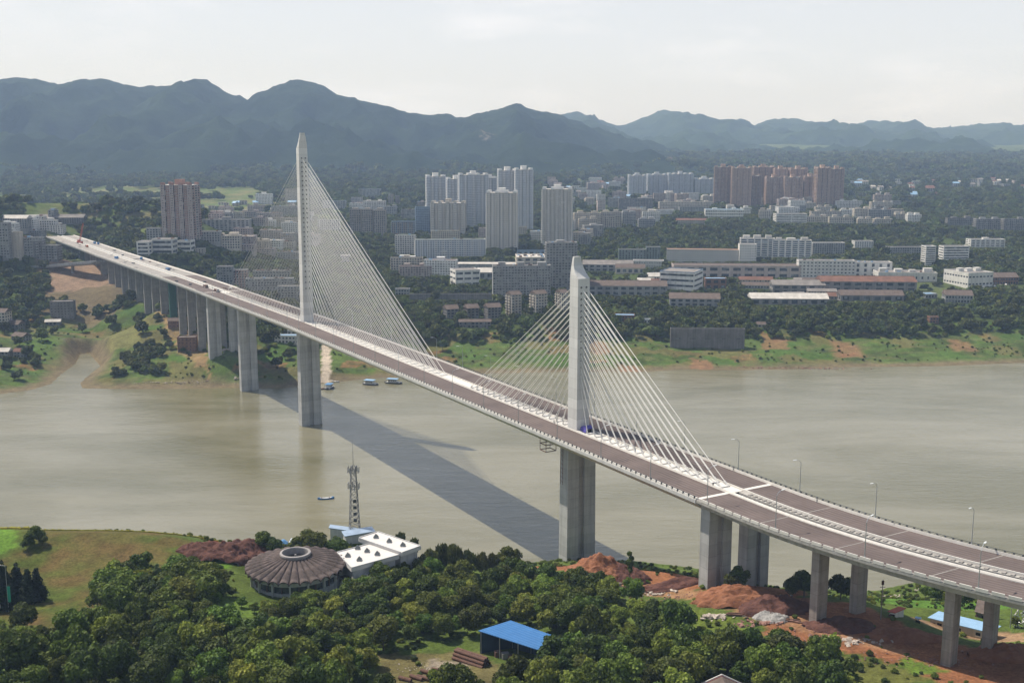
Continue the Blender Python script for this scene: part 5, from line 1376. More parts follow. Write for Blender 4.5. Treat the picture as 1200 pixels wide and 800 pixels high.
# the wood and the town greenery beyond: one mass of crowns
def scatter(name, pts, protos, kindcol, label=None, parent=None):
    """pts: rows x, y, z, rotation, scale, vertical scale"""
    me = bpy.data.meshes.new(name); n = len(pts)
    me.vertices.add(n); me.vertices.foreach_set('co', pts[:, :3].astype(np.float32).ravel())
    for nm, col in (('rot', pts[:, 3]), ('scl', pts[:, 4]), ('vsc', pts[:, 5])):
        a = me.attributes.new(nm, 'FLOAT', 'POINT'); a.data.foreach_set('value', col.astype(np.float32))
    a = me.attributes.new('pick', 'INT', 'POINT'); a.data.foreach_set('value', rng.integers(0, len(protos), n).astype(np.int32))
    o = bpy.data.objects.new(name, me); COL.objects.link(o); o['kind'] = 'stuff'
    ng = bpy.data.node_groups.new(name + '_scatter', 'GeometryNodeTree')
    ng.interface.new_socket('Geometry', in_out='INPUT', socket_type='NodeSocketGeometry'); ng.interface.new_socket('Geometry', in_out='OUTPUT', socket_type='NodeSocketGeometry')
    gi_ = ng.nodes.new('NodeGroupInput'); go = ng.nodes.new('NodeGroupOutput'); jn = ng.nodes.new('GeometryNodeJoinGeometry')
    def attr(nm, ty):
        a = ng.nodes.new('GeometryNodeInputNamedAttribute'); a.data_type = ty; a.inputs['Name'].default_value = nm; return a.outputs['Attribute']
    rot = ng.nodes.new('ShaderNodeCombineXYZ'); ng.links.new(attr('rot', 'FLOAT'), rot.inputs['Z'])
    sc = ng.nodes.new('ShaderNodeCombineXYZ'); sa = attr('scl', 'FLOAT')
    ng.links.new(sa, sc.inputs['X']); ng.links.new(sa, sc.inputs['Y']); ng.links.new(attr('vsc', 'FLOAT'), sc.inputs['Z'])
    pk = attr('pick', 'INT')
    for i, p in enumerate(protos):
        oi = ng.nodes.new('GeometryNodeObjectInfo'); oi.inputs['Object'].default_value = p; oi.inputs['As Instance'].default_value = True
        cmp_ = ng.nodes.new('FunctionNodeCompare'); cmp_.data_type = 'INT'; cmp_.operation = 'EQUAL'; cmp_.inputs[3].default_value = i
        ng.links.new(pk, cmp_.inputs[2])
        io = ng.nodes.new('GeometryNodeInstanceOnPoints')
        ng.links.new(gi_.outputs[0], io.inputs['Points']); ng.links.new(cmp_.outputs[0], io.inputs['Selection']); ng.links.new(oi.outputs['Geometry'], io.inputs['Instance'])
        ng.links.new(rot.outputs[0], io.inputs['Rotation']); ng.links.new(sc.outputs[0], io.inputs['Scale']); ng.links.new(io.outputs[0], jn.inputs[0])
    ng.links.new(jn.outputs[0], go.inputs[0])
    md = o.modifiers.new('scatter', 'NODES'); md.node_group = ng
    return o
def far_points():
    X = []; Y = []; S = []
    for y0, y1, dens, s0, s1 in ((1030, 1300, 75, .6, 1.3), (1300, 1700, 120, .85, 1.4), (1700, 2400, 190, 1.0, 1.6), (2400, 3700, 340, 1.2, 2.2), (3700, 5200, 900, 2.2, 3.6)):
        half = .50 * y1 + 60; n = int((y1 - y0) * 2 * half / dens)
        x = rng.uniform(-half, half, n); y = rng.uniform(y0, y1, n); k = np.abs(x) < .50 * y + 60
        X.append(x[k]); Y.append(y[k]); S.append(rng.uniform(s0, s1, k.sum()))
    n = 4200; x = rng.uniform(-620, -180, n); y = rng.uniform(800, 1030, n); X.append(x); Y.append(y); S.append(rng.uniform(.5, 1.0, n))
    X = np.concatenate(X); Y = np.concatenate(Y); S = np.concatenate(S)
    h, w, far, df, dn = base_h(X, Y)
    # open ground: fields, earthworks, roads
    keep = far & ~w & ((df > 78) | ((X < -150) & (Y < 1000)))
    nz = fbm(X / 120, Y / 120, 3, 91)
    keep &= (rng.uniform(size=len(X)) < np.clip(1.35 - 1.4 * np.abs(nz - .5) * 0 - np.clip(nz - .55, 0, 1) * 6, .12, 1))
    left = (X < -520) & (Y > 1500) & (Y < 3000); keep &= ~left | (fbm(X / 70, Y / 70, 3, 17) > .53)
    for P in ([(55, 322), (150, 316), (150, 338), (110, 342), (60, 338)], [(90, 262), (160, 264), (180, 284), (110, 288)]):
        keep &= ~in_poly(X, Y, pmask(P, 48))
    lf = (X < -150) & (Y < 1000); keep &= ~lf | ((fbm(X / 38, Y / 38, 3, 44) > .53) & (df > 26))
    for b in BL:
        _, _, _, _, _, cx, cy, ww, dp, ya = b
        dx = X - cx; dy = Y - cy; ca, sa = math.cos(-ya), math.sin(-ya); u = dx * ca - dy * sa; v = dx * sa + dy * ca
        keep &= ~((np.abs(u) < ww / 2 + 4) & (np.abs(v) < dp / 2 + 5))
    # keep the bridge corridor free
    rel = np.stack([X - C2[0], Y - C2[1]], -1); s_ = rel @ BU; o_ = rel @ BN - np.interp(s_, [k[0] for k in KN], [k[1] for k in KN]); keep &= ~((s_ < 0) & (np.abs(o_) < 20))
    X, Y, S = X[keep], Y[keep], S[keep]
    Z = height(X, Y)
    V = S * rng.uniform(.75, 1.1, len(S))
    # a tree in front of a building that shows in the photograph is low enough to leave it showing
    for b in BL:
        px0, px1, yt, yb, by = b[:5]
        tx, ty = pr(X, Y, Z + 10.0 * V)
        lim = yb - .22 * (yb - yt)
        m = (Y < by) & (tx > px0 - 1.5) & (tx < px1 + 1.5) & (ty < lim) & (pr(X, Y, Z)[1] < yb + 60)
        if m.any():
            zt = CAM_Z + (ray(600, lim)[2] / ray(600, lim)[1]) * Y[m]
            hmax = np.clip((zt - Z[m]) / 10.0, .12, 3)
            V[m] = np.minimum(V[m], hmax); S[m] = np.minimum(S[m], np.maximum(hmax * 1.5, .45))
    Z = Z - np.where(V < .5, .4, .3)
    return np.stack([X, Y, Z, rng.uniform(0, 6.28, len(X)), S, V], -1)
FP = far_points()
scatter('woodland', FP, protos, None)
fore_protos = []
for kd in ('dark', 'mid', 'dark', 'mid', 'light'):
    for o in bpy.data.objects:
        if o.name.startswith('crown') and o.data in CR[kd] and o not in fore_protos: fore_protos.append(o); break
edge = list(WOOD_REST)
edge += sample_px([(430, 664), (500, 672), (590, 676), (650, 678), (700, 690), (760, 716), (700, 710), (600, 700), (440, 712), (400, 735), (300, 748), (400, 712)], 900, 4.2, 42, [lawn2], 41)
edge += sample_px([(200, 740), (300, 752), (420, 745), (420, 770), (200, 765)], 500, 5, 46, [lawn2], 42)
ea = np.array(edge); ez = height(ea[:, 0], ea[:, 1]); es = rng.uniform(.55, 1.0, len(ea))
kk = ~((np.hypot(ea[:, 0] - hx_, ea[:, 1] - hy_) < 25) | in_poly(ea[:, 0], ea[:, 1], pmask([(395, 690), (500, 668), (500, 625), (390, 630)], 42)))
print('edge', kk.sum())
scatter('woods_behind', np.stack([ea[:, 0], ea[:, 1], ez - .5, rng.uniform(0, 6.28, len(ea)), es, es], -1)[kk], fore_protos, None)
# scrub: low bushes on the banks and undergrowth below the trees
def scrub():
    out = []
    n = 9500; x = rng.uniform(-700, 700, n); y = rng.uniform(740, 1120, n); h, w, far, df, dn = base_h(x, y)
    k = far & ~w & (df > 16) & (df < 120) & (rng.uniform(size=n) < np.where(df > 70, .9, np.where(fbm(x / 26, y / 14, 3, 12) > .54, .75, .10)))
    k &= ~in_poly(x, y, pmask([(374, 400), (388, 400), (391, 445), (371, 446)], 9))
    s = rng.uniform(.08, .26, n) * np.where(df > 70, 2.0, 1); out.append(np.stack([x, y, s], -1)[k])
    n = 9000; x = rng.uniform(-260, 260, n); y = rng.uniform(270, 545, n); h, w, far, df, dn = base_h(x, y)
    lawnp = pmask([(-30, 612), (60, 612), (200, 618), (250, 650), (262, 700), (190, 740), (60, 745), (-40, 720)], 49); soilp = pmask([(610, 640), (740, 645), (830, 672), (1010, 700), (1210, 765), (1260, 850), (1120, 840), (1050, 800), (940, 775), (850, 745), (760, 705), (600, 675)], 40)
    hallp = pmask([(270, 655), (500, 625), (500, 680), (400, 725), (280, 715)], 43); cl_ = pmask(clear, 46)
    k = ~far & ~w & (df > 0) & (dn > 6) & ~in_poly(x, y, lawnp) & ~(in_poly(x, y, soilp) & (rng.uniform(size=n) > .08)) & ~in_poly(x, y, hallp) & ~in_poly(x, y, pmask(lawn2, 45))
    k &= ~(in_poly(x, y, cl_) & (rng.uniform(size=n) > .10)) & ~in_poly(x, y, pmask([(1040, 700), (1200, 700), (1200, 765), (1040, 745)], 34))
    s = rng.uniform(.06, .20, n); out.append(np.stack([x, y, s], -1)[k])
    a = np.concatenate(out); z = height(a[:, 0], a[:, 1])
    return np.stack([a[:, 0], a[:, 1], z - a[:, 2] * 2.4, rng.uniform(0, 6.28, len(a)), a[:, 2] * 1.3, a[:, 2]], -1)
sp_pts = scrub()
bushes = []
for i, kd in enumerate(('mid', 'light', 'dark')):
    for o in bpy.data.objects:
        if o.name.startswith('crown') and o.data in CR[kd]: bushes.append(o); break
scatter('scrub', sp_pts, bushes, None)
# ------------------------------------------------------------------ round hall
def ring_pt(a, r, z): return (math.cos(a) * r, math.sin(a) * r, z)
hx, hy, hzz = hit(338, 700)
hy += 14.5; gz = hz(hx, hy) + .2
H_ = empty('round_hall', (hx, hy, gz), .06, 'round hall with a dark fluted shell roof and a white ring opening at its centre', 'hall')
M_hall = mat('hall_white_render', (.50, .50, .50), .85, .12, .3, .1, 2, streak=.25)
M_shell = mat('weathered_brown_shell', (.075, .057, .050), .9, .4, .5, .35, 2.5, col2=(.15, .115, .105), streak=.3)
M_ring = mat('ring_pale_concrete', (.30, .28, .27), .85, .15, .6, .15, 2)
RR, RW, EV = 18.0, 15.6, 6.2
g = MB(); n = 60
rings = []
for z, r in ((-5, RW), (2.6, RW), (2.6, RW - .5), (2.2, RW - .5)):
    rings.append([ring_pt(2 * PI * i / n, r, z) for i in range(n)])
g.loft(rings[:2], cap=False); g.loft([[ring_pt(2 * PI * i / n, RW, 5.2) for i in range(n)], [ring_pt(2 * PI * i / n, RW, EV + .4) for i in range(n)]], cap=False)
g.loft([[ring_pt(2 * PI * i / n, RW, 2.6) for i in range(n)], [ring_pt(2 * PI * i / n, RW - .7, 2.6) for i in range(n)]], cap=False)
g.build('wall', M_hall, H_)
g = MB(); g.loft([[ring_pt(2 * PI * i / n, RW - .7, 2.3) for i in range(n)], [ring_pt(2 * PI * i / n, RW - .7, 5.4) for i in range(n)]], cap=True); g.build('window', glass_mat('hall_glazing', (.03, .04, .045), (.12, .13, .13), (2, 2, 3.2), .6), H_)
for i in range(16):
    a = 2 * PI * i / 16; g = MB(); c = ring_pt(a, RW + .45, 0); g.cbox((c[0], c[1], EV / 2 - 1.2), (.9, .55, EV + 2.6), a)
    if i == 0: col0 = g.build('column', M_hall, H_)
    else: g.build('column', M_hall, H_)
    for k in (-.5,):
        a2 = a + PI / 16; c = ring_pt(a2, RW - .3, 0); g = MB(); g.cbox((c[0], c[1], 3.9), (.35, .3, 2.8), a2); g.build('window_mullion', M_rust, H_)
# barrel shells fanning from the ring
NP = 30; r0, r1 = 5.2, RR
g = MB(); nseg = 8; rings = []
for k in range(7):
    t = k / 6; r = r0 + (r1 - r0) * t; hw_ = r * math.tan(PI / NP) * 1.0; rise = .55 + .85 * t; zb = EV + 4.6 - 4.1 * t ** .9
    pts = []
    for j in range(nseg + 1):
        th = PI * j / nseg; pts.append((r, -math.cos(th) * hw_, zb + math.sin(th) * rise))
    rings.append(pts)
inner = [[(p[0], p[1] * .93, p[2] - .28) for p in rg] for rg in rings]
g.loft(rings, cap=False, closed=False); g.loft(inner[::-1], cap=False, closed=False)
for j in range(nseg):
    g.mesh([rings[-1][j], rings[-1][j + 1], inner[-1][j + 1], inner[-1][j]], [(0, 1, 2, 3)])
sh0 = g.build('roof_shell', M_shell, H_, smooth=False, fix=False)
for i in range(1, NP):
    o = sh0.copy(); COL.objects.link(o); reg(o, H_); o.rotation_euler = (0, 0, 2 * PI * i / NP)
g = MB(); n = 48
prof = [(5.1, EV + 4.4), (5.6, EV + 5.6), (5.5, EV + 6.1), (4.75, EV + 6.2), (4.6, EV + 5.9), (4.6, EV + 3.0)]
for (ra, za), (rb, zb) in zip(prof[:-1], prof[1:]):
    g.loft([[ring_pt(2 * PI * i / n, ra, za) for i in range(n)], [ring_pt(2 * PI * i / n, rb, zb) for i in range(n)]], cap=False)
g.build('roof_ring', M_ring, H_, smooth=True, fix=False)
g = MB(); g.poly([ring_pt(2 * PI * i / n, 4.65, EV + 3.6) for i in range(n)]); g.build('painted_opening_shade', M_black, H_)  # black disc paints the shade down inside the ring opening
g = MB(); g.box(-.3, -.3, EV + 3.6, .3, .3, EV + 5.2); g.build('roof_vent', M_ring, H_)

# ------------------------------------------------------------------ white flat-roofed hall
M_wroof = mat('warm_white_roof', (.62, .59, .56), .85, .08, .3, .1, 2)  # warm white roof tone, a little paler than the walls
zt = 51.0
def world_poly(pxs, z): return [tuple(un(x, y, z)[:2]) for x, y in pxs]
def rect3(pA, pB, pC, z):     # parallelogram squared off from three roof corners
    A, B_, C_ = [np.array(un(*p, z)[:2]) for p in (pA, pB, pC)]
    return [tuple(A), tuple(B_), tuple(B_ + (C_ - A)), tuple(C_)]
P1 = rect3((411.6, 665.5), (468, 650), (394.6, 647), zt)
P2 = rect3((471, 647.5), (493.5, 639.5), (420, 630), zt + 1.0)
orig = np.mean(np.array(P1), 0)
WH = empty('white_hall', (orig[0], orig[1], 42), 0, 'low white flat-roofed hall with rows of pyramid skylights joined to the round hall', 'hall')
def loc(P): return [(x - orig[0], y - orig[1]) for x, y in P]
def inset(P, d):
    c = np.mean(np.array(P), 0); return [tuple(np.array(p) + (c - np.array(p)) / np.linalg.norm(c - np.array(p)) * d) for p in P]
for P, z in ((P1, zt - 42), (P2, zt - 41)):
    g = MB(); g.prism(inset(loc(P), 1.6), -6, z - 1.4); g.build('wall', M_hall, WH)
    g = MB(); g.prism(loc(P), z - 1.39, z); g.build('roof', M_wroof, WH)
    q = loc(P); g = MB()
    for a, b in zip(q, q[1:] + q[:1]):
        a = np.array(a); b = np.array(b); m_ = (a + b) / 2; L = np.linalg.norm(b - a); g.cbox((m_[0] * .992, m_[1] * .992, z + .16), (L - .7, .3, .3), math.atan2(b[1] - a[1], b[0] - a[0]))
    g.build('parapet', M_hall, WH)
def pyr(px, py, z):
    p = un(px, py, z); x, y = p[0] - orig[0], p[1] - orig[1]; a = 1.0
    g = MB(); g.box(x - a * .8, y - a * .8, z - 42 + .003, x + a * .8, y + a * .8, z - 42 + .4)
    g.build('skylight_kerb', M_hall, WH)
    g = MB(); g.mesh([(x - a, y - a, z - 41.6), (x + a, y - a, z - 41.6), (x + a, y + a, z - 41.6), (x - a, y + a, z - 41.6), (x, y, z - 40.2)], [(0, 1, 4), (1, 2, 4), (2, 3, 4), (3, 0, 4), (3, 2, 1, 0)]); g.build('skylight', mat('skylight_glass', (.12, .13, .13), .3, .2, 1), WH)
for px, py in ((419, 643), (430, 646.5), (407.5, 652), (442, 650), (421, 656.5)): pyr(px, py, zt)
for px, py in ((440.5, 630), (456, 635), (472, 639.5)): pyr(px, py, zt + 1.0)
P3 = rect3((431, 684), (452, 673), (417, 671), 47)
g = MB(); g.prism(loc(P3), 3.8, 5.0); g.prism(inset(loc(P3), 1), -5, 3.8); g.build('porch_roof', M_wroof, WH)
P4 = rect3((424, 683), (432, 681), (396, 675), 46); g = MB(); g.prism(loc(P4), 3.2, 4.0); g.build('walkway_roof', M_shell, WH)
P5 = rect3((426, 687), (431, 683), (399, 679), 45); g = MB(); g.prism(loc(P5), 1.5, 2.4); g.build('walkway_wall', M_wroof, WH)

# ------------------------------------------------------------------ telecom mast
tx, ty, tz = un(416, 628, 37)
MT = empty('telecom_mast', (tx, ty, tz), .3, 'grey lattice telecom mast with panel antennas and a long thin spike by the river', 'mast')
zt_ = CAM_Z + ray(415, 546)[2] / ray(415, 546)[1] * ty - tz; zs_ = CAM_Z + ray(415, 516)[2] / ray(415, 516)[1] * ty - tz
g = MB(); N = 13
def wid(z): return 2.3 - 1.35 * (z / zt_) ** .8
cor = [(-1, -1), (1, -1), (1, 1), (-1, 1)]
for i in range(N):
    z0 = zt_ * i / N; z1 = zt_ * (i + 1) / N; a, b = wid(z0), wid(z1)
    for k in range(4):
        p, q = cor[k], cor[(k + 1) % 4]
        g.tube((p[0] * a, p[1] * a, z0), (p[0] * b, p[1] * b, z1), .13, 4)
        g.tube((p[0] * a, p[1] * a, z0), (q[0] * b, q[1] * b, z1), .07, 4); g.tube((q[0] * a, q[1] * a, z0), (p[0] * b, p[1] * b, z1), .07, 4)
        g.tube((p[0] * b, p[1] * b, z1), (q[0] * b, q[1] * b, z1), .07, 4)
g.build('lattice_frame', mat('mast_steel', (.20, .20, .21), .55, .15, 1, metal=.3), MT)
g = MB(); g.tube((0, 0, zt_), (0, 0, zs_), .12, 5, .04); g.build('spike', M_rail, MT)
for zz in (zt_ - 1.5, zt_ - 8.5):
    g = MB(); n = 10
    for i in range(n): g.tube(ring_pt(2 * PI * i / n, 2.3, zz - .8), ring_pt(2 * PI * (i + 1) / n, 2.3, zz - .8), .07, 4)
    for i in range(4): g.tube((0, 0, zz - .8), ring_pt(PI / 2 * i + .3, 2.3, zz - .8), .06, 4)
    g.build('antenna_ring', M_rail, MT)
    for i in range(8):
        a = 2 * PI * i / 8; c = ring_pt(a, 2.45, zz); g = MB(); g.cbox(c, (.2, .38, 2.6), a); g.build('panel_antenna', mat('antenna_grey', (.32, .32, .33), .6, .1, 1), MT)
for i in range(4):
    g = MB(); g.cbox((0, -wid(zt_ * (.5 - i * .09)) - .1, zt_ * (.52 - i * .09)), (1.4, .35, 1.3), 0); g.build('equipment_box', M_rail, MT)

# ------------------------------------------------------------------ river-side roofs, tarpaulins
def shed_poly(pts, z, label, name, roof, wall=M_hall, cat='shed', th=.35, zb=None, open_=False, eave=.5):
    P = world_poly(pts, z) if len(pts) == 4 else rect3(*pts, z)
    o = np.mean(np.array(P), 0); g0 = hz(*o) if zb is None else zb
    r = empty(name, (o[0], o[1], g0), 0, label, cat)
    q = [(x - o[0], y - o[1]) for x, y in P]
    g = MB(); g.prism(q, z - th - g0, z - g0); g.build('roof', roof, r)
    w_ = inset(q, eave * 1.4)
    if not open_:
        g = MB(); g.prism(w_, -2, z - th - g0); g.build('wall', wall, r)
    else:
        for p in w_: g = MB(); g.tube((p[0], p[1], -2), (p[0], p[1], z - th - g0), .14, 6); g.build('post', M_steel, r)
    return r, q, g0
shed_poly(((385, 618), (436, 625), (387, 614)), 40, 'long low pale blue roof on the river bank behind the dark trees', 'riverside_shed', mat('dull_blue_roof', (.27, .35, .46), .6, .2, .3))
shed_poly(((404, 628), (440, 622), (400, 622)), 42, 'small grey-blue roof at the foot of the telecom mast', 'mast_shed', mat('dull_blue_roof', (.27, .35, .46)))
def sheet(px, py, w, d, z, m_, label, nm='tarpaulin', cat='tarpaulin', seed=1, h=1.2):
    x, y, zz = hit(px, py); r = random.Random(seed); n = 7; vs = []
    for j in range(n):
        for i in range(n):
            u = i / (n - 1) * 2 - 1; v = j / (n - 1) * 2 - 1
            hh = h * max(0, 1 - u * u * .9) * max(0, 1 - v * v * .9) + r.uniform(0, .35)
            vs.append((u * w / 2 + r.uniform(-.2, .2), v * d / 2 + r.uniform(-.2, .2), hh if abs(u) < 1 and abs(v) < 1 else -.3))
    g = MB(); g.mesh(vs, [(j * n + i, j * n + i + 1, (j + 1) * n + i + 1, (j + 1) * n + i) for j in range(n - 1) for i in range(n - 1)])
    o = g.build(nm, m_); o.location = (x, y, zz); tag(o, label, cat); return o
M_tarp = mat('blue_tarpaulin', (.12, .28, .52), .5, .2, .6, .2, 1); M_tarpw = mat('pale_tarpaulin', (.55, .60, .68), .55, .15, .6, .2, 1)
sheet(332, 640, 6, 5, 0, M_tarp, 'crumpled bright blue tarpaulin heap on the bank right of the soil heap', seed=3, h=3.2)
sheet(343, 638, 4.5, 4, 0, M_tarpw, 'pale crumpled sheet beside the blue tarpaulin on the bank', seed=4, h=3.4)
# ------------------------------------------------------------------ soil, gravel and rubble
def mound(px, py, w, d, h, m_, label, nm, cat, seed, yaw=0.0, rough=.5, base=None):
    h = h * .8
    x, y, zz = hit(px, py) if base is None else base; n = 44; vs = []
    for j in range(n):
        for i in range(n):
            u = i / (n - 1) * 2 - 1; v = j / (n - 1) * 2 - 1; rr = math.hypot(u, v)
            f = max(0, 1 - rr * (1 + .5 * (float(fbm(np.array([u * 2.2 + seed * 3]), np.array([v * 2.2]), 3, seed + 5)[0]) - .5))) ** .7
            nn = float(fbm(np.array([u * 3 + seed]), np.array([v * 3 + seed]), 4, seed)[0]); n2_ = float(ridged(np.array([u * 5]), np.array([v * 5]), 3, seed + 2)[0])
            n3_ = float(ridged(np.array([u * 14]), np.array([v * 14]), 3, seed + 4)[0]); z = h * f * (1 - rough + rough * 2 * nn) + ((n2_ - .5) * .34 + (n3_ - .5) * .16) * h * min(1, f * 3)
            X_ = u * w / 2 * (1 + .2 * (nn - .5)); Y_ = v * d / 2
            xa = X_ * math.cos(yaw) - Y_ * math.sin(yaw); ya = X_ * math.sin(yaw) + Y_ * math.cos(yaw)
            gz_ = 0
            vs.append((xa, ya, z if f > 0 else -1.5))
    XY = np.array(vs); hh = height(XY[:, 0] + x, XY[:, 1] + y, True) - zz
    vs = [(a[0], a[1], a[2] + float(b) - .15) for a, b in zip(vs, hh)]
    g = MB(); g.mesh(vs, [(j * n + i, j * n + i + 1, (j + 1) * n + i + 1, (j + 1) * n + i) for j in range(n - 1) for i in range(n - 1)])
    o = g.build(nm, m_, smooth=True); o.location = (x, y, zz); return tag(o, label, cat)
M_soil = mat('red_soil', (.30, .115, .055), .98, .35, .25, .7, 1.2, col2=(.34, .155, .085)); M_dsoil = mat('dark_red_soil', (.13, .055, .042), .98, .4, .3, .8, 1.0, col2=(.165, .078, .06)); M_gravel = mat('pale_gravel', (.33, .32, .31), .95, .3, 1.2, .5, 4)
mound(262, 652, 30, 14, 7.5, M_dsoil, 'dark reddish soil heap on the bank left of the round hall, main ridge', 'soil_heap', 'soil heap', 3)
mound(292, 650, 26, 12, 7.0, M_dsoil, 'dark reddish soil heap on the bank just behind the round hall', 'soil_heap', 'soil heap', 5)
mound(235, 647, 18, 9, 4.5, M_dsoil, 'low dark reddish soil heap at the lawn edge', 'soil_heap', 'soil heap', 7)
mound(702, 672, 26, 16, 7.5, M_soil, 'red soil heap right of the near pylon leg', 'soil_heap', 'soil heap', 9)
mound(728, 676, 24, 14, 5.5, M_dsoil, 'darker red soil heap around the lone slender tree', 'soil_heap', 'soil heap', 11)
mound(790, 688, 30, 10, 3.5, M_dsoil, 'low dark soil bank behind the haul road', 'soil_heap', 'soil heap', 13)
mound(862, 704, 34, 16, 6.5, M_soil, 'steep red soil heap under the wide pier pair', 'soil_heap', 'soil heap', 15)
mound(905, 716, 26, 15, 6.0, M_dsoil, 'shaded red soil heap left of the first slim pier', 'soil_heap', 'soil heap', 17)
mound(985, 735, 24, 12, 4.0, M_dsoil, 'dark soil heap between the slim piers', 'soil_heap', 'soil heap', 19)
mound(1180, 770, 24, 14, 5.0, M_soil, 'soil heap beside the third pier pair', 'soil_heap', 'soil heap', 21)
mound(1060, 748, 26, 12, 3.0, M_soil, 'low earth bank in front of the blue-roofed site hut', 'soil_heap', 'soil heap', 23)
mound(896, 724, 10.5, 7, 2.6, M_gravel, 'pale grey gravel heap, left of two by the haul road', 'gravel_heap', 'gravel heap', 25, rough=.12)
mound(909, 727, 10, 7, 2.9, M_gravel, 'pale grey gravel heap, right of two by the haul road', 'gravel_heap', 'gravel heap', 27, rough=.12)
def rubble(px, py, w, d, n, m_, label, seed, smin=.3, smax=1.1, nm='rubble'):
    x, y, zz = hit(px, py); r = random.Random(seed); g = MB()
    for _ in range(n):
        a = r.gauss(0, .3) * w; b = r.gauss(0, .3) * d; s = r.uniform(smin, smax); gz_ = hz(x + a, y + b) - zz
        k = len(g.v); pts = [(a + r.uniform(-1, 1) * s, b + r.uniform(-1, 1) * s, gz_ + r.uniform(-.2, 1) * s) for _ in range(8)]
        bm = bmesh.new()
        for p in pts: bm.verts.new(p)
        try: bmesh.ops.convex_hull(bm, input=bm.verts)
        except Exception: pass
        bm.verts.index_update(); g.mesh([tuple(v.co) for v in bm.verts], [tuple(v.index for v in f.verts) for f in bm.faces]); bm.free()
    o = g.build(nm, m_); o.location = (x, y, zz); tag(o, label, 'rubble', None, 'stuff'); return o
M_rub = mat('broken_concrete', (.42, .36, .31), .9, .35, .9, .3, 3); M_rubr = mat('broken_brick', (.27, .15, .12), .9, .4, .9, .3, 3)
rubble(775, 696, 12, 6, 40, M_rub, 'broken concrete pieces beside the haul road', 1); rubble(848, 706, 8, 4, 45, M_rub, 'pale stone pile beside the haul road', 2, .25, .7); rubble(832, 724, 12, 5, 45, M_rub, 'scattered concrete blocks in the weeds', 3, .4, 1.4)
rubble(890, 731, 16, 4, 60, M_rubr, 'brown debris in front of the gravel heaps', 4); rubble(1000, 752, 16, 5, 50, M_rub, 'debris at the edge of the haul road', 5); rubble(972, 750, 10, 5, 40, M_rub, 'white rubble below the first slim pier', 6)
rubble(700, 684, 12, 5, 70, M_rub, 'rubble strewn over the building ruin', 7); rubble(915, 702, 8, 5, 30, M_rub, 'white stones at the foot of the wide piers', 8); rubble(1160, 765, 20, 4, 40, M_rubr, 'stones lining the site track', 9, .3, .9)
rubble(1090, 690, 12, 5, 40, M_rub, 'pale stones on the garden bank', 10, .3, .9); rubble(262, 412, 14, 10, 60, M_rub, 'rubble under the left approach piers', 12, .5, 1.6); rubble(285, 446, 12, 6, 30, M_rub, 'broken slabs at the water edge under the bridge', 13, .6, 2.0)
rubble(735, 690, 10, 6, 30, M_rubr, 'brick debris beside the slender tree', 14); rubble(1045, 700, 10, 6, 30, M_rub, 'stones in the garden', 15, .3, .8)
# ruin with roofless walls
x, y, zz = hit(712, 692)
r = empty('ruined_shed', (x, y, zz), -.15, 'low roofless ruin with pale broken walls at the woods edge', 'ruin')
g = MB(); g.box(-8, -2.5, -1, 8, -2.1, 1.6); g.box(-8, 2.1, -1, 5, 2.5, 2.4); g.box(-8, -2.1, -1, -7.6, 2.1, 2.0); g.box(7.6, -2.1, -1, 8, 2.1, 1.2); g.box(-1, -2.1, -1, -.6, 2.1, 1.8); g.build('wall', M_rub, r)
g = MB(); g.box(-6, -1.6, 1.5, 4, 1.9, 1.75); g.build('fallen_slab', M_rubr, r)
rubble(800, 700, 30, 8, 120, M_rubr, 'small clods and stones strewn over the red earth by the haul road', 31, .12, .5)
rubble(940, 748, 34, 10, 140, M_rubr, 'clods and stones strewn over the red earth below the viaduct', 32, .12, .5)
rubble(1085, 775, 34, 10, 120, M_rubr, 'clods and stones strewn round the third pier pair', 33, .12, .5)
rubble(500, 785, 16, 6, 50, M_rub, 'small stones on the clearing around the pipes', 34, .1, .35)
rubble(200, 452, 60, 3, 80, M_rub, 'stones along the water edge by the creek mouth', 35, .3, 1.0)
rubble(930, 432, 110, 3, 120, M_rubr, 'stones along the muddy water edge of the far bank', 36, .3, 1.0)
# beams and boards
for i, (px, py, L, yaw, lb) in enumerate([(872, 722, 12, -.15, 'dark steel beam lying left of the gravel heaps'), (921, 728, 11, -.45, 'dark board lying right of the gravel heaps')]):
    x, y, zz = hit(px, py); g = MB(); g.cbox((0, 0, .35), (L, .9, .5), yaw); g.cbox((0, .6, .7), (L * .9, .5, .3), yaw + .03); o = g.build('steel_beam', M_rust); o.location = (x, y, zz); tag(o, lb, 'beam')
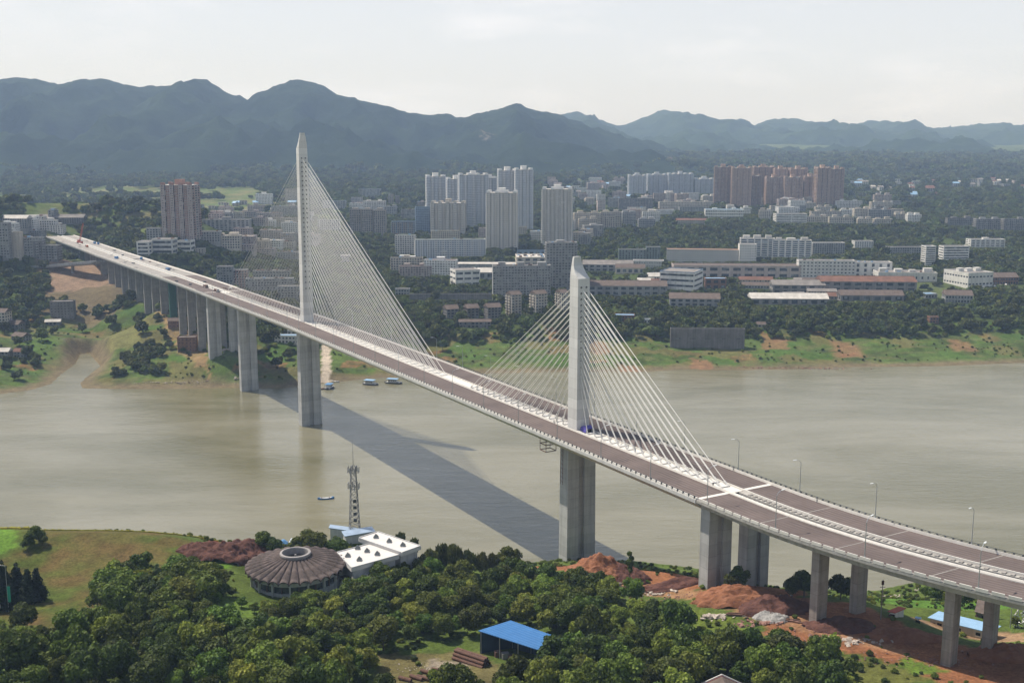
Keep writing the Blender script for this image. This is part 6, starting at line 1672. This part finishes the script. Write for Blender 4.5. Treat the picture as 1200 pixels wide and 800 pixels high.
# ------------------------------------------------------------------ blue-roofed open shed
P = world_poly(((560, 738.5), (598, 726.5), (671, 752.5), (632, 761.5)), 53.0)
zz = [52.4, 53.6, 53.6, 52.4]; P = [un(*p, z)[:2] for p, z in zip(((560, 738.5), (598, 726.5), (671, 752.5), (632, 761.5)), zz)]
o_ = np.mean(np.array(P), 0); g0 = hz(*o_)
SH = empty('blue_roofed_shed', (o_[0], o_[1], g0), 0, 'open-sided shed with a large bright blue sheet roof in the foreground woods', 'shed')
q = [np.array([p[0] - o_[0], p[1] - o_[1], z - g0]) for p, z in zip(P, zz)]
M_blue = mat('bright_blue_sheet', (.045, .17, .40), .42, .10, .5, .02, 2, spec=.5)
ns = 22
for i in range(ns):
    t0, t1 = i / ns, (i + 1) / ns
    a0, a1 = q[0] + (q[3] - q[0]) * t0, q[0] + (q[3] - q[0]) * t1; b0, b1 = q[1] + (q[2] - q[1]) * t0, q[1] + (q[2] - q[1]) * t1
    e = np.array([0, 0, .16]); am, bm_ = (a0 + a1) / 2 + e, (b0 + b1) / 2 + e
    g = MB(); g.mesh([a0, am, a1, b1, bm_, b0, a0 - e, a1 - e, b1 - e, b0 - e], [(0, 1, 4, 5), (1, 2, 3, 4), (0, 6, 7, 2, 1), (5, 4, 3, 8, 9), (6, 9, 8, 7)])
    g.build('roof_sheet', M_blue, SH, fix=True)
for t in (.03, .35, .66, .97):
    for a, b, in ((0, 3), (1, 2)):
        p = q[a] + (q[b] - q[a]) * t; c = (p - (q[a] + q[b]) / 2); g = MB(); pp = p * .97; g.tube((pp[0], pp[1], -3), (pp[0], pp[1], p[2] - .1), .16, 6); g.build('post', M_steel, SH)
g = MB()
def wallseg(a, b, h0, h1):
    a = a * .95; b = b * .95; g.mesh([(a[0], a[1], -3), (b[0], b[1], -3), (b[0], b[1], h1), (a[0], a[1], h0)], [(0, 1, 2, 3)])
    n_ = np.array([-(b - a)[1], (b - a)[0]]); n_ = n_ / np.linalg.norm(n_) * .2
    g.mesh([(a[0] + n_[0], a[1] + n_[1], -3), (b[0] + n_[0], b[1] + n_[1], -3), (b[0] + n_[0], b[1] + n_[1], h1), (a[0] + n_[0], a[1] + n_[1], h0)], [(0, 1, 2, 3)])
wallseg(q[1], q[2], q[1][2] - .3, q[2][2] - .3); wallseg(q[0], q[1], q[0][2] - .4, q[1][2] - .4); g.build('back_wall', mat('dark_blue_sheet_wall', (.03, .06, .10), .7, .2, .5), SH)
for i in range(5):
    g = MB(); t = .15 + i * .17; p = (q[0] + (q[3] - q[0]) * t) * .7; g.cbox((p[0], p[1], .6), (2.2, 1.8, 1.8 + .4 * (i % 2)), .3); o = g.build('stored_crate', [M_rust, M_pierb][i % 2]); o.location = SH.location; tag(o, ['brown crate at the left inside the blue-roofed shed', 'grey block second from left inside the blue-roofed shed', 'brown crate in the middle of the blue-roofed shed', 'grey block right of the middle in the blue-roofed shed', 'brown crate at the right inside the blue-roofed shed'][i], 'crate', 'crates in the blue-roofed shed')
# ------------------------------------------------------------------ rusty pipes
def pipe(c, L, r, yaw, label, grp):
    n = 12; g = MB(); d = Vector((math.cos(yaw), math.sin(yaw), 0)); up = Vector((0, 0, 1)); s = d.cross(up)
    rg = []
    for rr, tt in ((r, 0), (r, L), (r * .82, L), (r * .82, 0), (r, 0)):
        rg.append([tuple(d * (tt - L / 2) + s * math.cos(2 * PI * i / n) * rr + up * (math.sin(2 * PI * i / n) * rr + r)) for i in range(n)])
    g.loft(rg, cap=False); o = g.build('pipe', M_rust, smooth=False); o.location = c; tag(o, label, 'pipe', grp)
x, y, z0 = hit(552, 776); yw = -.62
for lay, cnt in ((0, 4), (1, 3), (2, 2)):
    for k in range(cnt):
        u = (k - (cnt - 1) / 2) * 1.15; pipe((x - math.sin(yw) * u, y + math.cos(yw) * u, z0 + lay * .98 - .05), 11.5, .55, yw, 'long rusty pipe in the stack beside the blue-roofed shed', 'rusty pipes stacked by the shed')
for i, (px, py, L, a) in enumerate([(526, 786, 5.4, -.5), (515, 788, 5, -.45), (512, 794, 5, -.5), (501, 790, 4.6, -.55), (498, 796, 5, -.4), (488, 797, 4.4, -.6), (475, 798, 4.2, -.5), (506, 799, 5, -.5)]):
    x, y, zz = hit(px, py); pipe((x, y, zz), L, .6, a, ['short rusty pipe nearest the stacked pipes', 'second short rusty pipe on the clearing', 'short rusty pipe lying below the second one', 'short rusty pipe at the middle of the loose row', 'short rusty pipe crossing under its neighbour', 'short rusty pipe left of the middle', 'short rusty pipe at the left end by the bushes', 'short rusty pipe at the bottom edge of the picture'][i], 'loose short pipes')
# gabled roof cut by the bottom edge
x, y = un(846, 791.5, 57)[:2]; x, y = float(x), float(y)
g0 = hz(x, y); r = empty('gabled_hut', (x, y, g0), .0, 'hut with white-trimmed red verge boards cut by the bottom edge', 'hut')
hh = 57 - g0
g = MB(); g.box(-5, -9, -2, 5, -.3, hh - 2.3); g.build('wall', W_grey, r)
g = MB(); g.mesh([(-6, -9.5, hh - 2.9), (6, -9.5, hh - 2.9), (6, 0, hh - 2.9), (-6, 0, hh - 2.9), (0, -9.5, hh), (0, 0, hh)], [(0, 4, 5, 3), (4, 1, 2, 5), (0, 1, 4), (2, 3, 5), (3, 2, 1, 0)]); g.build('roof', R_tile, r)
for sg in (-1, 1):
    g = MB(); g.mesh([(sg * 6.1, .02, hh - 2.95), (0, .02, hh + .05), (0, .3, hh + .05), (sg * 6.1, .3, hh - 2.95), (sg * 6.1, .02, hh - 2.5), (0, .02, hh + .5), (0, .3, hh + .5), (sg * 6.1, .3, hh - 2.5)], [(0, 1, 5, 4), (4, 5, 6, 7), (3, 2, 6, 7), (0, 1, 2, 3), (0, 4, 7, 3)]); g.build('verge_board', M_par, r, fix=True)
    g = MB(); g.mesh([(sg * 5.9, -.1, hh - 3.1), (0, -.1, hh - .15), (0, .02, hh - .15), (sg * 5.9, .02, hh - 3.1), (sg * 5.9, -.1, hh - 2.8), (0, -.1, hh + .12), (0, .015, hh + .12), (sg * 5.9, .015, hh - 2.8)], [(0, 1, 5, 4), (4, 5, 6, 7), (0, 1, 2, 3)]); g.build('verge_trim', mat('red_trim', (.5, .05, .04), .6, .1, 1), r)
# ------------------------------------------------------------------ site huts at the right
def hut(c3, z, label, name, roof, wall, wh, door=True, cat='hut'):
    P = rect3(*c3, z); o = np.mean(np.array(P), 0); g0 = hz(*o); print(name, z, g0)
    base = z - wh
    r = empty(name, (o[0], o[1], base), 0, label, cat); q = [(a - o[0], b - o[1]) for a, b in P]
    g = MB(); g.prism(q, wh - .25, wh); g.build('roof', roof, r)
    w_ = inset(q, .9); g = MB(); g.prism(w_, -3, wh - .25); g.build('wall', wall, r)
    a = np.array(w_[0]); b = np.array(w_[1]); L = np.linalg.norm(b - a); dr = (b - a) / L; nn = np.array([dr[1], -dr[0]])
    if nn[1] > 0: nn = -nn
    k = max(1, int(L / 5)); yaw = math.atan2(dr[1], dr[0])
    for i in range(k):
        c = a + dr * L * (i + .5) / k + nn * .03; g = MB(); g.cbox((c[0], c[1], wh * .52), (1.5, .16, 1.1), yaw); g.build('window', M_black, r)
        g = MB(); g.cbox((c[0] + nn[0] * .06, c[1] + nn[1] * .06, wh * .52 - .65), (1.8, .2, .14), yaw); g.build('window_sill', M_par, r)
    if door:
        c = a + dr * L * .07 + nn * .03; g = MB(); g.cbox((c[0], c[1], 1.05), (1.0, .18, 2.1), yaw); g.build('door', M_rust, r)
    return r
hut(((1087, 723), (1161, 741), (1100, 715.5)), 41, 'long cream site hut with a pale blue roof behind the third slim pier', 'site_hut', R_pblue, W_cream, 3.6)
hut(((1040, 715.5), (1049, 717.5), (1053, 710)), 47, 'small white hut with a bright red roof on the garden', 'red_roofed_hut', mat('bright_red_roof', (.45, .09, .05), .7, .15, .5), W_white, 3.4)
hut(((1072, 723.5), (1079, 725), (1073, 721.5)), 45.5, 'tiny blue-roofed toilet cabin between the huts', 'cabin', R_pblue, W_white, 3.0, False)
hut(((1142, 716), (1164, 722), (1146, 700)), 38, 'brown-roofed shed behind the third slim pier pair', 'garden_shed', R_tile, W_dgrey, 3.5)
# pole with lamp, scaffold poles, banner, round sign
x, y, zz = hit(1032, 726); zt2 = CAM_Z + ray(1032, 679)[2] / ray(1032, 679)[1] * y - zz
r = empty('utility_pole', (x, y, zz), 0, 'thin concrete utility pole with a small box on top beside the garden', 'pole'); g = MB(); g.tube((0, 0, -1), (0, 0, zt2), .2, 8, .12); g.build('pole_shaft', M_pierb, r); g = MB(); g.cbox((0, 0, zt2 - 1), (.7, .6, 1.4)); g.build('pole_box', M_rust, r); g = MB(); g.cbox((0, 0, zt2 - 2.5), (1.8, .15, .15)); g.build('cross_arm', M_rust, r)
x, y, zz = hit(1192, 735); r = empty('steel_lattice_stack', (x, y, zz), .3, 'upright stack of white-ended steel lattice trusses at the right edge', 'steel stack')
rd2 = random.Random(4)
for i in range(26):
    g = MB(); a = (rd2.uniform(-3, 6), rd2.uniform(-2, 2), rd2.uniform(0, 7)); dz = rd2.choice([-1, 1]) * rd2.uniform(1, 2.6); g.tube(a, (a[0] + rd2.uniform(1, 3), a[1] + .3, a[2] + dz), .16, 5); g.build('truss_bar', M_par if i % 2 else M_steel, r)
g = MB()
for a in (-3, 0, 3, 6): g.tube((a, 0, -1), (a, 0, 9), .18, 5)
g.build('upright_pole', M_steel, r)
x, y, zz = un(11, 724, 47.5); zt2 = CAM_Z + ray(11, 662)[2] / ray(11, 662)[1] * y - zz
r = empty('banner_post', (x, y, zz), 0, 'thin post with a vertical green banner in front of the conifers', 'banner post'); g = MB(); g.tube((0, 0, 0), (0, 0, zt2), .09, 6, .06); g.build('post', M_steel, r)
g = MB(); g.box(-.05, -.05, zt2 - 12.8, 1.0, .05, zt2 - 7.3); g.build('banner', mat('green_banner', (.02, .28, .18), .7, .08, 1), r); g = MB(); g.tube((0, 0, zt2 - .2), (-1.6, 0, zt2 + .1), .05, 5); g.build('lamp_arm', M_steel, r)
g = MB(); g.cbox((-1.9, 0, zt2 + .1), (.9, .3, .14)); g.build('lamp_head', M_par, r)
x, y, zz = un(0, 722, 48); r = empty('round_sign', (x - .6, y - 1, zz), 0, 'round white sign with a red ring at the left edge', 'sign')
def disc(g, r0_, r1_, yy, z, n=28):
    g.loft([[(math.cos(2 * PI * i / n) * a, b, z + math.sin(2 * PI * i / n) * a) for i in range(n)] for a, b in ((r1_, yy + .06), (r1_, yy), (r0_, yy))], cap=False)
g = MB(); g.tube((0, .1, -1), (0, .1, 3), .08, 6); g.build('post', M_steel, r)
g = MB(); disc(g, .001, 1.5, -.06, 4.0); g.build('sign_plate', M_par, r); g = MB(); disc(g, .45, 1.15, -.14, 4.0); g.build('red_ring', mat('sign_red', (.5, .03, .05), .6, .05, 1), r)
# low hedge beds and fence on the lawn's river edge
g = MB(); rd3 = random.Random(9); 
for i in range(240):
    t = i / 239; px = -10 + 270 * t; py = 614.5 + (0 if px < 60 else (px - 60) ** 1.25 * .0125) + (3.0 if px > 60 else 0); 
    x, y, zz = un(px, min(py, 660), 50 - max(0, px - 190) * .06); zz = hz(x, y) - .1; s = rd3.uniform(.45, .8) * (1.5 if px < 40 else .7); k = len(g.v)
    g.mesh([(x - s, y - s, zz), (x + s, y - s, zz), (x + s, y + s, zz), (x - s, y + s, zz), (x - s * .6, y - s * .6, zz + s * 1.3), (x + s * .7, y - s * .5, zz + s * 1.1), (x + s * .6, y + s * .6, zz + s * 1.35), (x - s * .6, y + s * .5, zz + s)], [(0, 1, 5, 4), (1, 2, 6, 5), (2, 3, 7, 6), (3, 0, 4, 7), (4, 5, 6, 7)])
tag(g.build('clipped_hedge', mat('yellow_green_hedge', (.26, .24, .03), .9, .35, .8, .5, 3)), 'low yellow-green clipped hedge along the river edge of the lawn', 'hedge', None, 'stuff')
# ------------------------------------------------------------------ boats
def boat(px, py, L, w, yaw, label, style, hullc, deckc):
    p = un(px, py, 0); r = empty(style + '_boat' if style != 'row' else 'rowing_boat', (p[0], p[1], 0), yaw, label, 'boat')
    g = MB(); n = 9; rg = []
    for i in range(n):
        t = i / (n - 1) * 2 - 1; ww = w / 2 * (1 - abs(t) ** (3.2 if style != 'row' else 2.2)) ** .5 if abs(t) < 1 else .08; ww = max(ww, .08); sh = .35 * t * t * (1.6 if style == 'row' else 1)
        fb = 1.1 if style != 'row' else .75
        rg.append([(t * L / 2, -ww, fb + sh), (t * L / 2, -ww * .75, -.3), (t * L / 2, ww * .75, -.3), (t * L / 2, ww, fb + sh)])
    g.loft(rg); g.build('hull', hullc, r, fix=True)
    if style == 'row':
        g = MB(); g.loft([[(a[0][0] * .9, a[0][1] * .8, a[0][2] + .02), (a[0][0] * .9, -a[0][1] * .8, a[0][2] + .02), (a[0][0] * .9, -a[0][1] * .8, a[0][2] - .3), (a[0][0] * .9, a[0][1] * .8, a[0][2] - .3)] for a in rg[1:-1]]); g.build('deck', deckc, r, fix=True)
        for t in (-.25, .2): g = MB(); g.cbox((t * L, 0, .95), (.4, w * .85, .12)); g.build('bench', M_rust, r)
    else:
        g = MB(); g.box(-L * .42, -w * .42, 1.1, L * .42, w * .42, 1.3); g.build('deck', deckc, r)
        g = MB(); g.box(-L * .28, -w * .3, 1.3, L * .2, w * .3, 3.2); g.build('cabin', M_par, r)
        for t in (-.2, -.08, .04, .14):
            g = MB(); g.box(t * L - .6, -w * .3 - .05, 2.0, t * L + .6, w * .3 + .05, 2.9); g.build('window', M_black, r)
        g = MB(); g.box(-L * .34, -w * .45, 3.9, L * .26, w * .45, 4.1); g.build('canopy', R_pblue if style != 'pontoon' else R_blue, r)
        for a in (-.32, .24):
            for b in (-.42, .42): g = MB(); g.tube((a * L, b * w, 1.3), (a * L, b * w, 3.9), .12, 5); g.build('canopy_post', M_steel, r)
    return r
M_hullw = mat('dirty_white_hull', (.45, .44, .42), .6, .2, .8); M_hulld = mat('dark_hull', (.04, .045, .06), .6, .2, .8); M_hullb = mat('blue_hull', (.06, .16, .34), .5, .15, .8)
boat(434, 450.5, 15, 6.5, -.35, 'white ferry with a blue canopy moored off the far bank, left of two', 'ferry', M_hulld, M_hullw)
boat(461, 449, 16, 5.5, -.25, 'long flat boat with a pale canopy moored off the far bank, right of two', 'ferry', M_hulld, M_hullw)
boat(386, 455, 13, 6, 1.35, 'pontoon with a dark blue roof beside the far pylon leg', 'pontoon', M_hulld, M_hullw)
boat(393, 447.5, 7, 2.8, -.2, 'small white boat tied to the blue-roofed pontoon', 'row', M_hullw, M_hullw)
boat(377, 456, 7, 3, .4, 'small dark boat half behind the far pylon leg', 'row', M_hulld, M_rust)
boat(375.5, 431, 7, 2.6, .1, 'little white boat drawn up beside the bank path', 'row', M_hullw, M_hullw)
b_ = boat(382, 584.5, 9.5, 2.4, .22, 'small open blue boat alone on the river left of the telecom mast', 'row', M_hullb, M_hullw)
# ------------------------------------------------------------------ things on the bridge deck
def on_deck(s, off): c = cl(s, off); d = cdir(s); return (c[0], c[1], D + .1), math.atan2(d[1], d[0])
p, yw = on_deck(S1 + 6.3, .4)
r = empty('tarpaulin_shelter', (p[0], p[1], D + .45), yw, 'violet-blue tarpaulin shelter at the foot of the near pylon', 'shelter')
g = MB(); g.mesh([(-2.2, -1.8, 1.9), (2.2, -1.8, 1.6), (2.2, 1.8, 1.7), (-2.2, 1.8, 2.1), (-.2, -2.0, 2.7), (0, 2, 2.8)], [(0, 4, 5, 3), (4, 1, 2, 5)]); g.mesh([(-2.2, -1.8, 1.9), (-2.3, -2.0, .1), (2.1, -2.1, .1), (2.2, -1.8, 1.6), (-.2, -2.0, 2.7)], [(0, 1, 2, 3, 4)]); g.build('canopy', mat('violet_tarpaulin', (.10, .08, .36), .6, .2, .8, .2, 2), r)
for a in (-2, 2):
    for b in (-1.7, 1.7): g = MB(); g.tube((a, b, 0), (a, b, 1.7), .07, 5); g.build('pole', M_steel, r)
g = MB(); g.box(-1.6, -1.2, 0, 1.8, 1.3, 1.2); g.build('stored_material', M_black, r)
def truck(s, off, label, cab, bed, yoff=0):
    p, yw = on_deck(s, off); r = empty('truck', p, yw + yoff, label, 'truck')
    g = MB(); g.loft([[(3.2, -1.1, .6), (3.2, 1.1, .6), (3.2, 1.1, 2.9), (3.2, -1.1, 2.9)], [(4.8, -1.1, .6), (4.8, 1.1, .6), (4.8, 1.0, 2.0), (4.8, -1.0, 2.0)]]); g.build('cab', cab, r, fix=True)
    g = MB(); g.box(4.2, -.9, 1.75, 4.86, .9, 2.35); g.build('windscreen', M_black, r); g = MB(); g.box(-3.6, -1.15, 1.1, 3.0, 1.15, 2.3); g.build('bed', bed, r)
    for a in (-2.6, 3.9):
        for b in (-1.1, 1.1): g = MB(); g.tube((a, b - .15, .5), (a, b + .15, .5), .5, 10); g.build('wheel', M_black, r)
truck(-388, 6, 'dark blue lorry on the pale unfinished deck of the left approach', M_hullb, M_hullb); truck(-230, -4.5, 'dark lorry parked on the left approach near the far pylon cables', M_rust, M_rust); truck(-196, -5, 'pale lorry parked near the expansion joint by the far pylon', M_hullw, M_rust); truck(-700, -6, 'orange lorry at the far left end of the bridge', mat('orange_paint', (.5, .13, .04), .5, .1, 1), M_rust)
def crane(px, py, h, label):
    s = -760; c = cl(s, -2); r = empty('mobile_crane', (c[0], c[1], D), 2.4, label, 'crane'); mo = mat('orange_red_paint', (.45, .10, .04), .5, .1, 1)
    g = MB(); g.box(-6, -1.5, .8, 6, 1.5, 2.4); g.box(1, -1.4, 2.4, 4, 1.4, 4.6); g.build('chassis', mo, r)
    for a in (-4.5, -2.5, 2.5, 4.5):
        for b in (-1.5, 1.5): g = MB(); g.tube((a, b - .2, .8), (a, b + .2, .8), .8, 10); g.build('wheel', M_black, r)
    g = MB()
    P0 = Vector((0, 0, 3)); P1 = Vector((-12, 0, h))
    for i in range(10):
        a = P0.lerp(P1, i / 10); b = P0.lerp(P1, (i + 1) / 10)
        for y0 in (-.7, .7):
            for z0 in (-.7, .7): g.tube(a + Vector((0, y0, z0)), b + Vector((0, y0, z0)), .2, 4)
        g.tube(a + Vector((0, -.7, -.7)), b + Vector((0, .7, .7)), .14, 4)
    g.build('boom', mo, r)
crane(95, 280, 26, 'orange-red mobile crane on the far left end of the bridge deck')
rdx = random.Random(12)
cnames = ['pale timber stack', 'dark formwork stack', 'rusty rebar bundle', 'pale concrete blocks', 'blue cabin box']
for i in range(36):
    s = rdx.uniform(-800, -200); off = rdx.choice([-1, 1]) * rdx.uniform(4.5, 15); p, yw = on_deck(s, off); k = rdx.randrange(5); g = MB()
    if k in (0, 2):
        for j in range(5): g.cbox((0, (j - 2) * .45, .25 + .12 * (j % 2)), (5.5, .35, .4))
    elif k == 4: g.cbox((0, 0, 1.2), (5, 2.4, 2.4)); g.cbox((0, 0, 2.5), (5.3, 2.7, .2))
    else:
        for j in range(3): g.cbox(((j - 1) * 1.6, (j % 2) * .4, .5), (1.4, 1.8, 1.0), .2 * j)
    o = g.build('material_stack', [M_slab, M_rail, M_rust, M_par, M_hullb][k]); o.location = p; o.rotation_euler = (0, 0, yw + rdx.uniform(-.3, .3))
    tag(o, '%s lying on the unfinished left approach deck, %s' % (cnames[k], 'near the far pylon' if s > -400 else ('midway along' if s > -600 else 'toward the far end')), 'building material', 'material stacks on the unfinished deck')
# parked white cars by the big factory
def car():
    r = empty('parked_car', (0, 0, 0)); g = MB()
    prof = [(-2.2, .35), (-2.2, .85), (-1.7, 1.0), (-1.2, 1.45), (.4, 1.45), (1.1, 1.0), (2.1, .85), (2.2, .35)]
    g.loft([[(x_, -.88, z_) for x_, z_ in prof], [(x_, .88, z_) for x_, z_ in prof]]); g.build('body', M_par, r, fix=True)
    g = MB(); g.mesh([(-1.65, -.9, 1.0), (-1.18, -.9, 1.38), (.38, -.9, 1.38), (1.0, -.9, 1.0), (-1.65, .9, 1.0), (-1.18, .9, 1.38), (.38, .9, 1.38), (1.0, .9, 1.0)], [(0, 3, 2, 1), (4, 5, 6, 7), (0, 1, 5, 4), (2, 3, 7, 6)]); g.build('window', M_black, r)
    for a in (-1.4, 1.35):
        for b in (-.85, .85): g = MB(); g.tube((a, b - .1, .33), (a, b + .1, .33), .33, 10); g.build('wheel', M_black, r)
    return r
c0 = car()
for i in range(7):
    px = 1146 + i * 6.5; x, y, zz = hit(px, 338.5 - i * .8); o = c0 if i == 0 else copy_tree(c0); o.location = (x, y, zz + .1); o.rotation_euler = (0, 0, 1.2); o.scale = (1.25,) * 3
    tag(o, ['leftmost', 'second from left', 'third from left', 'middle', 'third from right', 'second from right', 'rightmost'][i] + ' white car in the row parked before the big white factory', 'car', 'white cars parked by the factory')
# ------------------------------------------------------------------ people on the bridge
def person(s, off, label, shirt, legs, stride=.25, face=0.0):
    p, yw = on_deck(s, off); me = bpy.data.meshes.new('person')
    V = [(0, 0, .95), (0, 0, 1.2), (.02, 0, 1.42), (.03, 0, 1.55), (.05, 0, 1.68), (0, .12, .9), (stride * .5, .12, .5), (stride * .3, .13, .06), (stride * .3 + .16, .13, .03), (0, -.12, .9), (-stride * .3, -.12, .5), (-stride, -.13, .07), (-stride + .16, -.13, .03), (0, .21, 1.4), (.02, .27, 1.12), (.14, .25, .9), (0, -.21, 1.4), (-.04, -.27, 1.12), (.06, -.25, .88)]
    E_ = [(0, 1), (1, 2), (2, 3), (3, 4), (0, 5), (5, 6), (6, 7), (7, 8), (0, 9), (9, 10), (10, 11), (11, 12), (2, 13), (13, 14), (14, 15), (2, 16), (16, 17), (17, 18)]
    R_ = [.14, .14, .16, .06, .11, .10, .07, .05, .04, .10, .07, .05, .04, .07, .045, .035, .07, .045, .035]
    me.from_pydata(V, E_, []); o = bpy.data.objects.new('person', me); COL.objects.link(o)
    sk = o.modifiers.new('skin', 'SKIN'); 
    for i, v in enumerate(me.skin_vertices[0].data): v.radius = (R_[i], R_[i]); v.use_root = (i == 0)
    sb = o.modifiers.new('sub', 'SUBSURF'); sb.levels = 1; sb.render_levels = 1
    m = bpy.data.materials.get('cloth_' + label[:9]) or bpy.data.materials.new('cloth_' + label[:9]); m.use_nodes = True; nt = m.node_tree; b = nt.nodes['Principled BSDF']
    tc = nd(nt, 'ShaderNodeTexCoord'); sx = nd(nt, 'ShaderNodeSeparateXYZ'); rp = nd(nt, 'ShaderNodeValToRGB'); rp.color_ramp.interpolation = 'CONSTANT'
    rp.color_ramp.elements[0].color = (.03, .03, .03, 1); rp.color_ramp.elements[1].position = .05; rp.color_ramp.elements[1].color = legs + (1,)
    e = rp.color_ramp.elements.new(.47); e.color = shirt + (1,); e = rp.color_ramp.elements.new(.76); e.color = (.42, .26, .18, 1); e = rp.color_ramp.elements.new(.86); e.color = (.02, .015, .01, 1)
    mu = nd(nt, 'ShaderNodeMath', operation='MULTIPLY'); mu.inputs[1].default_value = .5
    nt.links.new(tc.outputs['Object'], sx.inputs[0]); nt.links.new(sx.outputs['Z'], mu.inputs[0]); nt.links.new(mu.outputs[0], rp.inputs['Fac']); nt.links.new(rp.outputs['Color'], b.inputs['Base Color'])
    me.materials.append(m); o.location = p; o.rotation_euler = (0, 0, yw + face); o.scale = (1.05,) * 3
    tag(o, label, 'person')
person(448, -3.2, 'dark-clothed person standing beside the median near the last cables', (.03, .03, .035), (.03, .03, .04), .1)
person(437, 16.2, 'person in orange and dark clothes walking at the far barrier', (.45, .16, .06), (.03, .03, .05), .35)
person(481, 16.0, 'person in a dark jacket at the far barrier of the right approach', (.06, .05, .05), (.04, .04, .05), .3, 2)
person(180, -HW + 1.2, 'person in a bright red top at the near railing of the main span', (.6, .02, .02), (.5, .03, .03), .2)
person(338, -3.6, 'person in pale clothes squatting beside the near pylon plinth', (.4, .4, .35), (.05, .05, .06), .2)
